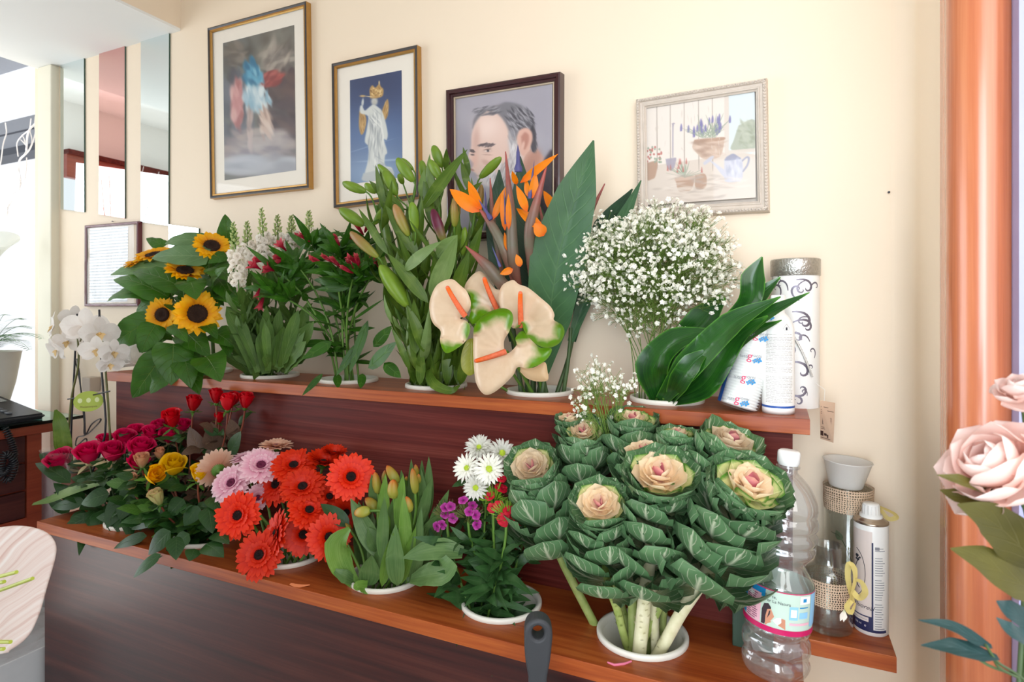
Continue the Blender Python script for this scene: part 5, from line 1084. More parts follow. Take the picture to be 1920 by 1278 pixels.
# ------------------------------------------------------------------ gerberas
ger = {'red': leafmat('red_gerbera_ray', 'D4200F', 'E5301B', None, tr=.22, rough=.5, bumps=.1, basecol='B01008', basew=.35, tipcol='EC482C', streak=.0), 'pink': leafmat('pink_gerbera_ray', 'E2A0B8', 'EDB6C8', None, tr=.3, rough=.5, bumps=.1, basecol='C4608E', basew=.5, tipcol='F5DCE0'),
       'peach': leafmat('peach_gerbera_ray', 'DFA58A', 'E9BEA2', None, tr=.3, rough=.5, bumps=.1, basecol='D28A6C', basew=.5, tipcol='F0D2BC')}
gdark = leafmat('gerbera_dark_centre', '120A0A', '2A1210', None, tr=0, rough=.95, bumps=.9, scale=250)
gpink = leafmat('gerbera_pink_centre', '5A1F38', '7C3350', None, tr=0, rough=.95, bumps=.9, scale=250)
def gerbera(lab, px, py, rp, Y, axis, kind, grp, cup=.05):
    c = W(px, py, Y); r = thing('gerbera', lab, 'gerbera', (LB['gerb'][0], LY, ZL-.1), grp); R = rp*PXM(c); A = nrm(axis)
    h = MB(); h.M = fr(A, roll=ru(0, 6), o=c)
    for n, L, w, lift, z in ((27, 1., .215, cup, -.001), (26, .86, .19, cup+.15, .001), (26, .55, .13, cup+.34, .003), (34, .38, .06, cup+.7, .004)):
        for i in range(n):
            a = 2*math.pi*(i+ru(-.25, .25))/n; e = lift+ru(-.08, .1); d = np.array((math.cos(a)*math.cos(e), math.sin(a)*math.cos(e), math.sin(e))); b = np.array((math.cos(a), math.sin(a), 0))*R*.17+np.array((0, 0, z))
            blade(h, b, b+d*R*(L*ru(.93, 1.04)-.17), R*w, n=(0, 0, 1), prof='ray', bend=ru(.02, .08), cup=.05, nv=8, nu=2, twist=ru(-.1, .1))
    h.build('rays', ger[kind], r)
    d = MB(); d.M = fr(A, o=c); lathe(d, [(R*.2, -.001), (R*.2, .003), (R*.15, .0065), (R*.07, .006), (.0001, .004)], 20)
    for i in range(70):
        q = R*.2*math.sqrt((i+.5)/70); a = i*2.39996; ball(d, (q*math.cos(a), q*math.sin(a), .0058), R*.022, seg=4, rings=3)
    d.build('centre', gdark if kind == 'red' else gpink, r)
    g = MB(); g.M = fr(A, o=c)
    lathe(g, [(.003, -.016), (R*.14, -.010), (R*.24, -.003)], 16)
    for i in range(26):
        a = 2*math.pi*i/26; b = np.array((math.cos(a), math.sin(a), 0)); blade(g, b*R*.12+np.array((0, 0, -.012)), b*R*.34+np.array((0, 0, -.004)), R*.08, n=(0, 0, 1), prof='lance', nv=3, nu=2)
    g.build('calyx', L_['stem'], r)
    mkstem(r, bucketpt(*LB['gerb'], r=.05), c-A*.014, A, L_['stem'], (.003, .003), 12, .35)
    return r
def gax(px, py, Y, side, up, fwd=1.): return ax(W(px, py, Y), side, up, fwd)
GB = [('red gerbera at the far left of the red ones, above the lower pair', 447, 966, 46, .925, -.45, .05, 1), ('lowest red gerbera overhanging the shelf edge', 487, 1040, 47, .90, -.35, .1, 1), ('red gerbera turned sideways behind the lowest one', 519, 1002, 47, .93, -1.0, .1, .7), ('red gerbera tilted up at the top beside the pink ones', 551, 873, 43, 1.0, -.1, 1.1, 1),
      ('red gerbera in the middle of the bunch, tilted up', 568, 913, 45, .97, -.15, .8, 1), ('red gerbera facing up below the middle one', 580, 957, 41, .95, .15, .9, 1), ('shaded red gerbera over the bucket rim with drooping rays', 569, 1001, 42, .965, -.1, -.1, 1), ('red gerbera lower right beside the tulip leaves', 617, 1006, 44, .94, .15, 0, 1),
      ('widest red gerbera at the upper right near the tulips', 658, 894, 47, .965, .1, .25, 1), ('dark red gerbera behind the left of the middle one', 518, 908, 42, 1.01, -.5, .2, 1), ('red gerbera at the back seen from its side', 606, 868, 36, 1.03, .2, 1.0, .3), ('red gerbera tucked right under the middle one', 617, 932, 34, 1.0, .3, .6, .8), ('small red gerbera at the top back against dark riser', 626, 852, 28, 1.06, .2, 1.2, .2), ('dark red gerbera between the widest one and tulips', 648, 960, 34, 1.0, .5, -.1, 1)]
for lab, px, py, rp, Y, sd, up, fw in GB: gerbera(lab, px, py, rp, Y, gax(px, py, Y, sd, up, fw), 'red', 'red gerberas', .04 if fw > .5 else .5)
gerbera('pink gerbera with the highest open face', 490, 873, 42, .985, gax(490, 873, .98, -.1, .85), 'pink', 'pink gerberas')
gerbera('pink gerbera facing left beside the peach one', 435, 906, 41, .965, gax(435, 906, .96, -.55, .45), 'pink', 'pink gerberas')
gerbera('small pink gerbera in the gap between pink and red ones', 482, 932, 27, .98, gax(482, 932, .98, .5, -.2), 'pink', 'pink gerberas')
gerbera('pale pink gerbera behind the highest pink face', 462, 858, 30, 1.02, gax(462, 858, 1.0, -.2, 1.2, .2), 'pink', 'pink gerberas')
gerbera('peach gerbera turned away showing its green calyx', 408, 880, 40, .985, nrm(np.array((-.75, .35, .12))), 'peach', 'peach gerberas', .25)
gerbera('peach gerbera at the top seen edge-on', 518, 838, 32, 1.04, gax(518, 838, 1.0, .1, 1.6, .15), 'peach', 'peach gerberas', .2)

# ------------------------------------------------------------------ tulips
tulb = leafmat('tulip_bud', '8C9440', 'A6A24A', None, tr=.15, rough=.4, bumps=.1, tipcol='D0583A', kcol='B98A44', ks=(.8, 2.6), streak=.15)
TB = [(709, 925, 703, 884, 15, .98), (720, 905, 722, 881, 10, 1.02), (746, 906, 725, 872, 17, .99), (739, 934, 737, 898, 21, .96), (779, 925, 773, 877, 15, .97), (781, 895, 779, 870, 10, 1.02), (768, 960, 762, 930, 17, .95), (708, 956, 685, 933, 18, .97), (694, 957, 664, 962, 19, .94), (644, 1008, 630, 985, 11, .96), (657, 993, 646, 979, 10, .97), (786, 905, 785, 888, 8, 1.0), (762, 900, 762, 893, 6, 1.0)]
TLAB = ['tulip with olive bud at upper left of bunch', 'tulip with red-tipped bud peeking behind', 'tulip with largest striped bud leaning left at the top', 'tulip with plump green bud below the largest one', 'tulip with slim orange-tipped bud at upper right', 'tulip with thin red-tipped bud farthest back right', 'tulip with short bud standing in front centre', 'tulip with green bud lying against the left leaves', 'tulip with yellow-green bud bent sideways to the left', 'tulip with pinkish bud low at far left', 'tulip with second pinkish bud beside the lowest left one', 'tulip with small yellowish bud behind the slim orange one', 'tulip with only a tiny red bud tip showing']
TL = [(705, 965, 697, 888, 21, .98, 0), (716, 1005, 723, 887, 25, .96, 1), (715, 1050, 721, 930, 23, .93, 0), (745, 990, 756, 888, 23, .96, 1), (763, 1050, 756, 924, 25, .945, 1), (772, 965, 771, 860, 17, 1.0, 0), (803, 965, 804, 855, 19, 1.02, 0), (790, 925, 791, 862, 13, 1.03, 0), (785, 990, 809, 896, 22, .99, 0), (795, 1025, 842, 917, 26, .98, 0), (800, 1015, 828, 962, 38, .98, 0),
      (690, 1098, 697, 1040, 40, .935, 0), (745, 1098, 742, 982, 36, .93, 0), (716, 1100, 738, 998, 22, .925, 1), (712, 1045, 657, 933, 36, .945, 0), (712, 1032, 690, 988, 32, .95, 0), (655, 985, 601, 944, 28, .96, 2), (640, 1045, 628, 985, 22, .965, 2), (775, 1060, 790, 950, 22, .96, 0), (730, 1000, 742, 925, 24, .97, 0), (752, 1095, 780, 985, 22, .95, 1), (690, 1000, 672, 940, 22, .96, 0), (760, 950, 752, 880, 16, 1.0, 0), (795, 960, 790, 880, 16, 1.01, 0), (770, 1095, 800, 1000, 20, .96, 0), (700, 1095, 720, 1010, 24, .95, 0)]
troots = []
for (x0, y0, x1, y1, w, Y), lab in zip(TB, TLAB):
    r = thing('tulip', lab, 'tulip', (LB['tulip'][0], LY, ZL-.1), 'tulips'); a = W(x0, y0, Y); t = W(x1, y1, Y-.004); d = t-a; L = np.linalg.norm(d); b = MB(); b.M = fr(d, o=a, roll=ru(0, 2)); q = w*PXM(a)/2*1.05
    lathe(b, [(q*.25, 0), (q*.75, L*.08), (q, L*.28), (q*1.02, L*.45), (q*.85, L*.7), (q*.5, L*.9), (.0001, L)], 18, 0, k='len', lobes=3, lob=.09); b.build('bud', tulb, r)
    A = nrm(d); C = mkstem(r, bucketpt(*LB['tulip'], r=.05), a+A*.002, A, L_['stem'], (.0032, .0028), 12, .4); troots.append((r, a, MB()))
for (x0, y0, x1, y1, w, Y, m) in TL:
    o = min(range(len(TB)), key=lambda j: abs(TB[j][0]-x0)+abs(TB[j][1]-y1)*.5)
    if troots[o][2].n > 260: o = RR.randrange(len(TB))
    LPX(troots[o][2], (x0, y0, Y+.008), (x1, y1, Y-.008), w, prof='lance', bend=ru(-.05, .06), cup=.0, fold=.14, ruf=.03, nv=10, nu=6, mat=m, up=.1)
T2 = [([(668, 1098, .94), (640, 1060, .925), (634, 1020, .92), (656, 990, .925)], [18, 42, 48, 8], 1, 9), ([(665, 1090, .94), (645, 1080, .92), (626, 1068, .91)], [16, 26, 6], 0, 8), ([(868, 1036, .945), (830, 1030, .93), (790, 1035, .925), (755, 1046, .92)], [22, 42, 34, 2], 0, 6), ([(770, 1085, .95), (800, 1078, .93), (830, 1072, .915), (848, 1050, .92)], [16, 46, 50, 30], 0, 4), ([(688, 1102, .93), (672, 1100, .91), (665, 1105, .90)], [26, 22, 8], 1, 10)]
for pts, ws, m, o in T2: ribbon(troots[o][2], pts, ws, up=.4, fold=.12, nu=6, mat=m, ruf=.03)
for i in range(60):
    x = ru(660, 812); LPX(RR.choice(troots)[2], (730+(x-730)*.7, 1095, ru(.98, 1.04)), (x+ru(-8, 8), ru(930, 1010), ru(.99, 1.04)), ru(18, 28), prof='lance', fold=.15, nv=7, nu=4, mat=0, up=0)
for r, a, g in troots:
    if g.n: g.build('foliage', [L_['tulip'], L_['tulipb'], L_['rose']], r)

# ------------------------------------------------------------------ chrysanthemums and sweet williams
chr_ = leafmat('white_chrysanthemum_ray', 'E9E8DC', 'F7F5EE', None, tr=.3, rough=.5, bumps=.1, basecol='C9D68A', basew=.35)
chc = leafmat('chrysanthemum_centre', '9DB83A', 'C0CF52', None, tr=0, rough=.8, bumps=.8, scale=200)
CH_ = [('white chrysanthemum at the top left of its cluster', 898, 839, 24, 1.02, -.1, .7, 1), ('white chrysanthemum farthest left with shaggy petals', 876, 877, 25, .99, -.5, .2, 0), ('white chrysanthemum with green-yellow eye facing forward', 917, 879, 26, .965, .05, .1, 2), ('white chrysanthemum at the top right touching the kale', 941, 850, 26, 1.02, .3, .6, 2), ('lowest white chrysanthemum with yellow eye', 892, 914, 21, .97, -.1, -.1, 2), ('small white chrysanthemum in the middle of its cluster', 904, 896, 18, .995, 0, .2, 1)]
for lab, px, py, rp, Y, sd, up, kd in CH_:
    c = W(px, py, Y); r = thing('chrysanthemum', lab, 'chrysanthemum', (LB['dian'][0], LY, ZL-.1), 'white chrysanthemums'); R = rp*1.18*PXM(c); A = gax(px, py, Y, sd, up); h = MB(); h.M = fr(A, roll=ru(0, 6), o=c)
    for li, (n, L, lift) in enumerate(((18, 1., 0.), (17, .95, .25), (15, .82, .5), (12, .65, .8), (9, .45, 1.15))[:5 if kd < 2 else 4]):
        for i in range(n):
            a = 2*math.pi*(i+ru(-.2, .2))/n+li; e = lift+ru(-.1, .1); d = np.array((math.cos(a)*math.cos(e), math.sin(a)*math.cos(e), math.sin(e))); b = np.array((math.cos(a), math.sin(a), 0))*R*.14
            blade(h, b, b+d*R*(L-.12), R*.18, n=(0, 0, 1), prof='strap', bend=ru(.02, .15), cup=.15, nv=4, nu=2)
    h.build('petals', chr_, r)
    d = MB(); d.M = fr(A, o=c); lathe(d, [(R*.26, 0), (R*.24, .003), (R*.12, .005), (.0001, .0055)], 14); d.build('centre', chc, r)
    C = mkstem(r, bucketpt(*LB['dian'], r=.05), c-A*.002, A, L_['stem'], .0022)
    g = MB(); roseleaves(g, C, 3, .4, .8, .02, .03); g.build('foliage', [L_['dian']], r)
dmag = leafmat('magenta_pink_petal', '8E1B73', 'AE3C92', None, tr=.2, rough=.6, bumps=0, tipcol='C368AA', basecol='5E0F4C', basew=.3)
dred = leafmat('coral_pink_petal', 'C4283A', 'DB4350', None, tr=.2, rough=.6, bumps=0, basecol='9A1B2E', basew=.3)
dbr = leafmat('sweet_william_bract', '55602F', '6E7B3C', None, tr=.1, rough=.6, bumps=0, tipcol='6B3A3E'); dbrg = leafmat('green_bract', '63862B', '84A63C', None, tr=.1, rough=.6, bumps=0)
def zd(l): return [(580+x/2.566, 780+y/2.566) for x, y in l]
def sweetw(lab, pts, ctr, Y, mat, br, stems):
    r = thing('sweet_william', lab, 'flower', (LB['dian'][0], LY, ZL-.1), 'sweet williams'); f = MB(); b = MB()
    C0 = W(ctr[0], ctr[1], Y+.012)
    for (x, y) in pts:
        c = W(x, y, Y+ru(-.008, .01)); A = nrm(nrm(c-C0)*.9+tocam(c)*.6+np.array((0, 0, .4))); s = 10.5*PXM(c); f.M = fr(A, roll=ru(0, 6), o=c)
        for k in range(5):
            a = k*1.2566; d = np.array((math.cos(a), math.sin(a), .12)); blade(f, d*.0008, d*s, s*.95, n=(0, 0, 1), prof='ray', bend=.08, ruf=.16, rf=3, nv=4, nu=4, k='tip')
        tube(b, [C0+np.array((0, 0, -.015)), c-A*.012, c-A*.001], (.001, .0018, .002), 5)
    for i in range(150):
        a, e = ru(0, 6.28), ru(-.3, 1.4); d = np.array((math.cos(a)*math.cos(e), math.sin(a)*math.cos(e), math.sin(e))); q = C0+d*ru(.006, .020)*np.array((1.2, .8, .9)); blade(b, q, q+nrm(d+np.array((0, 0, .4)))*ru(.010, .018), .0018, n=tocam(q), prof='raysharp', nv=2, nu=2)
    f.build('florets', mat, r); b.build('bracts', br, r)
    C = mkstem(r, bucketpt(*LB['dian'], r=.045), C0-np.array((0, 0, .01)), (0, 0, 1), L_['stem'], .0028)
    g = MB()
    for i in range(stems*3):
        t_ = ru(.12, .88); q = C[int(t_*(len(C)-1))]; a = ru(0, 6.28); d = nrm(np.array((math.cos(a)*.9, math.sin(a)*.8-.25, ru(-.35, .9)))); l = ru(.05, .085)
        blade(g, q, q+d*l, ru(.013, .021), n=nrm(np.array((ru(-.5, .5), -.6, ru(.2, 1)))), prof='lance', bend=ru(-.05, .2), cup=-.05, fold=.08, twist=ru(-.5, .5), nv=7, nu=3)
    g.build('foliage', L_['dian'], r); return g
sweetw('sweet william with scattered magenta florets at left', zd([(655, 440), (690, 490), (640, 520), (680, 435), (655, 470), (615, 530)]), (838, 965), .96, dmag, dbr, 16)
sweetw('sweet william with magenta florets beside the coral cluster', zd([(740, 405), (785, 430), (800, 475), (805, 520), (770, 460)]), (878, 968), .96, dmag, dbr, 16)
sweetw('sweet william with coral florets, upper half of red cluster', zd([(915, 345), (870, 385), (880, 440), (910, 430), (930, 350), (925, 300)]), (925, 935), .975, dred, dbrg, 14)
sweetw('sweet william with coral-red florets against the front kale', zd([(955, 455), (925, 495), (985, 455), (935, 510), (965, 470), (940, 480)]), (950, 965), .955, dred, dbrg, 16)
sweetw('sweet william shaded under the left kale with few red florets', zd([(1000, 440), (990, 480), (1010, 470), (980, 420), (1020, 500)]), (985, 965), 1.01, dred, dbrg, 18)
sweetw('sweet william hidden behind with only dark leaves showing', zd([(860, 350), (850, 360), (842, 380), (870, 372)]), (905, 945), 1.02, dmag, dbr, 24)
r = thing('loose_leaf', 'narrow green leaf lying on lower shelf by sweet william bucket', 'leaf', G(838, 1113, ZL+.004), None)
mb = MB(); pts = [G(874, 1110, ZL+.012), G(850, 1118, ZL+.006), G(825, 1117, ZL+.004), G(800, 1112, ZL+.002)]; ribbon(mb, pts, [.006, .016, .015, .002], n=(0, -.3, 1), px=False, fold=.08); mb.build('blade', L_['dian'], r)

# ------------------------------------------------------------------ ornamental kale
kout = leafmat('kale_outer_leaf', '50744E', '6C8E64', 'E0E3C6', vs=.8, midw=.10, nside=4.5, slant=3.2, sidew=.095, rough=.42, bumps=.5, kcol='3F6A3E', ks=(.85, 1.5), tr=.15, basecol='C9C9A0', basew=.30)
kmid = leafmat('kale_variegated_leaf', 'C9CC8A', 'DDD8A0', 'F2E8C4', vs=.5, midw=.1, nside=6, slant=3.4, sidew=.08, rough=.42, bumps=.4, kcol='5E8E3C', ks=(.45, .85), tr=.2)
kin = leafmat('kale_cream_leaf', 'EFD6B4', 'F5E3C6', 'F8EEDA', vs=.4, midw=.08, nside=6, slant=3.4, sidew=.08, rough=.45, bumps=.35, tr=.25, kcol='EFC6AA', ks=(.9, 1.4), basecol='DFAAA2', basew=.3)
kpink = leafmat('kale_pink_heart', 'B9577A', 'C98093', None, tr=.2, rough=.5, bumps=.4, tipcol='D9A28C')
kstalk = leafmat('kale_pale_stalk', 'C9C49A', 'E2DCC0', None, tr=0, rough=.6, bumps=.8, scale=60); kstalkg = leafmat('kale_green_stalk', '7E9148', 'A7AE70', None, tr=0, rough=.6, bumps=.8, scale=60)
def kale(lab, top, base, R, Ytop, Ybase, tilt, kind, stalk, nleaf=24, frill=0., rb=1.):
    """top = px of rosette centre, base = px where the leaves end; R = rosette radius px"""
    c = W(top[0], top[1], Ytop); b = W(base[0], base[1], Ybase); r = thing('ornamental_kale', lab, 'kale', (LB['kale'][0], LY, ZL-.1), 'ornamental kale heads')
    R = R*PXM(c); A = nrm(np.array((CT, ST, 0))*tilt[0]+tocam(c)*tilt[2]+np.array((0, 0, 1.))*tilt[1]); L = np.linalg.norm(c-b)
    path = bez(b, b+(c-b)*.3+np.array((0, 0, .01)), c-A*L*.45, c, 24); tg = np.gradient(path, axis=0)
    m = MB()
    for i in range(nleaf):
        s = (i+.5)/nleaf; q = path[int(s*23)]; t = nrm(tg[int(s*23)]); F = fr(t); a = i*2.39996
        out = F[:3, 0]*math.cos(a)+F[:3, 1]*math.sin(a)
        e = .86+.36*s
        ln = R*(1.75-.40*s)*rb; wd = R*(2.1-.25*s)*rb; q0 = q-t*R*.55+out*R*.12
        d = out*math.cos(e)+t*math.sin(e); tip = q0+out*R*(.80-.35*s)+d*ln
        blade(m, q0, tip, wd, n=t*math.cos(e)-out*math.sin(e), prof='round', bend=-.16-.04*s, cup=.12, ruf=.05+frill*.5, rf=4, nv=9, nu=8, k='edge', twist=ru(-.12, .12))
    for i in range(9):      # collar framing the rosette
        a = i*2.39996+.7; F = fr(A); out = F[:3, 0]*math.cos(a)+F[:3, 1]*math.sin(a); e = .85; q0 = c-A*R*.75; d = out*math.cos(e)+A*math.sin(e)
        blade(m, q0, q0+out*R*.45+d*R*1.2, R*1.8, n=A*math.cos(e)-out*math.sin(e), prof='round', bend=-.18, cup=.14, ruf=.06+frill*.6, rf=4, nv=9, nu=8, k='edge')
    m.build('outer_leaves', kout, r)
    h = MB(); F = fr(A)
    n2 = 22
    for i in range(n2):
        s = (i+.5)/n2; a = i*2.39996; out = F[:3, 0]*math.cos(a)+F[:3, 1]*math.sin(a); e = .55+.95*s; rad = R*1.12*(1-s)**.72
        q0 = c-A*R*.42+A*R*.22*s; tip = q0+out*rad*.96+A*R*(.42+.13*s)
        d = nrm(tip-q0); blade(h, q0, tip, R*(1.25-.85*s), n=nrm(A*.6-out), prof='round', bend=-.16, cup=.15, ruf=.06+frill, rf=3+3*(frill > 0), nv=7, nu=6, mat=(0 if (kind == 'cream' and i > 3) or (kind == 'mixed' and i > 8) or (kind == 'green' and i > 12) else 1) if s < .90 else 2, k='edge')
    h.build('rosette', [kin, kmid, kpink], r)
    if stalk:
        (fx, fy), gr, w = stalk; foot = np.array(G(fx, fy, ZL+.004)); st2 = foot+nrm(foot-b)*.10; m2 = MB()
        P = smooth_pts([st2, foot, (foot+b)/2+np.array((ru(-.003, .003), 0, 0)), b, path[10]], 5); tube(m2, P, w*PXM(b)/2, 12)
        for i in range(26):      # leaf scars
            q = P[int(ru(.15, .8)*(len(P)-1))]; a = ru(0, 6.28); o = np.array((math.cos(a), math.sin(a), 0)); rr = w*PXM(b)/2; e = q+o*rr*.9; blade(m2, e-np.array((0, 0, .002)), e+o*.0035+np.array((0, 0, .003)), .006, n=o, prof='oval', nv=2, nu=2)
        m2.build('stalk', kstalk if not gr else kstalkg, r)
    else:
        m2 = MB(); st2 = bucketpt(*LB['kale'], r=.045); tube(m2, bez(st2, st2+np.array((0, 0, .08)), b-np.array((0, 0, .04)), path[8], 10), .008, 8); m2.build('stalk', kstalkg, r)
kale('kale with cream and pink heart at the left, above the sweet williams', (996, 872), (1036, 1015), 44, .975, .99, (-.25, .55, .75), 'cream', None, 24)
kale('kale with violet heart behind at upper left', (1093, 806), (1100, 900), 36, 1.045, 1.05, (-.05, .75, .6), 'mixed', None, 18)
kale('kale at the back under the gypsophila sprig', (1188, 784), (1185, 870), 40, 1.05, 1.06, (.05, .95, .3), 'green', None, 16)
kale('front kale with purple heart and widest green collar', (1124, 942), (1140, 1092), 48, .915, .955, (-.05, .62, .72), 'cream', ((1170, 1192), True, 15), 24)
kale('kale with largest cream rosette in the centre', (1238, 884), (1212, 1090), 60, .93, .965, (.05, .85, .55), 'cream', ((1200, 1208), False, 26), 26, 0, .85)
kale('kale rosette peeking over the centre one', (1208, 843), (1215, 930), 42, .99, 1.0, (-.1, 1, .3), 'cream', ((1228, 1195), False, 17), 14)
kale('kale with closed green leaves between the rear heads', (1272, 812), (1268, 890), 34, 1.03, 1.035, (.05, 1, .1), 'green', ((1242, 1180), True, 13), 16)
kale('kale at the right rear turned up and sideways', (1372, 822), (1340, 925), 50, 1.01, 1.02, (.35, .9, .35), 'cream', None, 20)
kale('biggest kale at the right with frilly green-veined heart', (1408, 903), (1318, 1085), 64, .925, .96, (.35, .7, .6), 'mixed', ((1243, 1210), False, 24), 27, .10)
kale('small peach-hearted kale mostly hidden at rear left', (1068, 782), (1078, 860), 24, 1.065, 1.07, (-.1, 1, .2), 'cream', ((1178, 1178), True, 14), 10)
# ------------------------------------------------------------------ lettering helpers
def textgeo(s, size, shear=0., ext=0.0):
    cu = bpy.data.curves.new('t', 'FONT'); cu.body = s; cu.size = size; cu.align_x = 'CENTER'; cu.align_y = 'CENTER'; cu.shear = shear; cu.resolution_u = 3
    o = bpy.data.objects.new('t', cu); me = bpy.data.meshes.new_from_object(o)
    P = np.array([tuple(v.co) for v in me.vertices]).reshape(-1, 3); F = [tuple(p.vertices) for p in me.polygons]
    bpy.data.objects.remove(o); bpy.data.curves.remove(cu); bpy.data.meshes.remove(me)
    return P, F
def cyl(P2, r, ang0, Mx):      # (arc length, height) -> cylinder surface
    a = ang0+P2[:, 0]/r
    P = np.stack([r*np.cos(a), r*np.sin(a), P2[:, 1]], 1)
    return P@Mx[:3, :3].T+Mx[:3, 3]
def cyltext(mb, s, size, r, ang, z, Mx, mat=0, shear=0., rot=0.):
    P, F = textgeo(s, size, shear)
    if not len(P): return
    c, q = math.cos(rot), math.sin(rot); X = P[:, 0]*c-P[:, 1]*q; Yv = P[:, 0]*q+P[:, 1]*c+z
    mb.add(cyl(np.stack([X, Yv], 1), r, ang, Mx), F, mat=mat, smooth=False)
def cylrect(mb, a0, a1, z0, z1, r, ang, Mx, mat=0, n=8):
    x = np.linspace(a0, a1, n+1); P = cyl(np.concatenate([np.stack([x, np.full(n+1, z0)], 1), np.stack([x, np.full(n+1, z1)], 1)]), r, ang, Mx)
    mb.add(P, [(i, i+1, n+2+i, n+1+i) for i in range(n)], mat=mat)
def facing(p): d = CAMP-np.asarray(p); return math.atan2(d[1], d[0])
ink_dark = plain('dark_ink', '2A2D38', rough=.5); ink_grey = plain('grey_ink', '8A8C92', rough=.6); white_pl = plain('white_gloss', 'EFEEEA', rough=.3, var=.01); blue_ink = plain('blue_ink', '1F4E9C', rough=.4)
clear_pl = thinmat('clear_plastic', refl=.13, edge=.7, milk=.10, rough=.06); clear_gl = thinmat('clear_glass', tint=(.93, .95, .93), refl=.08, edge=.8, milk=.03)

# ------------------------------------------------------------------ water bottle
bp = G(1450, 1258, ZL+.0); bp[2] = ZL; bx = nrm(np.array((CT, ST, 0))*.072+np.array((0, 0, 1.)))
r = thing('water_bottle', 'large clear plastic water bottle with blue and pink label at right end of lower shelf', 'bottle', bp)
Mx = fr(bx, o=bp+np.array((0, 0, .0015))); mb = MB(); mb.M = Mx
prof = [(0, .006), (.022, .004), (.034, 0), (.042, .004), (.0465, .014), (.0475, .024), (.044, .034), (.0475, .044), (.0475, .056), (.043, .064), (.0465, .072), (.0475, .080), (.0475, .135), (.0455, .146), (.037, .160), (.0335, .168), (.037, .176), (.0445, .185), (.0465, .192), (.044, .199), (.0465, .206), (.0465, .214), (.043, .220), (.0465, .227), (.0465, .236), (.044, .243), (.0455, .252), (.043, .266), (.034, .284), (.022, .298), (.0145, .305), (.0135, .312), (.0135, .330)]
pr = smooth_pts(prof, 4); seg = 72; a = np.linspace(0, 2*np.pi, seg, endpoint=False)
zz = pr[:, 1][:, None]; ra = pr[:, 0][:, None]*(1+.055*np.cos(5*a+zz*30)*np.exp(-((zz-.03)/.028)**2)+.02*np.cos(9*a+zz*60)*np.exp(-((zz-.215)/.03)**2))
P = np.stack([ra*np.cos(a), ra*np.sin(a), zz+0*a], -1); mb.grid(P, closed=True); mb.build('body', clear_pl, r)
mb = MB(); mb.M = Mx; lathe(mb, [(.0, .338), (.013, .338), (.0155, .336), (.016, .333), (.016, .319), (.0145, .318), (.0145, .316), (.0, .316)], 40); mb.build('cap', white_pl, r)
mb = MB(); mb.M = Mx; lathe(mb, [(.0138, .312), (.017, .312), (.017, .3145), (.0138, .3145)], 30); mb.build('neck_ring', clear_pl, r)
f0 = facing(bp); rl = .0481
lab = [plain('label_sage', 'BFD3C4', rough=.35), plain('label_blue', '1E86BE', rough=.35), plain('label_magenta', 'C2185B', rough=.35), plain('label_pink', 'E9B3C0', rough=.35), ink_dark, plain('label_skin', 'C98B6E', rough=.4), plain('label_hair', '3A2C34', rough=.4), plain('label_paleblue', '8FC4E8', rough=.35), white_pl, plain('label_text_plum', '8A4A63', rough=.5)]
mb = MB(); Z0, Z1 = .078, .140; inv = np.linalg.inv(Mx[:3, :3]); cd = inv@(CAMP-bp); fl0 = math.atan2(cd[1], cd[0])
cylrect(mb, -math.pi*rl, math.pi*rl, Z0, Z1, rl, fl0, Mx, 0, 48)
def lrect(x0, x1, z0, z1, m, lay=1): cylrect(mb, x0, x1, z0, z1, rl+.00025*lay, fl0, Mx, m, max(2, int((x1-x0)/.004)))
lrect(-.12, -.038, Z0+.01, Z1, 1); lrect(-.038, -.018, Z1-.014, Z1, 1); lrect(-.15, .15, Z0, Z0+.008, 2, 2); lrect(-.15, .15, Z1-.0015, Z1, 2, 2)
lrect(-.052, -.024, Z0+.009, Z1-.010, 3, 2)
for i in range(13):
    lrect(-.050, -.050+ru(.008, .011), Z0+.011+i*.0031, Z0+.0124+i*.0031, 9, 3); lrect(-.0385, -.0385+ru(.006, .011), Z0+.011+i*.0031, Z0+.0124+i*.0031, 9, 3)
lrect(-.050, -.036, Z1-.018, Z1-.012, 8, 3)
cyltext(mb, 'Per te,', .0062, rl+.0004, fl0-.0105/rl, Z1-.010, Mx, 4); cyltext(mb, 'Per La Natura', .0062, rl+.0004, fl0-.0005/rl, Z1-.0165, Mx, 4)
def lpoly(pts, m, lay): P2 = np.array(pts, float); P2[:, 1] += Z0; mb.add(cyl(P2, rl+.00012*lay, fl0, Mx), [tuple(range(len(pts)))], mat=m)
lpoly([(-.022, .009), (-.022, .030), (-.019, .039), (-.013, .041), (-.009, .036), (-.010, .026), (-.014, .018), (-.017, .009)], 6, 2)
lpoly([(-.016, .009), (-.016, .022), (-.014, .032), (-.009, .034), (-.006, .028), (-.004, .024), (-.007, .019), (-.009, .016), (.002, .013), (.006, .024), (.011, .023), (.012, .009)], 5, 3)
lpoly([(-.006, .018), (.001, .013), (.006, .018), (.005, .025), (-.001, .023)], 8, 4)
lrect(.016, .0285, .102, .121, 7, 2); lrect(.018, .0265, .106, .117, 8, 3); lrect(.031, .046, .104, .113, 7, 2); lrect(.031, .05, .125, .136, 8, 2); lrect(.036, .042, .128, .133, 1, 3); lrect(.031, .046, .119, .1205, 1, 2); lrect(.017, .05, .094, .0975, 3, 2); lrect(.052, .075, .09, .138, 7, 2)
mb.build('label', lab, r)
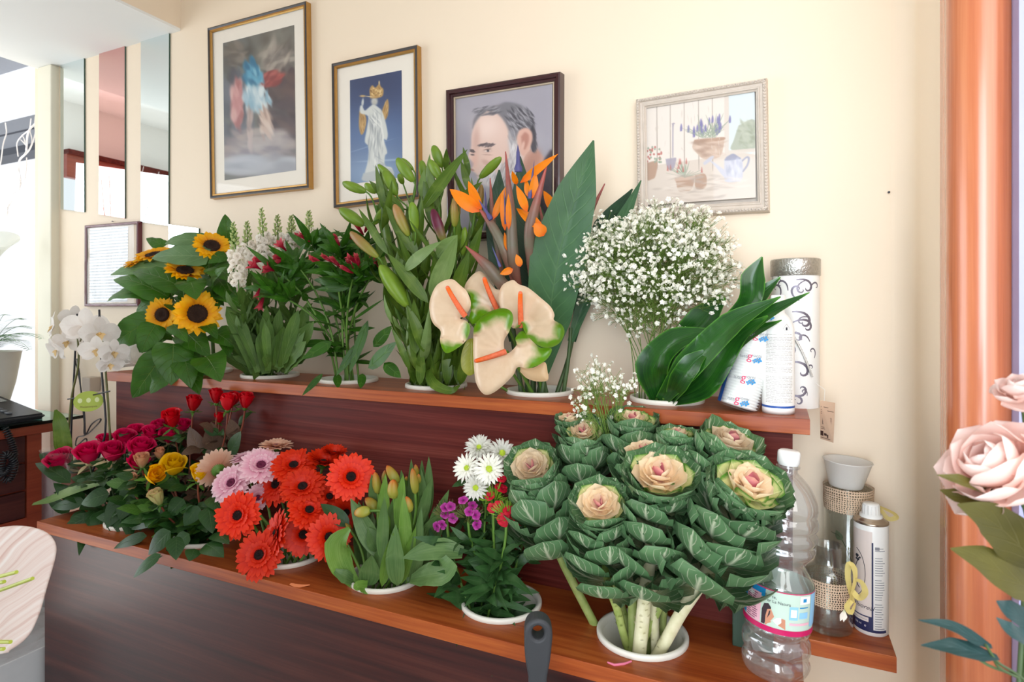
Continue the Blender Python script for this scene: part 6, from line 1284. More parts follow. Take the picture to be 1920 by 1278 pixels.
# green box behind the bottle
gp = G(1402, 1203, ZL); gp[1] = 1.055
dg = plain('dark_green_card', '33493A', rough=.6, var=.1); r = thing('green_box', 'dark green box standing behind the water bottle against riser', 'box', gp)
mb = MB(); x0 = W(1373, 1200, 1.03)[0]; box(mb, (x0, 1.03, ZL+.0005), (x0+.062, 1.095, ZL+.092), 0, bev=.002); mb.build('body', dg, r)
mb = MB(); box(mb, (x0-.0008, 1.0292, ZL+.092), (x0+.0628, 1.0958, ZL+.108), 0, bev=.002); mb.build('lid', plain('pale_green_lid', '8FAE97', rough=.5), r)

# ------------------------------------------------------------------ glass vases with burlap
burl = NT('burlap'); uvn = burl.n('ShaderNodeUVMap').outputs[0]; sp = burl.n('ShaderNodeSeparateXYZ', i_0=uvn)
wx = burl.math('ABSOLUTE', burl.math('SUBTRACT', burl.math('FRACT', burl.math('ADD', burl.math('MULTIPLY', sp.outputs[0], 60.), burl.math('MULTIPLY', burl.noise(9., 2, uvn), 1.2))), .5)); wy = burl.math('ABSOLUTE', burl.math('SUBTRACT', burl.math('FRACT', burl.math('ADD', burl.math('MULTIPLY', sp.outputs[1], 11.), burl.math('MULTIPLY', burl.noise(7., 2, uvn), .8))), .5))
hole = burl.math('MULTIPLY', burl.math('LESS_THAN', wx, .27), burl.math('LESS_THAN', wy, .27))
burl.put(burl.b.inputs['Base Color'], burl.mix(burl.noise(40., 2, uvn), srgb('C9A888'), srgb('E3CBB0'))); burl.put(burl.b.inputs['Alpha'], burl.math('SUBTRACT', 1., hole)); burl.b.inputs['Roughness'].default_value = .9
burl.bump(wx, .6, .001)
yel = leafmat('yellow_ribbon', 'F0DC8C', 'F6E6A0', None, tr=.4, rough=.35, bumps=0)
def vase(lab, p, prof, band, cat='vase'):
    r = thing('glass_vase', lab, cat, p); mb = MB(); mb.M = fr((0, 0, 1), o=p); lathe(mb, prof, 48); mb.build('glass', clear_gl, r)
    mb = MB(); mb.M = fr((0, 0, 1), o=p); b0, b1, rb = band; lathe(mb, [(rb, b0), (rb+.0012, b0+(b1-b0)*.3), (rb+.0006, b0+(b1-b0)*.6), (rb+.0014, b1)], 60, lobes=7, lob=.008); mb.build('burlap_band', burl.m, r); return r
vp = W(1553, 1180, 1.162); vp[2] = ZL
v1 = vase('short narrow-necked glass vase wrapped in burlap with yellow ribbon', vp, [(0, .004), (.036, .002), (.038, .006), (.038, .098), (.036, .106), (.024, .112), (.0215, .118), (.0215, .144), (.023, .1455), (.0205, .144), (.0195, .118), (.023, .109), (.034, .104), (.0355, .097), (.0355, .018), (.032, .014), (0, .012)], (.048, .092, .0385))
vq = W(1590, 1130, 1.253); vq[2] = ZL
v2 = vase('tall glass cylinder vase with burlap at its rim, behind the short one', vq, [(0, .004), (.038, .002), (.040, .006), (.040, .225), (.0385, .2255), (.0375, .223), (.0375, .018), (.034, .014), (0, .012)], (.185, .228, .0405))
# dried twig inside the tall vase
mb = MB(); q = vq+np.array((0, 0, .016)); tube(mb, smooth_pts([q+np.array((.01, 0, 0)), q+np.array((.012, 0, .05)), q+np.array((-.01, -.005, .11)), q+np.array((-.028, -.01, .125))], 5), .0008, 5)
blade(mb, q+np.array((-.012, -.006, .11)), q+np.array((-.02, -.006, .128)), .012, n=(0, -1, 0), prof='ovate'); tag(mb.build('dried_twig', L_['darkstem'], origin=q), 'thin leafy twig standing inside the tall glass vase', 'twig')
# plastic cup resting on the tall vase
cp = vq+np.array((-.004, 0, .2262)); r = MB(); r.M = fr((.06, .0, 1), o=cp); lathe(r, [(0, .002), (.022, .0), (.023, .002), (.0325, .046), (.034, .0475), (.0335, .049), (.0315, .047), (.022, .004), (0, .0035)], 40)
# the cup's foot spans the vase rim
for k in range(len(r.V)): r.V[k] = cp+(r.V[k]-cp)*np.array((1.22, 1.22, 1.0))
milky = leafmat('milky_plastic', 'F0EFEC', 'F6F5F2', None, tr=.5, rough=.25, bumps=0)
tag(r.build('plastic_cup', milky, origin=cp), 'translucent white plastic cup sitting on top of the tall vase', 'cup')
r_ = thing('ribbon_bow', 'curled yellow ribbon with tiny white flower tied on the short vase', 'ribbon', vp+np.array((.03, -.02, .04)))
mb = MB()
ribbon(mb, [(1600, 1130, 1.10), (1590, 1085, 1.09), (1592, 1058, 1.085), (1602, 1066, 1.085), (1603, 1090, 1.08), (1595, 1120, 1.08), (1592, 1150, 1.085)], [6, 10, 12, 12, 10, 9, 8], up=0, twist=1.4)
ribbon(mb, [(1597, 1105, 1.085), (1610, 1120, 1.075), (1622, 1110, 1.07), (1616, 1092, 1.075), (1604, 1086, 1.08)], [8, 12, 13, 10, 6], up=.2, twist=1.0)
ribbon(mb, [(1596, 1125, 1.08), (1588, 1138, 1.075), (1596, 1148, 1.075), (1604, 1130, 1.08)], [9, 10, 10, 7], up=.2, twist=-1.2); mb.build('loops', yel, r_)
mb = MB(); c = W(1580, 1155, 1.08)
for k in range(5):
    a = k*1.2566; LPX(mb, (1583, 1143, 1.08), (1580+6*math.cos(a), 1162+4*math.sin(a), 1.078), 7, prof='petal', nv=3, nu=2)
mb.build('flower', stwhite, r_)
mb = MB(); ribbon(mb, [(1640, 946, 1.235), (1655, 952, 1.23), (1676, 962, 1.225), (1680, 970, 1.22), (1665, 972, 1.22), (1652, 956, 1.225), (1640, 948, 1.23)], [4, 7, 9, 9, 8, 6, 4], up=1.5, twist=.8)
tag(mb.build('ribbon_loop', yel, origin=W(1640, 948, 1.23)), 'yellow ribbon loop sticking out behind the spray can top', 'ribbon')

# ------------------------------------------------------------------ spray can
sp_ = W(1633, 1186, 1.182); sp_[2] = ZL; r = thing('spray_can', 'white aerosol can with dark blue stripe and oval flower drawing at shelf corner', 'spray can', sp_)
Mx = fr((0, 0, 1), o=sp_); rs = .0262; mb = MB(); mb.M = Mx
lathe(mb, [(0, .002), (rs-.002, .0005), (rs, .003), (rs, .186), (rs-.0008, .188)], 48); mb.build('body', white_pl, r)
mb = MB(); mb.M = Mx; lathe(mb, [(rs-.0008, .1865), (rs+.0006, .188), (rs+.0004, .1905), (rs-.002, .191), (rs-.004, .193), (rs-.009, .197), (.014, .198)], 40); mb.build('shoulder', plain('tinned_steel', 'B9AC9C', rough=.25, metal=.85), r)
mb = MB(); mb.M = Mx; lathe(mb, [(.0175, .1965), (.0175, .201), (.0135, .202), (.0125, .218), (.0118, .2195), (0, .2195)], 32, smooth=True)
for i in range(16):
    a = i*2*math.pi/16; tube(mb, [(.0132*math.cos(a), .0132*math.sin(a), .202), (.0124*math.cos(a), .0124*math.sin(a), .217)], .0009, 4)
mb.build('cap', white_pl, r)
sa = facing(sp_); mb = MB(); L5 = [plain('print_beige', 'E0D2CA', rough=.35), ink_dark, ink_grey, white_pl, plain('navy_print', '252A52', rough=.35)]
cylrect(mb, -.060, .002, .022, .178, rs+.0001, sa, Mx, 0, 14); cylrect(mb, -.060, .026, .008, .0125, rs+.0002, sa, Mx, 4, 14); cylrect(mb, -.060, .002, .0125, .034, rs+.00025, sa, Mx, 4, 12); cylrect(mb, .001, .0035, .008, .160, rs+.0003, sa, Mx, 4, 2)
cylrect(mb, -.052, -.0035, .0245, .032, rs+.0004, sa, Mx, 0, 10); cylrect(mb, -.050, -.006, .0275, .0283, rs+.0005, sa, Mx, 2, 10)
cyltext(mb, 'Fluoreal', .0105, rs+.0005, sa-.0125/rs, .049, Mx, 1, shear=.35, rot=-.05); cyltext(mb, '750 ml', .0048, rs+.0005, sa-.021/rs, .0185, Mx, 3); cyltext(mb, 'e', .007, rs+.0005, sa-.0085/rs, .0175, Mx, 3)
P = cyl(np.array([(-.026+.0175*math.cos(t), .104+.040*math.sin(t)) for t in np.linspace(-1.75, 1.5, 26)]), rs+.0004, sa, Mx); tube(mb, P, .00045, 5, 1)
P = cyl(np.array([(-.0125+.0075*math.cos(t), .017+.004*math.sin(t)) for t in np.linspace(0, 6.28, 3)]), rs+.0004, sa, Mx)
for i in range(16):
    x, z = -.022+ru(-.004, .005), .128+ru(-.006, .006); P2 = np.array([(x-.0018, z-.001), (x, z-.002), (x+.002, z), (x, z+.002)]); mb.add(cyl(P2, rs+.0005, sa, Mx), [(0, 1, 2, 3)], mat=1)
P = cyl(np.array([(-.022, .124), (-.027, .112), (-.028, .095), (-.022, .082), (-.018, .078)]), rs+.0005, sa, Mx); tube(mb, P, .0006, 4, 1)
for i in range(34):
    z = .150-i*.0041
    if i in (2, 3, 12, 22): continue
    cylrect(mb, .006, .006+ru(.010, .017), z, z+.0011, rs+.0003, sa, Mx, 2, 4)
cylrect(mb, .006, .013, .148, .153, rs+.0004, sa, Mx, 2, 3)
mb.build('printing', L5, r)

# ------------------------------------------------------------------ upper shelf, right end
# gift canister
cn = W(1491, 760, 1.240); cn[2] = ZU; r = thing('gift_canister', 'tall white canister with silver scroll pattern and metallic lid at shelf end', 'canister', cn)
Mx = fr((0, 0, 1), o=cn); rc_ = .0415; hh = .252; mb = MB(); mb.M = Mx; lathe(mb, [(0, .0), (rc_-.001, 0), (rc_, .001), (rc_, hh)], 64); mb.build('body', white_pl, r)
foil = plain('crinkled_silver', 'B9B7B0', rough=.28, metal=.8, var=.3, scale=240, bump=.8)
mb = MB(); mb.M = Mx; lathe(mb, [(rc_+.001, hh-.006), (rc_+.0022, hh-.005), (rc_+.0022, hh+.024), (rc_+.001, hh+.026), (0, hh+.026)], 64); mb.build('lid', foil, r)
ca = facing(cn); mb = MB(); scr = plain('gunmetal_print', '6E6874', rough=.3, metal=.3)
def curl(x, z, s, rot, flip=1, turns=.95):
    s *= 1.55; t = np.linspace(0, 1, 14); a = rot+flip*t**1.7*turns*math.pi*1.7; rad = s*(1-.72*t); cxx = np.cumsum(np.cos(a)*s*.25*(1-.7*t)); czz = np.cumsum(np.sin(a)*s*.25*(1-.7*t)); w = s*.07*np.sin(np.pi*np.clip(t*.9+.08, 0, 1))**.8+.0003
    X = x+cxx; Z = z+czz; nx, nz = -np.sin(a), np.cos(a)
    A = cyl(np.stack([X+nx*w, Z+nz*w], 1), rc_+.00025, ca, Mx); B = cyl(np.stack([X-nx*w, Z-nz*w], 1), rc_+.00025, ca, Mx)
    mb.grid(np.stack([A, B], 1))
for (x, z, s, ro, fl_) in [(-.005, .236, .017, .2, -1), (-.024, .232, .014, 2., 1), (.022, .238, .013, 3.5, 1), (-.012, .213, .013, 1.6, 1), (.012, .196, .015, 2.6, -1), (-.013, .178, .020, .1, -1), (.024, .214, .012, 1.3, -1), (-.01, .156, .018, .5, -1), (-.022, .122, .016, 1.0, -1), (.026, .168, .010, 2.9, 1), (.027, .120, .011, 1.9, 1), (.002, .112, .008, 2.4, 1), (-.018, .084, .020, .2, -1), (-.012, .092, .012, .7, 1), (-.014, .040, .016, 1.1, 1), (-.018, .034, .017, -.6, 1), (.024, .060, .010, 2., -1), (.020, .022, .007, 1.4, 1), (-.022, .008, .016, .9, -1), (.004, .016, .009, 2.8, -1), (-.03, .2, .014, 1.2, 1), (-.034, .15, .014, 2.2, 1), (-.034, .06, .014, .4, 1), (.034, .09, .01, 1.1, 1)]: curl(x, z, s, ro, fl_)
mb.build('scroll_pattern', scr, r)
mb = MB(); P = cyl(np.stack([np.linspace(-.022, .030, 40), .165-.105*np.linspace(0, 1, 40)**.92+.012*np.sin(np.linspace(0, 3.14, 40))], 1), rc_+.003, ca, Mx)
for k in range(2):
    Q = P.copy(); t = np.linspace(0, 80, 40); Q[:, 0] += .0011*np.cos(t*.9+k*3.14); Q[:, 2] += .0011*np.sin(t*.9+k*3.14); tube(mb, Q, .0014, 5)
mb.build('cord', plain('silver_cord', 'C9C6C0', rough=.4, metal=.4, var=.3, scale=200), r)
r = thing('price_tag', 'small beige hanging tag with barcode beside the gift canister', 'tag', W(1552, 790, 1.21))
Y = 1.2085; mb = MB(); P = [W(1537, 750, 1.222), W(1566, 755, 1.20), W(1562.5, 830, 1.20), W(1538, 822, 1.222)]; P2 = [p+np.array((.0002, .0004, 0)) for p in P]
mb.add(P+P2, [(0, 3, 2, 1), (4, 5, 6, 7), (0, 1, 5, 4), (1, 2, 6, 5), (2, 3, 7, 6), (3, 0, 4, 7)], smooth=False); mb.build('card', plain('kraft_card', 'D9B79A', rough=.7), r)
mb = MB(); P = [np.array(p) for p in P]; N = -nrm(np.cross(P[1]-P[0], P[3]-P[0])); N = N if N@tocam(P[0]) > 0 else -N
def tg_(u0, v0, u1, v1): Q = [bil(P, u0, v0), bil(P, u1, v0), bil(P, u1, v1), bil(P, u0, v1)]; mb.add([q+N*.0003 for q in Q], [(3, 2, 1, 0)], smooth=False)
for i in range(11): tg_(.18+i*.058, .40, .18+i*.058+RR.choice((.018, .03, .04)), .60)
for v, w in ((.15, .5), (.23, .85), (.28, .4), (.32, .3), (.67, .7), (.71, .6), (.94, .7)): tg_(.08, v, .08+w, v+.014)
tg_(.03, .78, .25, .90); tg_(.30, .82, .5, .88); tg_(.52, .84, .62, .92); mb.build('barcode_print', plain('brown_ink', '4A3028', rough=.6), r)
mb = MB(); a = bil(P, .3, 0.0); tube(mb, bez(cn+np.array((rc_*.75, -rc_*.75, .05)), cn+np.array((rc_*1.3, -rc_*.8, .03)), a+np.array((0, 0, .03)), a, 8), .0004, 4); mb.build('string', white_pl, r)
# cleaning bottle
bq = W(1459, 760, 1.135); bq[2] = ZU; r = thing('white_bottle', 'white plastic bottle with printed small text and blue band, between cups and canister', 'bottle', bq)
Mx = fr((0, 0, 1), o=bq); rb = .0265; mb = MB(); mb.M = Mx; lathe(mb, smooth_pts([(0, .001), (rb-.004, 0), (rb-.001, .003), (rb, .01), (rb, .13), (rb-.001, .15), (rb-.006, .165), (rb-.012, .173), (.011, .178), (.011, .188)], 3), 48); mb.build('body', white_pl, r)
mb = MB(); mb.M = Mx; lathe(mb, [(0, .208), (.011, .208), (.0125, .206), (.0125, .184), (.0, .184)], 28); mb.build('cap', white_pl, r)
ba = facing(bq); mb = MB(); cylrect(mb, -.06, .06, .0125, .0162, rb+.0002, ba, Mx, 0, 24)
for i in range(46):
    z = .022+i*.0026
    if i in (18, 19, 24, 27, 44): continue
    x = -.022
    while x < .024:
        w = ru(.003, .010); cylrect(mb, x, min(x+w, .026), z, z+.0010, rb+.0002, ba, Mx, 1, 2); x += w+.001
P = cyl(np.array([(.014, .158), (.008, .150), (.014, .142), (.020, .150), (.014, .158)]), rb+.0002, ba, Mx); tube(mb, P, .0003, 4, 1); cylrect(mb, .0125, .0155, .147, .152, rb+.0003, ba, Mx, 2, 2)
mb.build('label_print', [blue_ink, plain('soft_grey_print', 'B4AEA8', rough=.6), ink_dark], r)
# packet of plastic cups
pa = W(1383, 756, 1.13); pa[2] = ZU+.005; pt = W(1434, 592, 1.15); axp = nrm(pt-pa); Lp = np.linalg.norm(pt-pa)
r = thing('cup_packet', 'leaning packet of white plastic cups in printed clear wrap', 'packet', pa)
rp = .0335; Mx = fr(axp, o=pa+np.array((0, 0, .004))); mb = MB(); mb.M = Mx; pr = [(0, 0)]
nc = 34
for i in range(nc):
    z = Lp*i/nc; pr += [(rp-.0035, z), (rp-.0006, z+Lp/nc*.45), (rp, z+Lp/nc*.6), (rp-.0035, z+Lp/nc*.92)]
pr += [(rp-.004, Lp), (0, Lp)]; lathe(mb, pr, 48); mb.build('cup_stack', white_pl, r)
mb = MB(); mb.M = Mx; lathe(mb, smooth_pts([(0, -.002), (rp*.7, -.003), (rp+.001, .001), (rp+.0012, Lp*.3), (rp+.0016, Lp*.6), (rp+.0011, Lp), (rp*.6, Lp+.008), (.004, Lp+.014)], 3), 30, lobes=3, lob=.02); mb.build('film', film, r)
cd = np.linalg.inv(Mx[:3, :3])@(CAMP-pa); pa0 = math.atan2(cd[1], cd[0]); mb = MB(); PM = [plain('print_rose', 'D9416A', rough=.5), ink_grey, plain('print_sky', '2F8FC9', rough=.5), blue_ink, plain('print_orange', 'E8A13A', rough=.5)]
rr_ = rp+.0034
for k in range(5):
    z = Lp*(.07+.225*k)
    cyltext(mb, 'tutti', .0085, rr_, pa0-.0135/rr_, z-.001, Mx, 1, rot=.1); cyltext(mb, 'g', .020, rr_, pa0-.0035/rr_, z+.001, Mx, 0, rot=.05); cyltext(mb, 'iorni', .0085, rr_, pa0+.0075/rr_, z+.005, Mx, 1, rot=.1)
    for (dx, dz, s) in ((.006, -.005, .0042), (.013, -.002, .0052), (.009, -.001, .003)):
        q = np.array([(dx+s*math.cos(t)*(.8+.25*math.cos(4*t)), z+dz+s*math.sin(t)*(.8+.25*math.cos(4*t))) for t in np.linspace(0, 6.28, 20, endpoint=False)]); mb.add(cyl(q, rr_, pa0, Mx), [tuple(range(20))], mat=2)
        mb.add(cyl(np.array([(dx-.0012, z+dz-.0012), (dx+.0012, z+dz-.0012), (dx+.0012, z+dz+.0012), (dx-.0012, z+dz+.0012)]), rr_+.0002, pa0, Mx), [(0, 1, 2, 3)], mat=1)
cylrect(mb, -.047, -.034, .0, Lp*.62, rr_, pa0, Mx, 3, 3); cylrect(mb, -.047, -.034, Lp*.62, Lp*.95, rr_, pa0, Mx, 4, 3)
mb.build('wrap_print', PM, r)

# loose petals on the shelf
mb = MB(); ribbon(mb, [G(544, 1094, ZL+.004), G(560, 1098, ZL+.002), G(581, 1096, ZL+.005)], [.006, .011, .003], n=(0, -.2, 1), px=False); tag(mb.build('fallen_petal', plain('orange_petal', 'E58A5A', rough=.6), origin=G(560, 1098, ZL)), 'fallen orange petal lying between gerbera and tulip buckets', 'petal')
mb = MB(); tube(mb, [G(1139, 1241, ZL+.003), G(1152, 1246, ZL+.0025), G(1170, 1244, ZL+.0025), G(1184, 1239, ZL+.004)], (.0014, .002, .002, .0014), 7); tag(mb.build('fallen_petal', plain('pink_petal_strip', 'D8708A', rough=.6), origin=G(1160, 1243, ZL)), 'fallen pink curled petal strip in front of the kale bucket', 'petal')
crumb = plain('crumbs', 'D9C9A8', rough=.8)
mb = MB()
for i in range(44):
    p = np.array((ru(-1.2, .0), ru(.893, .92), ZL+.0006)) if i < 30 else np.array((ru(.05, .15), ru(1.11, 1.14), ZL+.0006)); ball(mb, p, ru(.0006, .0013), seg=5, rings=3, sc=(1, .6, .5))
o = mb.build('crumbs', crumb, origin=(-.6, .9, ZL)); tag(o, 'tiny pale plant crumbs scattered along the lower shelf edge', 'crumbs'); o['kind'] = 'stuff'

# ------------------------------------------------------------------ black tool handle in front of the counter
rub = plain('black_rubber', '37383B', rough=.5, var=.1); rub2 = plain('grey_rubber_core', '5B5D61', rough=.4)
hc = W(1008, 1180, .80); r = thing('brush', 'black rubber tool handle with hanging hole standing before the counter', 'brush', (hc[0], .80, 0)); s = PXM(hc)
d_ = nrm(np.array((-.02, .04, -1.))); Mh = np.eye(4); xh = nrm(np.cross(np.cross(d_, (CT, ST, 0)), d_)); Mh[:3, 0] = xh; Mh[:3, 1] = -d_; Mh[:3, 2] = np.cross(xh, -d_); Mh[:3, 3] = hc
def hp(l): return [(x*s, y*s) for x, y in l]
out = hp([(0, 29), (-10, 27), (-19, 20), (-24, 8), (-25, -6), (-25, -25), (-23, -50), (-20, -68), (-17.5, -85), (-17, -110), (-17, -330), (17, -330), (17, -110), (17.5, -85), (20, -68), (23, -50), (26, -20), (27, -5), (26, 8), (20, 20), (10, 27)])
out = [tuple(p[:2]) for p in smooth_pts([(a, b, 0) for a, b in out]+[(out[0][0], out[0][1], 0)], 3)][:-1]
mb = MB(); plate(mb, out, [hp([(11*math.cos(t), 13*math.sin(t)+3) for t in np.linspace(0, 6.28, 24, endpoint=False)])], -.009, .009, Mh, bev=.0045); mb.build('grip', rub, r)
mb = MB(); plate(mb, [tuple(p[:2]) for p in smooth_pts([(a*.62, (b-6*s)*.98-2*s, 0) for a, b in hp([(0, -16), (-16, -20), (-20, -50), (-15, -85), (-12, -110), (-12, -320), (12, -320), (12, -110), (15, -85), (20, -50), (16, -20), (0, -16)])], 2)][:-1], [], .0085, .0104, Mh)
for k in range(4): q0 = hc+(-d_)*(-(38+k*6)*s)+Mh[:3, 2]*.0105; tube(mb, [q0-xh*9*s, q0+xh*9*s], .0012, 6)
mb.build('core', rub2, r)
mb = MB(); tube(mb, [hc+d_*.27, np.array((hc[0]+d_[0]*.8, .80+.03, .10))], .008, 10); mb.build('shaft', M['alu_dark'], r)
mb = MB(); e = np.array((hc[0]-.02, .825, 0)); box(mb, e+np.array((-.12, -.025, .05)), e+np.array((.12, .025, .10)), bev=.006)
for i in range(24):
    for j in range(4): tube(mb, [e+np.array((-.112+i*.0097, -.018+j*.012, .052)), e+np.array((-.115+i*.010, -.024+j*.016, .001))], .0012, 3)
mb.build('bristles', rub, r)
# ------------------------------------------------------------------ desk at the left with telephone
XD = -2.15; ZD = .745
r = thing('desk', 'reddish wooden desk with dark drawers and green-edged glass top at far left', 'desk', (-2.45, .85, 0))
mb = MB(); box(mb, (-2.80, .62, 0), (XD-.02, 1.085, ZD-.03), 0); box(mb, (-2.82, .60, ZD-.03), (XD+.012, 1.135, ZD), 0, bev=.002); box(mb, (XD-.021, 1.045, 0), (XD, 1.085, ZD-.03), 0); box(mb, (XD-.021, .62, 0), (XD-.002, 1.045, .455), 0)
mb.build('carcass', M['redwood'], r)
M['drawer'] = woodmat('dark_drawer_front', '38181A', '4A2422', '5C302A', 'Y', rough=.4, coat=.15)
for k in range(3):
    z1 = .712-.087*k; mb = MB(); box(mb, (XD-.019, .64, z1-.080), (XD-.001, 1.040, z1), 0, bev=.0015); mb.build('drawer', M['drawer'], r)
gl = glassmat('green_edge_glass', (.35, .82, .75), rough=.0, ior=1.5)
mb = MB(); box(mb, (-2.82, .60, ZD+.001), (-2.118, 1.19, ZD+.011), 0); mb.build('glass_top', gl, r)
ZG = ZD+.0115
ph = thing('telephone', 'black desk telephone with keypad on the glass top', 'telephone', (-2.3, .93, ZG))
blk = plain('black_plastic', '24262B', rough=.35, var=.1); gry = plain('grey_plastic', '6E7278', rough=.4); 
mb = MB(); x0, x1, y0, y1 = -2.42, -2.155, .82, 1.10
P = [(x0, y0, ZG), (x1, y0, ZG), (x1, y1, ZG), (x0, y1, ZG), (x0, y0, ZG+.060), (x1, y0, ZG+.018), (x1, y1, ZG+.018), (x0, y1, ZG+.060)]
import bmesh
bm = bmesh.new(); vs = [bm.verts.new(p) for p in P]
for f in [(3, 2, 1, 0), (4, 5, 6, 7), (0, 1, 5, 4), (1, 2, 6, 5), (2, 3, 7, 6), (3, 0, 4, 7)]: bm.faces.new([vs[i] for i in f])
bmesh.ops.bevel(bm, geom=list(bm.edges), offset=.007, segments=3, affect='EDGES'); bm.verts.index_update()
mb.add([tuple(v.co) for v in bm.verts], [tuple(v.index for v in f.verts) for f in bm.faces], smooth=False); bm.free(); mb.build('base', blk, ph)
def onb(x, y, h=0.): return np.array((x, y, ZG+.060-(x-x0)/(x1-x0)*.042+h))
mb = MB()
for i in range(4):
    for j in range(3):
        c = onb(-2.30+.027*i, .935+.026*j, .002); box(mb, c-np.array((.009, .009, .003)), c+np.array((.009, .009, .004)), bev=.002)
for i in range(5): c = onb(-2.31+.027*i, 1.02, .002); box(mb, c-np.array((.010, .007, .003)), c+np.array((.010, .007, .003)), bev=.002)
mb.build('keypad', gry, ph)
mb = MB(); a, b = onb(-2.40, 1.04, .004), onb(-2.30, 1.085, .004); mb.add([onb(-2.40, .93, .0016), onb(-2.335, .93, .0016), onb(-2.335, 1.08, .0016), onb(-2.40, 1.08, .0016)], [(0, 1, 2, 3)], smooth=False); mb.build('display', plain('lcd_grey', '9AA0A0', rough=.2), ph)
mb = MB(); hp0, hp1 = onb(-2.38, .865, .035), onb(-2.17, .865, .032); C = bez(hp0, hp0+np.array((.03, 0, .028)), hp1+np.array((-.04, 0, .034)), hp1+np.array((0, 0, -.006)), 14)
tube(mb, C, (.018, .026, .021, .019, .019, .021, .026, .028, .016), 14); mb.build('handset', blk, ph)
mb = MB(); t = np.linspace(0, 1, 420); base = smooth_pts([WX(8, 800, -2.125), WX(22, 830, -2.115), WX(26, 860, -2.11), WX(10, 885, -2.11), WX(2, 880, -2.11), WX(10, 850, -2.10), WX(28, 870, -2.10), WX(14, 900, -2.11), WX(-20, 870, -2.12), WX(-60, 800, -2.13)], 14)
Q = np.stack([np.interp(t, np.linspace(0, 1, len(base)), base[:, k]) for k in range(3)], 1); T = np.gradient(Q, axis=0); T /= np.linalg.norm(T, axis=1)[:, None]; X = np.cross(T, (1, .2, .1)); X /= np.linalg.norm(X, axis=1)[:, None]; Z = np.cross(T, X); an = t*2*math.pi*66
Q = Q+(X*np.cos(an)[:, None]+Z*np.sin(an)[:, None])*.0085; tube(mb, Q, .0022, 5); mb.build('coiled_cord', blk, ph)
# fern in a ribbed white pot on the desk
fp = W(-14, 730, 1.10); fp[2] = ZG; r = thing('potted_fern', 'arching fern in a tapered white pot at the left edge', 'potted plant', fp)
mb = MB(); mb.M = fr((0, 0, 1), o=fp); lathe(mb, [(0, .002), (.034, .002), (.040, .01), (.062, .10), (.078, .205), (.080, .208), (.076, .208), (.070, .19), (0, .18)], 48, lobes=24, lob=.012); mb.build('pot', plain('pearl_pot', 'DCD8D0', rough=.3), r)
fern = leafmat('fern_frond', '23602A', '3F8A32', None, tr=.15, rough=.45, bumps=0, tipcol='7FAE3A')
mb = MB(); c0 = fp+np.array((0, 0, .20))
FR = [W(78, 634, 1.02), W(55, 655, 1.0), W(45, 598, 1.12), W(12, 590, 1.0), W(-40, 600, 1.0), W(-80, 620, 1.05), W(30, 640, .95), W(60, 615, 1.06), W(-20, 585, 1.15)]
for e in FR:
    C = bez(c0, c0+np.array((0, 0, .06)), e+(c0-e)*.3+np.array((0, 0, .055)), e, 26); tube(mb, C, (.0014, .0005), 4)
    T = np.gradient(C, axis=0)
    for i in range(3, 27):
        t_ = nrm(T[i]); sd = nrm(np.cross(t_, (0, 0, 1))); l = .046*math.sin(math.pi*(i/27)**.8)+.006
        for q in (-1, 1): d = nrm(sd*q+t_*.35+np.array((0, 0, -.15))); blade(mb, C[i], C[i]+d*l, .0105, n=(0, 0, 1), prof='lance', nv=3, nu=2)
mb.build('fronds', fern, r)
# calla lily above it, in a purple glass
cp_ = W(-34, 640, 1.16); cp_[2] = ZG; r = thing('calla_lily', 'white calla bloom with greenish throat at the left edge, in dark violet vase', 'calla lily', cp_)
mb = MB(); a, b = W(-16, 510, 1.16), W(-6, 450, 1.15); d = b-a
for i in range(1):
    v = np.linspace(0, 1, 10)[:, None]; u = np.linspace(0, 2*np.pi, 25)[None]; rad = .006+.045*v**2.2*(1+.35*np.cos(u-.4)); ctr = a+np.zeros((10, 25, 3)); F = fr(d)
    P = a+F[:3, 2]*(v*np.linalg.norm(d)*(1+.15*np.cos(u-.4)))[..., None]+F[:3, 0]*(rad*np.cos(u))[..., None]+F[:3, 1]*(rad*np.sin(u))[..., None]; mb.grid(P, np.stack(np.meshgrid(u[0]/6.28, v[:, 0]), -1))
mb.build('bloom', leafmat('calla_white', 'E9EEE8', 'F3F5F0', None, tr=.4, rough=.4, bumps=0, basecol='A9C65A', basew=.45), r)
mb = MB(); tube(mb, bez(cp_+np.array((0, 0, .02)), cp_+np.array((0, 0, .15)), a-nrm(d)*.05, a, 10), .004, 7); mb.build('stem', L_['stem'], r)
mb = MB(); mb.M = fr((0, 0, 1), o=cp_+np.array((-.08, 0.02, 0))); lathe(mb, [(0, 0.001), (.03, 0.001), (.032, .01), (.022, .12), (.018, .2), (.024, .30), (.022, .30), (.016, .2), (0, .19)], 30); mb.build('vase', plain('violet_glass', '32295A', rough=.1, coat=.6), r)
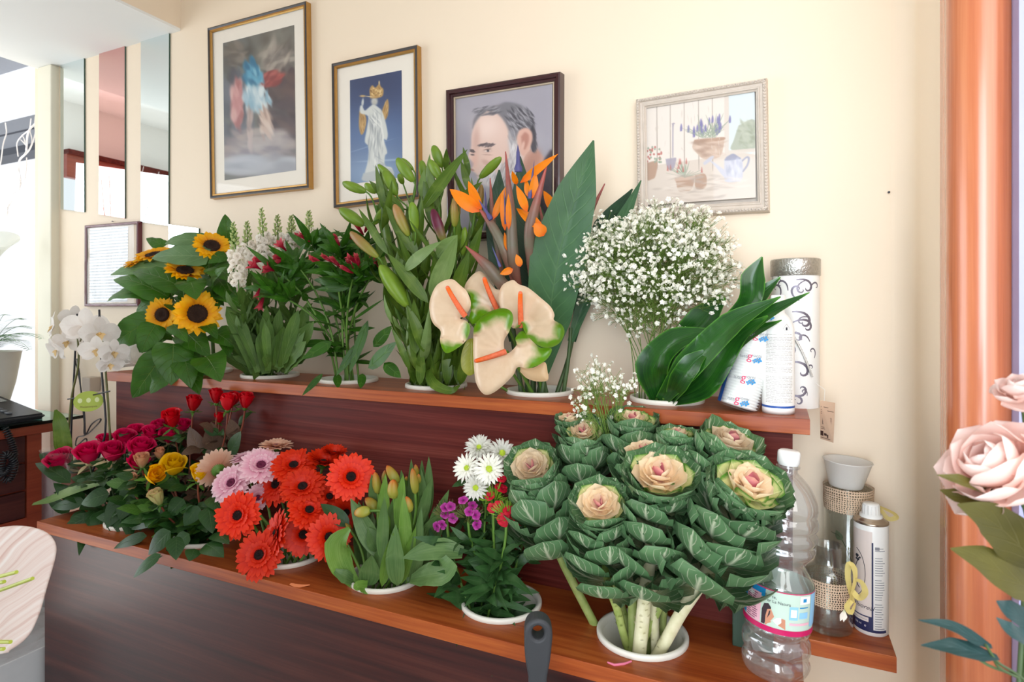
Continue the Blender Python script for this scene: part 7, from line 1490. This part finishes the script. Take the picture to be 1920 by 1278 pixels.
# white twisted branches behind the column
wh = plain('white_painted_twig', 'E4DFDC', rough=.6)
BR = [('white forked branch curving down the window beside the column', [(76, 214), (70, 228), (56, 242), (51, 258), (50, 275), (48, 288), (37, 300), (35, 318), (38, 335), (36, 355), (22, 375), (14, 390), (13, 402), (0, 418), (-30, 450), (-50, 800)], .0036,
       [[(53, 245), (40, 256), (32, 268), (33, 285), (34, 293)], [(48, 272), (43, 266), (39, 262)], [(47, 270), (46, 262), (43, 256)], [(66, 218), (65, 235), (66, 248), (62, 265), (56, 280), (48, 290)], [(58, 222), (56, 243), (60, 262), (57, 275), (50, 286)], [(37, 345), (46, 338), (49, 320), (50, 295)], [(36, 352), (26, 362), (14, 370)]]),
      ('thin white twig at the left edge over the shutter', [(10, 230), (12, 250), (6, 270), (2, 300), (-12, 400), (-30, 800)], .0026, [])]
for lab, pts, rad, subs in BR:
    Yb = 1.50; mb = MB(); Q = smooth_pts([W(x, y, Yb+.01*math.sin(i*2)) for i, (x, y) in enumerate(pts)], 5); e = Q[-1].copy(); e[2] = 0; Q = np.vstack([Q, e]); tube(mb, Q, rad, 6)
    for s_ in subs: tube(mb, smooth_pts([W(x, y, Yb-.003) for x, y in s_], 4), rad*.6, 5)
    tag(mb.build('white_branch', wh, origin=e), lab, 'branch', 'white branches')
# second bunch, seen only in the mirrors
r = thing('twig_arrangement', 'bunch of slender white twigs reflected in the mirrors', 'dried twigs', (-3.35, .56, 0)); mb = MB(); mb.M = fr((0, 0, 1), o=(-3.35, .56, .0)); lathe(mb, [(0, .0), (.07, .0), (.05, .2), (.08, .6), (.075, .6), (0, .5)], 24); mb.build('vase', M['white_paint'], r)
mb = MB()
for i in range(16):
    e = np.array((-3.35+ru(-.32, .32), .56+ru(-.3, .3), ru(1.6, 2.0))); b0 = np.array((-3.35, .56, .55)); m_ = (b0+e)/2+np.array((ru(-.1, .1), ru(-.1, .1), 0)); C = bez(b0, m_, m_, e, 10); tube(mb, C, (.005, .0015), 5)
    for k in range(3): q = C[RR.randrange(4, 9)]; tube(mb, [q, q+np.array((ru(-.15, .15), ru(-.12, .12), ru(.05, .2)))], (.0025, .001), 4)
mb.build('twigs', wh, r)
r = thing('palm', 'green palm fronds reflected in the small square mirror', 'palm', (-2.60, .50, 0)); mb = MB(); c0 = np.array((-2.60, .50, 1.08)); tube(mb, [(-2.60, .50, 0), c0], .02, 8)
for i in range(13):
    a = i*.5; e = c0+np.array((math.cos(a)*.30, math.sin(a)*.30, ru(.0, .22))); C = bez(c0, c0+(e-c0)*.3+np.array((0, 0, .2)), e+np.array((0, 0, .1)), e, 14); T = np.gradient(C, axis=0)
    for j in range(3, 15):
        sd = nrm(np.cross(T[j], (0, 0, 1)))
        for q in (-1, 1): blade(mb, C[j], C[j]+nrm(sd*q+nrm(T[j])*.8)*.16, .022, n=(0, 0, 1), prof='lance', nv=4, nu=2)
mb.build('fronds', plain('palm_green', '2F6B45', rough=.5), r)

# ------------------------------------------------------------------ orchid at the left end of the lower shelf
op = W(150, 965, 1.02); op[2] = ZL; r = thing('potted_orchid', 'white moth orchid on stakes with green oval tag, behind the cerise roses', 'orchid', op)
mb = MB(); mb.M = fr((0, 0, 1), o=op); lathe(mb, [(0, .001), (.034, .001), (.046, .085), (.049, .086), (.049, .098), (.044, .098), (.042, .08), (0, .078)], 36); mb.build('pot', plain('terracotta', '8F4A34', rough=.6), r)
mb = MB(); mb.M = fr((0, 0, 1), o=op); lathe(mb, [(.040, .001), (.060, .08), (.080, .15), (.088, .165)], 40, lobes=9, lob=.06); mb.build('cellophane', film, r)
stk = plain('dark_stake', '2B2A30', rough=.5); brn = leafmat('orchid_stem', '5A5230', '6E7440', None, tr=0, rough=.5, bumps=.2)
top0 = op+np.array((0, 0, .085))
def at_px(l, Y=1.01): return [W(x, y, Y) for x, y in l]
for nm, P in (('stake', at_px([(145, 588), (139, 700), (133, 845)], 1.02)), ('stake', at_px([(186, 580), (191, 700), (197, 815)], 1.0)), ('crossbar', at_px([(127, 748), (165, 742), (206, 733)], .995)), ('support_hoop', at_px([(144, 672), (149, 700), (152, 735), (158, 770), (160, 815)], 1.05))):
    mb = MB(); Q = np.array(P)
    if nm == 'stake': Q = np.vstack([Q, top0+np.array((0, 0, -.02))+(Q[-1]-top0)*np.array((.3, .3, 0))])
    tube(mb, smooth_pts(Q, 4), .0028 if nm == 'stake' else .0018, 6); mb.build(nm, stk, r)
for P in ([(112, 592), (130, 597), (142, 620), (147, 650), (146, 690), (135, 740), (130, 790), (127, 850)], [(150, 640), (165, 610), (190, 620), (196, 670), (200, 720), (204, 780), (202, 850)]):
    mb = MB(); Q = np.vstack([np.array(at_px(P)), top0]); tube(mb, smooth_pts(Q, 5), (.0018, .0028, .0032), 7); mb.build('stem', brn, r)
ow = leafmat('orchid_petal', 'E9E2DC', 'F5F1EC', 'DCC7C4', vs=.2, nside=5, tr=.35, rough=.5, bumps=.1); oc = leafmat('orchid_lip', 'D8B377', 'E6CFA4', None, tr=.1, rough=.5)
OF = [(103, 612, 30, .98, -.9, .1, .6), (128, 640, 26, 1.0, -.5, -.1, 1), (160, 612, 36, .98, .1, .1, 1), (140, 595, 24, 1.02, -.2, .3, .8), (186, 625, 32, .99, .4, .1, .9), (182, 655, 28, .97, -.2, -.2, 1), (212, 660, 26, .98, .6, -.1, .8), (108, 655, 26, .99, -.7, -.3, .7), (206, 682, 22, .98, .4, -.4, .8)]
for i, (x, y, rp_, Y, sd, up, fw) in enumerate(OF):
    c = W(x, y, Y); A = ax(c, sd, up, fw); R = rp_*PXM(c)*1.05; m = MB(); m.M = fr(A, roll=0, o=c)
    for (ang, L, w) in ((90, .95, .62), (215, .95, .60), (325, .95, .60), (5, 1.05, 1.05), (175, 1.05, 1.05)):
        a = math.radians(ang); d = np.array((math.cos(a), math.sin(a), .12)); blade(m, d*R*.05, d*R*L, R*w, n=(0, 0, 1), prof='oval', bend=.08, cup=.06, ruf=.03, nv=7, nu=5)
    f = m.build('bloom', ow, r)
    m = MB(); m.M = fr(A, roll=0, o=c); ball(m, (0, 0, R*.10), R*.08, seg=8, rings=5); blade(m, (0, -R*.05, R*.08), (0, -R*.42, R*.30), R*.30, n=(0, .5, 1), prof='ovate', cup=.3, nv=5, nu=4)
    for q in (-1, 1): blade(m, (0, -.02*R, R*.06), (q*R*.24, -R*.10, R*.28), R*.16, n=(0, 0, 1), prof='oval', nv=4, nu=2)
    m.build('lip', oc, f)
mb = MB(); ribbon(mb, [(126, 880, 1.0), (118, 830, .99), (112, 790, .985), (104, 768, .985)], [20, 28, 22, 4], fold=.06, nu=6); mb.build('leaf', L_['lily'], r)
tc = W(166, 752, .985); mb = MB(); Mt = fr(tocam(tc), o=tc); R = PXM(tc); plate(mb, [(23*R*math.cos(t), 19*R*math.sin(t)) for t in np.linspace(0, 6.28, 40, endpoint=False)], [], 0, .0008, Mt); tg = mb.build('care_tag', plain('lime_tag', 'A8BC3A', rough=.4), r)
mb = MB(); 
for dx in (-13, 0, 13): plate(mb, [(dx*R+3.6*R*math.cos(t), 2*R+4.6*R*math.sin(t)) for t in np.linspace(0, 6.28, 14, endpoint=False)], [], .0008, .0011, Mt)
P, F = textgeo('Phalaenopsis', 5.2*R); P[:, 1] -= 10*R; P[:, 2] = .0012; mb.add(P@Mt[:3, :3].T+Mt[:3, 3], F, smooth=False, mat=1); mb.build('tag_symbols', [plain('pale_lime', 'DDE8A8', rough=.4), plain('tag_brown', '6E5A1E', rough=.5)], tg)
# cord and plug, dark plaque on the wall behind the orchid
mb = MB(); tube(mb, smooth_pts([W(*p) for p in [(140, 672, 1.285), (147, 700, 1.285), (153, 740, 1.285), (158, 790, 1.285), (160, 815, 1.28), (185, 793, 1.27), (188, 785, 1.27), (172, 795, 1.27), (160, 815, 1.27), (145, 820, 1.27), (143, 836, 1.27), (160, 822, 1.275), (162, 830, 1.28), (150, 840, 1.285)]], 5), .0025, 6); tag(mb.build('power_cord', blk, origin=W(158, 815, 1.28)), 'looped black power cord hanging on the wall behind the orchid', 'cord')
mb = MB(); a = W(174, 731, 1.299); b = W(189, 706, 1.299); box(mb, (a[0], 1.262, a[2]), (b[0], 1.299, b[2]), bev=.003); tag(mb.build('wall_adapter', plain('beige_plastic', 'BFAFA0', rough=.5), origin=(a[0], 1.28, a[2])), 'small beige plug adapter on the wall beside the orchid stake', 'plug')
mb = MB(); a = W(128, 643, 1.299); b = W(184, 612, 1.299); box(mb, (a[0], 1.29, a[2]), (b[0], 1.299, b[2]), 1, bev=.002); box(mb, (a[0]+.008, 1.2885, a[2]+.008), (b[0]-.008, 1.2905, b[2]-.006), 0); tag(mb.build('wall_plaque', [blk, plain('red_rim', '7E2424', rough=.4)], origin=(a[0], 1.295, a[2])), 'small dark red-rimmed plaque on the wall behind orchid blooms', 'plaque')
# white plastic bag at the end of the lower shelf
bp_ = G(92, 975, ZL); bp_ = np.array((-1.80, 1.07, ZL-.20)); r = MB(); th = np.linspace(0, 2*np.pi, 33)[:-1]; zz = np.linspace(0, 1, 14); P = []
bb = W(92, 940, 1.14)
P = np.array([[(bb[0]+.036*(1-.2*z)*math.cos(t)*(1+.12*math.sin(5*t+z*7)), 1.14+.03*math.sin(t)*(1+.1*math.sin(7*t)), .30+.33*z) for t in th] for z in zz]); r.grid(P, closed=True)
tag(r.build('plastic_bag', plain('crinkled_white_plastic', 'CFC9D0', rough=.3, bump=.6, scale=60), origin=(bb[0], 1.14, .3)), 'crinkled white plastic bag between the desk and counter end', 'bag')
# clear clamshell punnet at the left end of the upper shelf
pu = W(238, 694, 1.16); pu[2] = ZU; r = thing('plastic_punnet', 'crumpled clear plastic cup pack behind the sunflower leaves', 'packet', pu); mb = MB(); mb.M = fr((1, .15, .12), o=pu+np.array((-.055, 0, .036))); pr = [(0, 0)]
for i in range(12): z = .095*i/12; pr += [(.028, z), (.034, z+.003), (.029, z+.006)]
lathe(mb, pr, 30); mb.build('cups', milky, r)
mb = MB(); mb.M = fr((1, .15, .12), o=pu+np.array((-.065, 0, .038))); lathe(mb, smooth_pts([(.004, -.01), (.03, .0), (.037, .03), (.036, .09), (.03, .115), (.006, .125)], 3), 28, lobes=5, lob=.05); mb.build('wrap', film, r)

# ------------------------------------------------------------------ box with plastic on the floor at the left
r = thing('cardboard_box', 'open white cardboard box with torn edge on floor at lower left', 'box', (-1.95, .98, 0)); cb = plain('white_cardboard', 'D6D8DA', rough=.7)
mb = MB(); x0, x1, y0, y1 = -2.13, -1.80, .72, 1.25; h_ = .20
for lo, hi in (((x0, y0, .001), (x1, y1, .006)), ((x0, y0, .001), (x0+.005, y1, h_)), ((x1-.005, y0, .001), (x1, y1, h_)), ((x0, y0, .001), (x1, y0+.005, h_)), ((x0, y1-.005, .001), (x1, y1, h_))): box(mb, lo, hi)
mb.build('sides', cb, r)
mb = MB(); P = np.array([[(x0+.02+.29*i/14, y0+.02+.49*j/14, .16+ru(-.012, .022)) for i in range(15)] for j in range(15)]); mb.grid(P); tag(mb.build('plastic_wrap_sheet', plain('milky_film', 'CDD0D4', rough=.2, bump=.5, scale=40), origin=(-1.95, .98, .16)), 'crinkled translucent plastic sheeting filling the white box', 'plastic sheeting')

# ------------------------------------------------------------------ whitewashed wooden chair back in the left foreground
t = NT('whitewashed_wood'); co = t.coord(scale=(1, 1, 1)); sx = t.n('ShaderNodeSeparateXYZ', i_0=co)
warp = t.math('ADD', t.math('MULTIPLY', sx.outputs[0], 130.), t.math('MULTIPLY', sx.outputs[2], -34.)); warp = t.math('ADD', warp, t.math('MULTIPLY', t.noise(9., 2, co), 5.))
g = t.noise(1.6, 3, t.n('ShaderNodeCombineXYZ', i_0=warp, i_1=t.math('MULTIPLY', sx.outputs[2], .8)).outputs[0])
t.put(t.b.inputs['Base Color'], t.ramp(g, [(.32, srgb('D2AFA5')), (.5, srgb('E6D3CB')), (.66, srgb('EFE6E1'))])); t.b.inputs['Roughness'].default_value = .45
Yc = .46; cc = W(20, 1105, Yc); r = thing('chair', 'whitewashed wooden chair back with rounded corner in left foreground', 'chair', (cc[0]-.05, Yc, 0))
FC = nrm(np.array((.35, -1, .15))); xa = nrm(np.cross((0, 0, 1), -FC)); 
Pn = nrm(tocam(cc)*1.+np.array((.1, 0, .1))); xh = nrm(np.cross((0, 0, 1.), Pn)); yh = np.cross(Pn, xh); Mc = np.eye(4); Mc[:3, 0] = xh; Mc[:3, 1] = yh; Mc[:3, 2] = Pn; Mc[:3, 3] = cc
def onpl(px, py):
    d = np.array(((px-CX)/FP*CT-ST, CT+(px-CX)/FP*ST, (HY-py)/FP)); k = ((cc-CAMP)@Pn)/(d@Pn); q = CAMP+d*k-cc; return (float(q@xh), float(q@yh), 0)
ol = [onpl(*p) for p in [(-150, 1010), (0, 988), (35, 985), (62, 988), (85, 996), (99, 1008), (106, 1025), (103, 1050), (90, 1095), (76, 1145), (60, 1182), (42, 1203), (20, 1218), (0, 1226), (-150, 1245)]]
ol = [tuple(p[:2]) for p in smooth_pts(ol, 4)]
mb = MB(); plate(mb, ol, [], -.012, .0, Mc, bev=.003); mb.build('backrest', t.m, r)
for dx in (-.10, -.36):
    mb = MB(); b0 = cc+xh*dx-Pn*.02-yh*.02; tube(mb, [b0, np.array((b0[0], b0[1], 0))], .014, 10); mb.build('leg', t.m, r)
gs = leafmat('pale_green_cut_stem', 'B5C24A', 'CAD266', None, tr=.1, rough=.45, bumps=.1)
r = thing('cut_stems', 'pale green cut flower stems crossing the chair back at left edge', 'stems', W(0, 1110, .40))
for (a, b) in (((-120, 1112), (31, 1072)), ((-120, 1150), (61, 1084)), ((-120, 1202), (20, 1203)), ((-120, 1222), (7, 1216)), ((-60, 1105), (8, 1090))):
    mb = MB(); tube(mb, [W(*a, .41), W(*b, .405)], .0023, 8); mb.build('stem', gs, r)

# ------------------------------------------------------------------ pink silk peonies in the right foreground
pe = leafmat('silk_peony_petal', 'E6C0B4', 'EFD2C8', None, tr=.35, rough=.6, bumps=.1, scale=14, tipcol='F4E2DC', basecol='D9A494', basew=.3)
pl_ = leafmat('silk_olive_leaf', '3F3B1C', '5E5826', '7C7440', vs=.25, nside=5, midw=.03, rough=.4, tipcol='5A5626', tr=.12); bl_ = leafmat('silk_blue_green_leaf', '223B34', '304E50', '5F7F84', vs=.3, nside=5, midw=.03, rough=.4, tr=.1)
pp = W(1905, 1245, .60); pot_z = .55; 
def peony(lab, px, py, rp_, Y, A, n=26):
    c = W(px, py, Y); r = thing('peony', lab, 'peony', (pp[0], .60, .6), 'silk peonies'); R = rp_*1.1*PXM(c); h = MB(); h.M = fr(A, roll=.5, o=c)
    for i in range(n):
        f = (i+.5)/n; a = i*2.39996; e = 1.45-1.55*f**1.5; d = np.array((math.cos(a)*math.cos(e), math.sin(a)*math.cos(e), math.sin(e))); b = np.array((math.cos(a), math.sin(a), 0))*R*.08*f-np.array((0, 0, R*.35*(1-.3*f)))
        L = R*(.75+.35*f); nn = np.array((-math.cos(a)*math.sin(e), -math.sin(a)*math.sin(e), math.cos(e)))
        blade(h, b, b+d*L, R*(.85+.5*f), n=nn, prof='round', bend=-.24, cup=.24, ruf=.05, rf=2, nv=16, nu=14)
    h.build('petals', pe, r); C = stemcurve(np.array((pp[0], .60, .72)), c-nrm(A)*R*.3, A, 12, .3); m = MB(); tube(m, C, .0022, 6); m.build('stem', L_['darkstem'], r); return r
p1_ = peony('large pale pink silk peony at right edge beside the post', 1862, 868, 92, .60, (-.55, -.35, .55), 22)
p2_ = peony('pink silk peony above the large one, cut by the frame', 1915, 730, 46, .62, (-.2, -.3, .9), 16)
def pleaf(r, pts, ws, m, up=.3, fo=.06):
    mb = MB(); ribbon(mb, pts, ws, up=up, fold=fo, nu=8, sm=6, ruf=.02); return mb.build('leaf', m, r)
pleaf(p1_, [(1880, 930, .60), (1840, 915, .59), (1800, 900, .58), (1757, 890, .58)], [10, 30, 26, 2], pl_, .8); pleaf(p1_, [(1875, 935, .61), (1830, 935, .60), (1790, 928, .6), (1762, 918, .6)], [12, 34, 28, 2], pl_, .6)
pleaf(p1_, [(1960, 1075, .60), (1900, 1010, .58), (1850, 970, .57), (1795, 945, .56)], [40, 86, 64, 3], pl_, .2); pleaf(p1_, [(1975, 1130, .60), (1900, 1085, .58), (1840, 1050, .57), (1782, 1028, .56)], [30, 74, 56, 3], pl_, .4)
pleaf(p2_, [(1960, 1180, .60), (1920, 1160, .59), (1890, 1140, .58), (1868, 1126, .58)], [20, 40, 34, 2], bl_, .3); pleaf(p2_, [(1960, 1230, .58), (1925, 1200, .57), (1895, 1180, .56), (1868, 1157, .56)], [20, 38, 30, 2], bl_, .6)
r = thing('silk_foliage', 'blue-green silk leaf spray reaching left from the peony pot', 'artificial leaves', (pp[0], .60, .6)); 
for pts, ws in (([(1860, 1212, .56), (1825, 1195, .555), (1780, 1172, .55), (1722, 1162, .55)], [8, 30, 22, 2]), ([(1872, 1232, .56), (1830, 1222, .55), (1785, 1212, .545), (1727, 1209, .545)], [10, 38, 34, 2])): pleaf(r, pts, ws, bl_, .9)
for P in ([(1848, 1208, .555), (1870, 1240, .56), (1905, 1262, .58), (1940, 1290, .60)], [(1815, 1217, .55), (1850, 1245, .56), (1905, 1265, .58)], [(1860, 1230, .56), (1875, 1252, .565), (1910, 1270, .58)]): mb = MB(); tube(mb, smooth_pts([W(*p) for p in P], 4), .0011, 5); mb.build('twig', L_['darkstem'], r)
r = thing('pot', 'pale striped ceramic pot at the bottom right corner', 'pot', (pp[0], .60, pot_z)); mb = MB(); mb.M = fr((0, 0, 1), o=(pp[0]+.012, .60, pot_z)); lathe(mb, smooth_pts([(0, .001), (.035, .001), (.045, .02), (.050, .10), (.046, .17), (.036, .20), (.030, .212), (.026, .212), (.026, .19), (0, .18)], 3), 40); mb.build('body', blendmat('striped_glaze', [(0, 'C9CCCB'), (.5, 'A9B2B6'), (1, 'DADCD8')], 'z', 0, .05, 60, .3), r)
r = thing('plant_stand', 'slim dark stand carrying the striped pot below the frame', 'stand', (pp[0]+.012, .60, 0)); mb = MB(); mb.M = fr((0, 0, 1), o=(pp[0]+.012, .60, 0)); lathe(mb, [(0, .0), (.12, 0), (.12, .02), (.02, .04), (.015, .5), (.09, .53), (.09, .549), (0, .549)], 30); mb.build('body', M['redwood'], r)
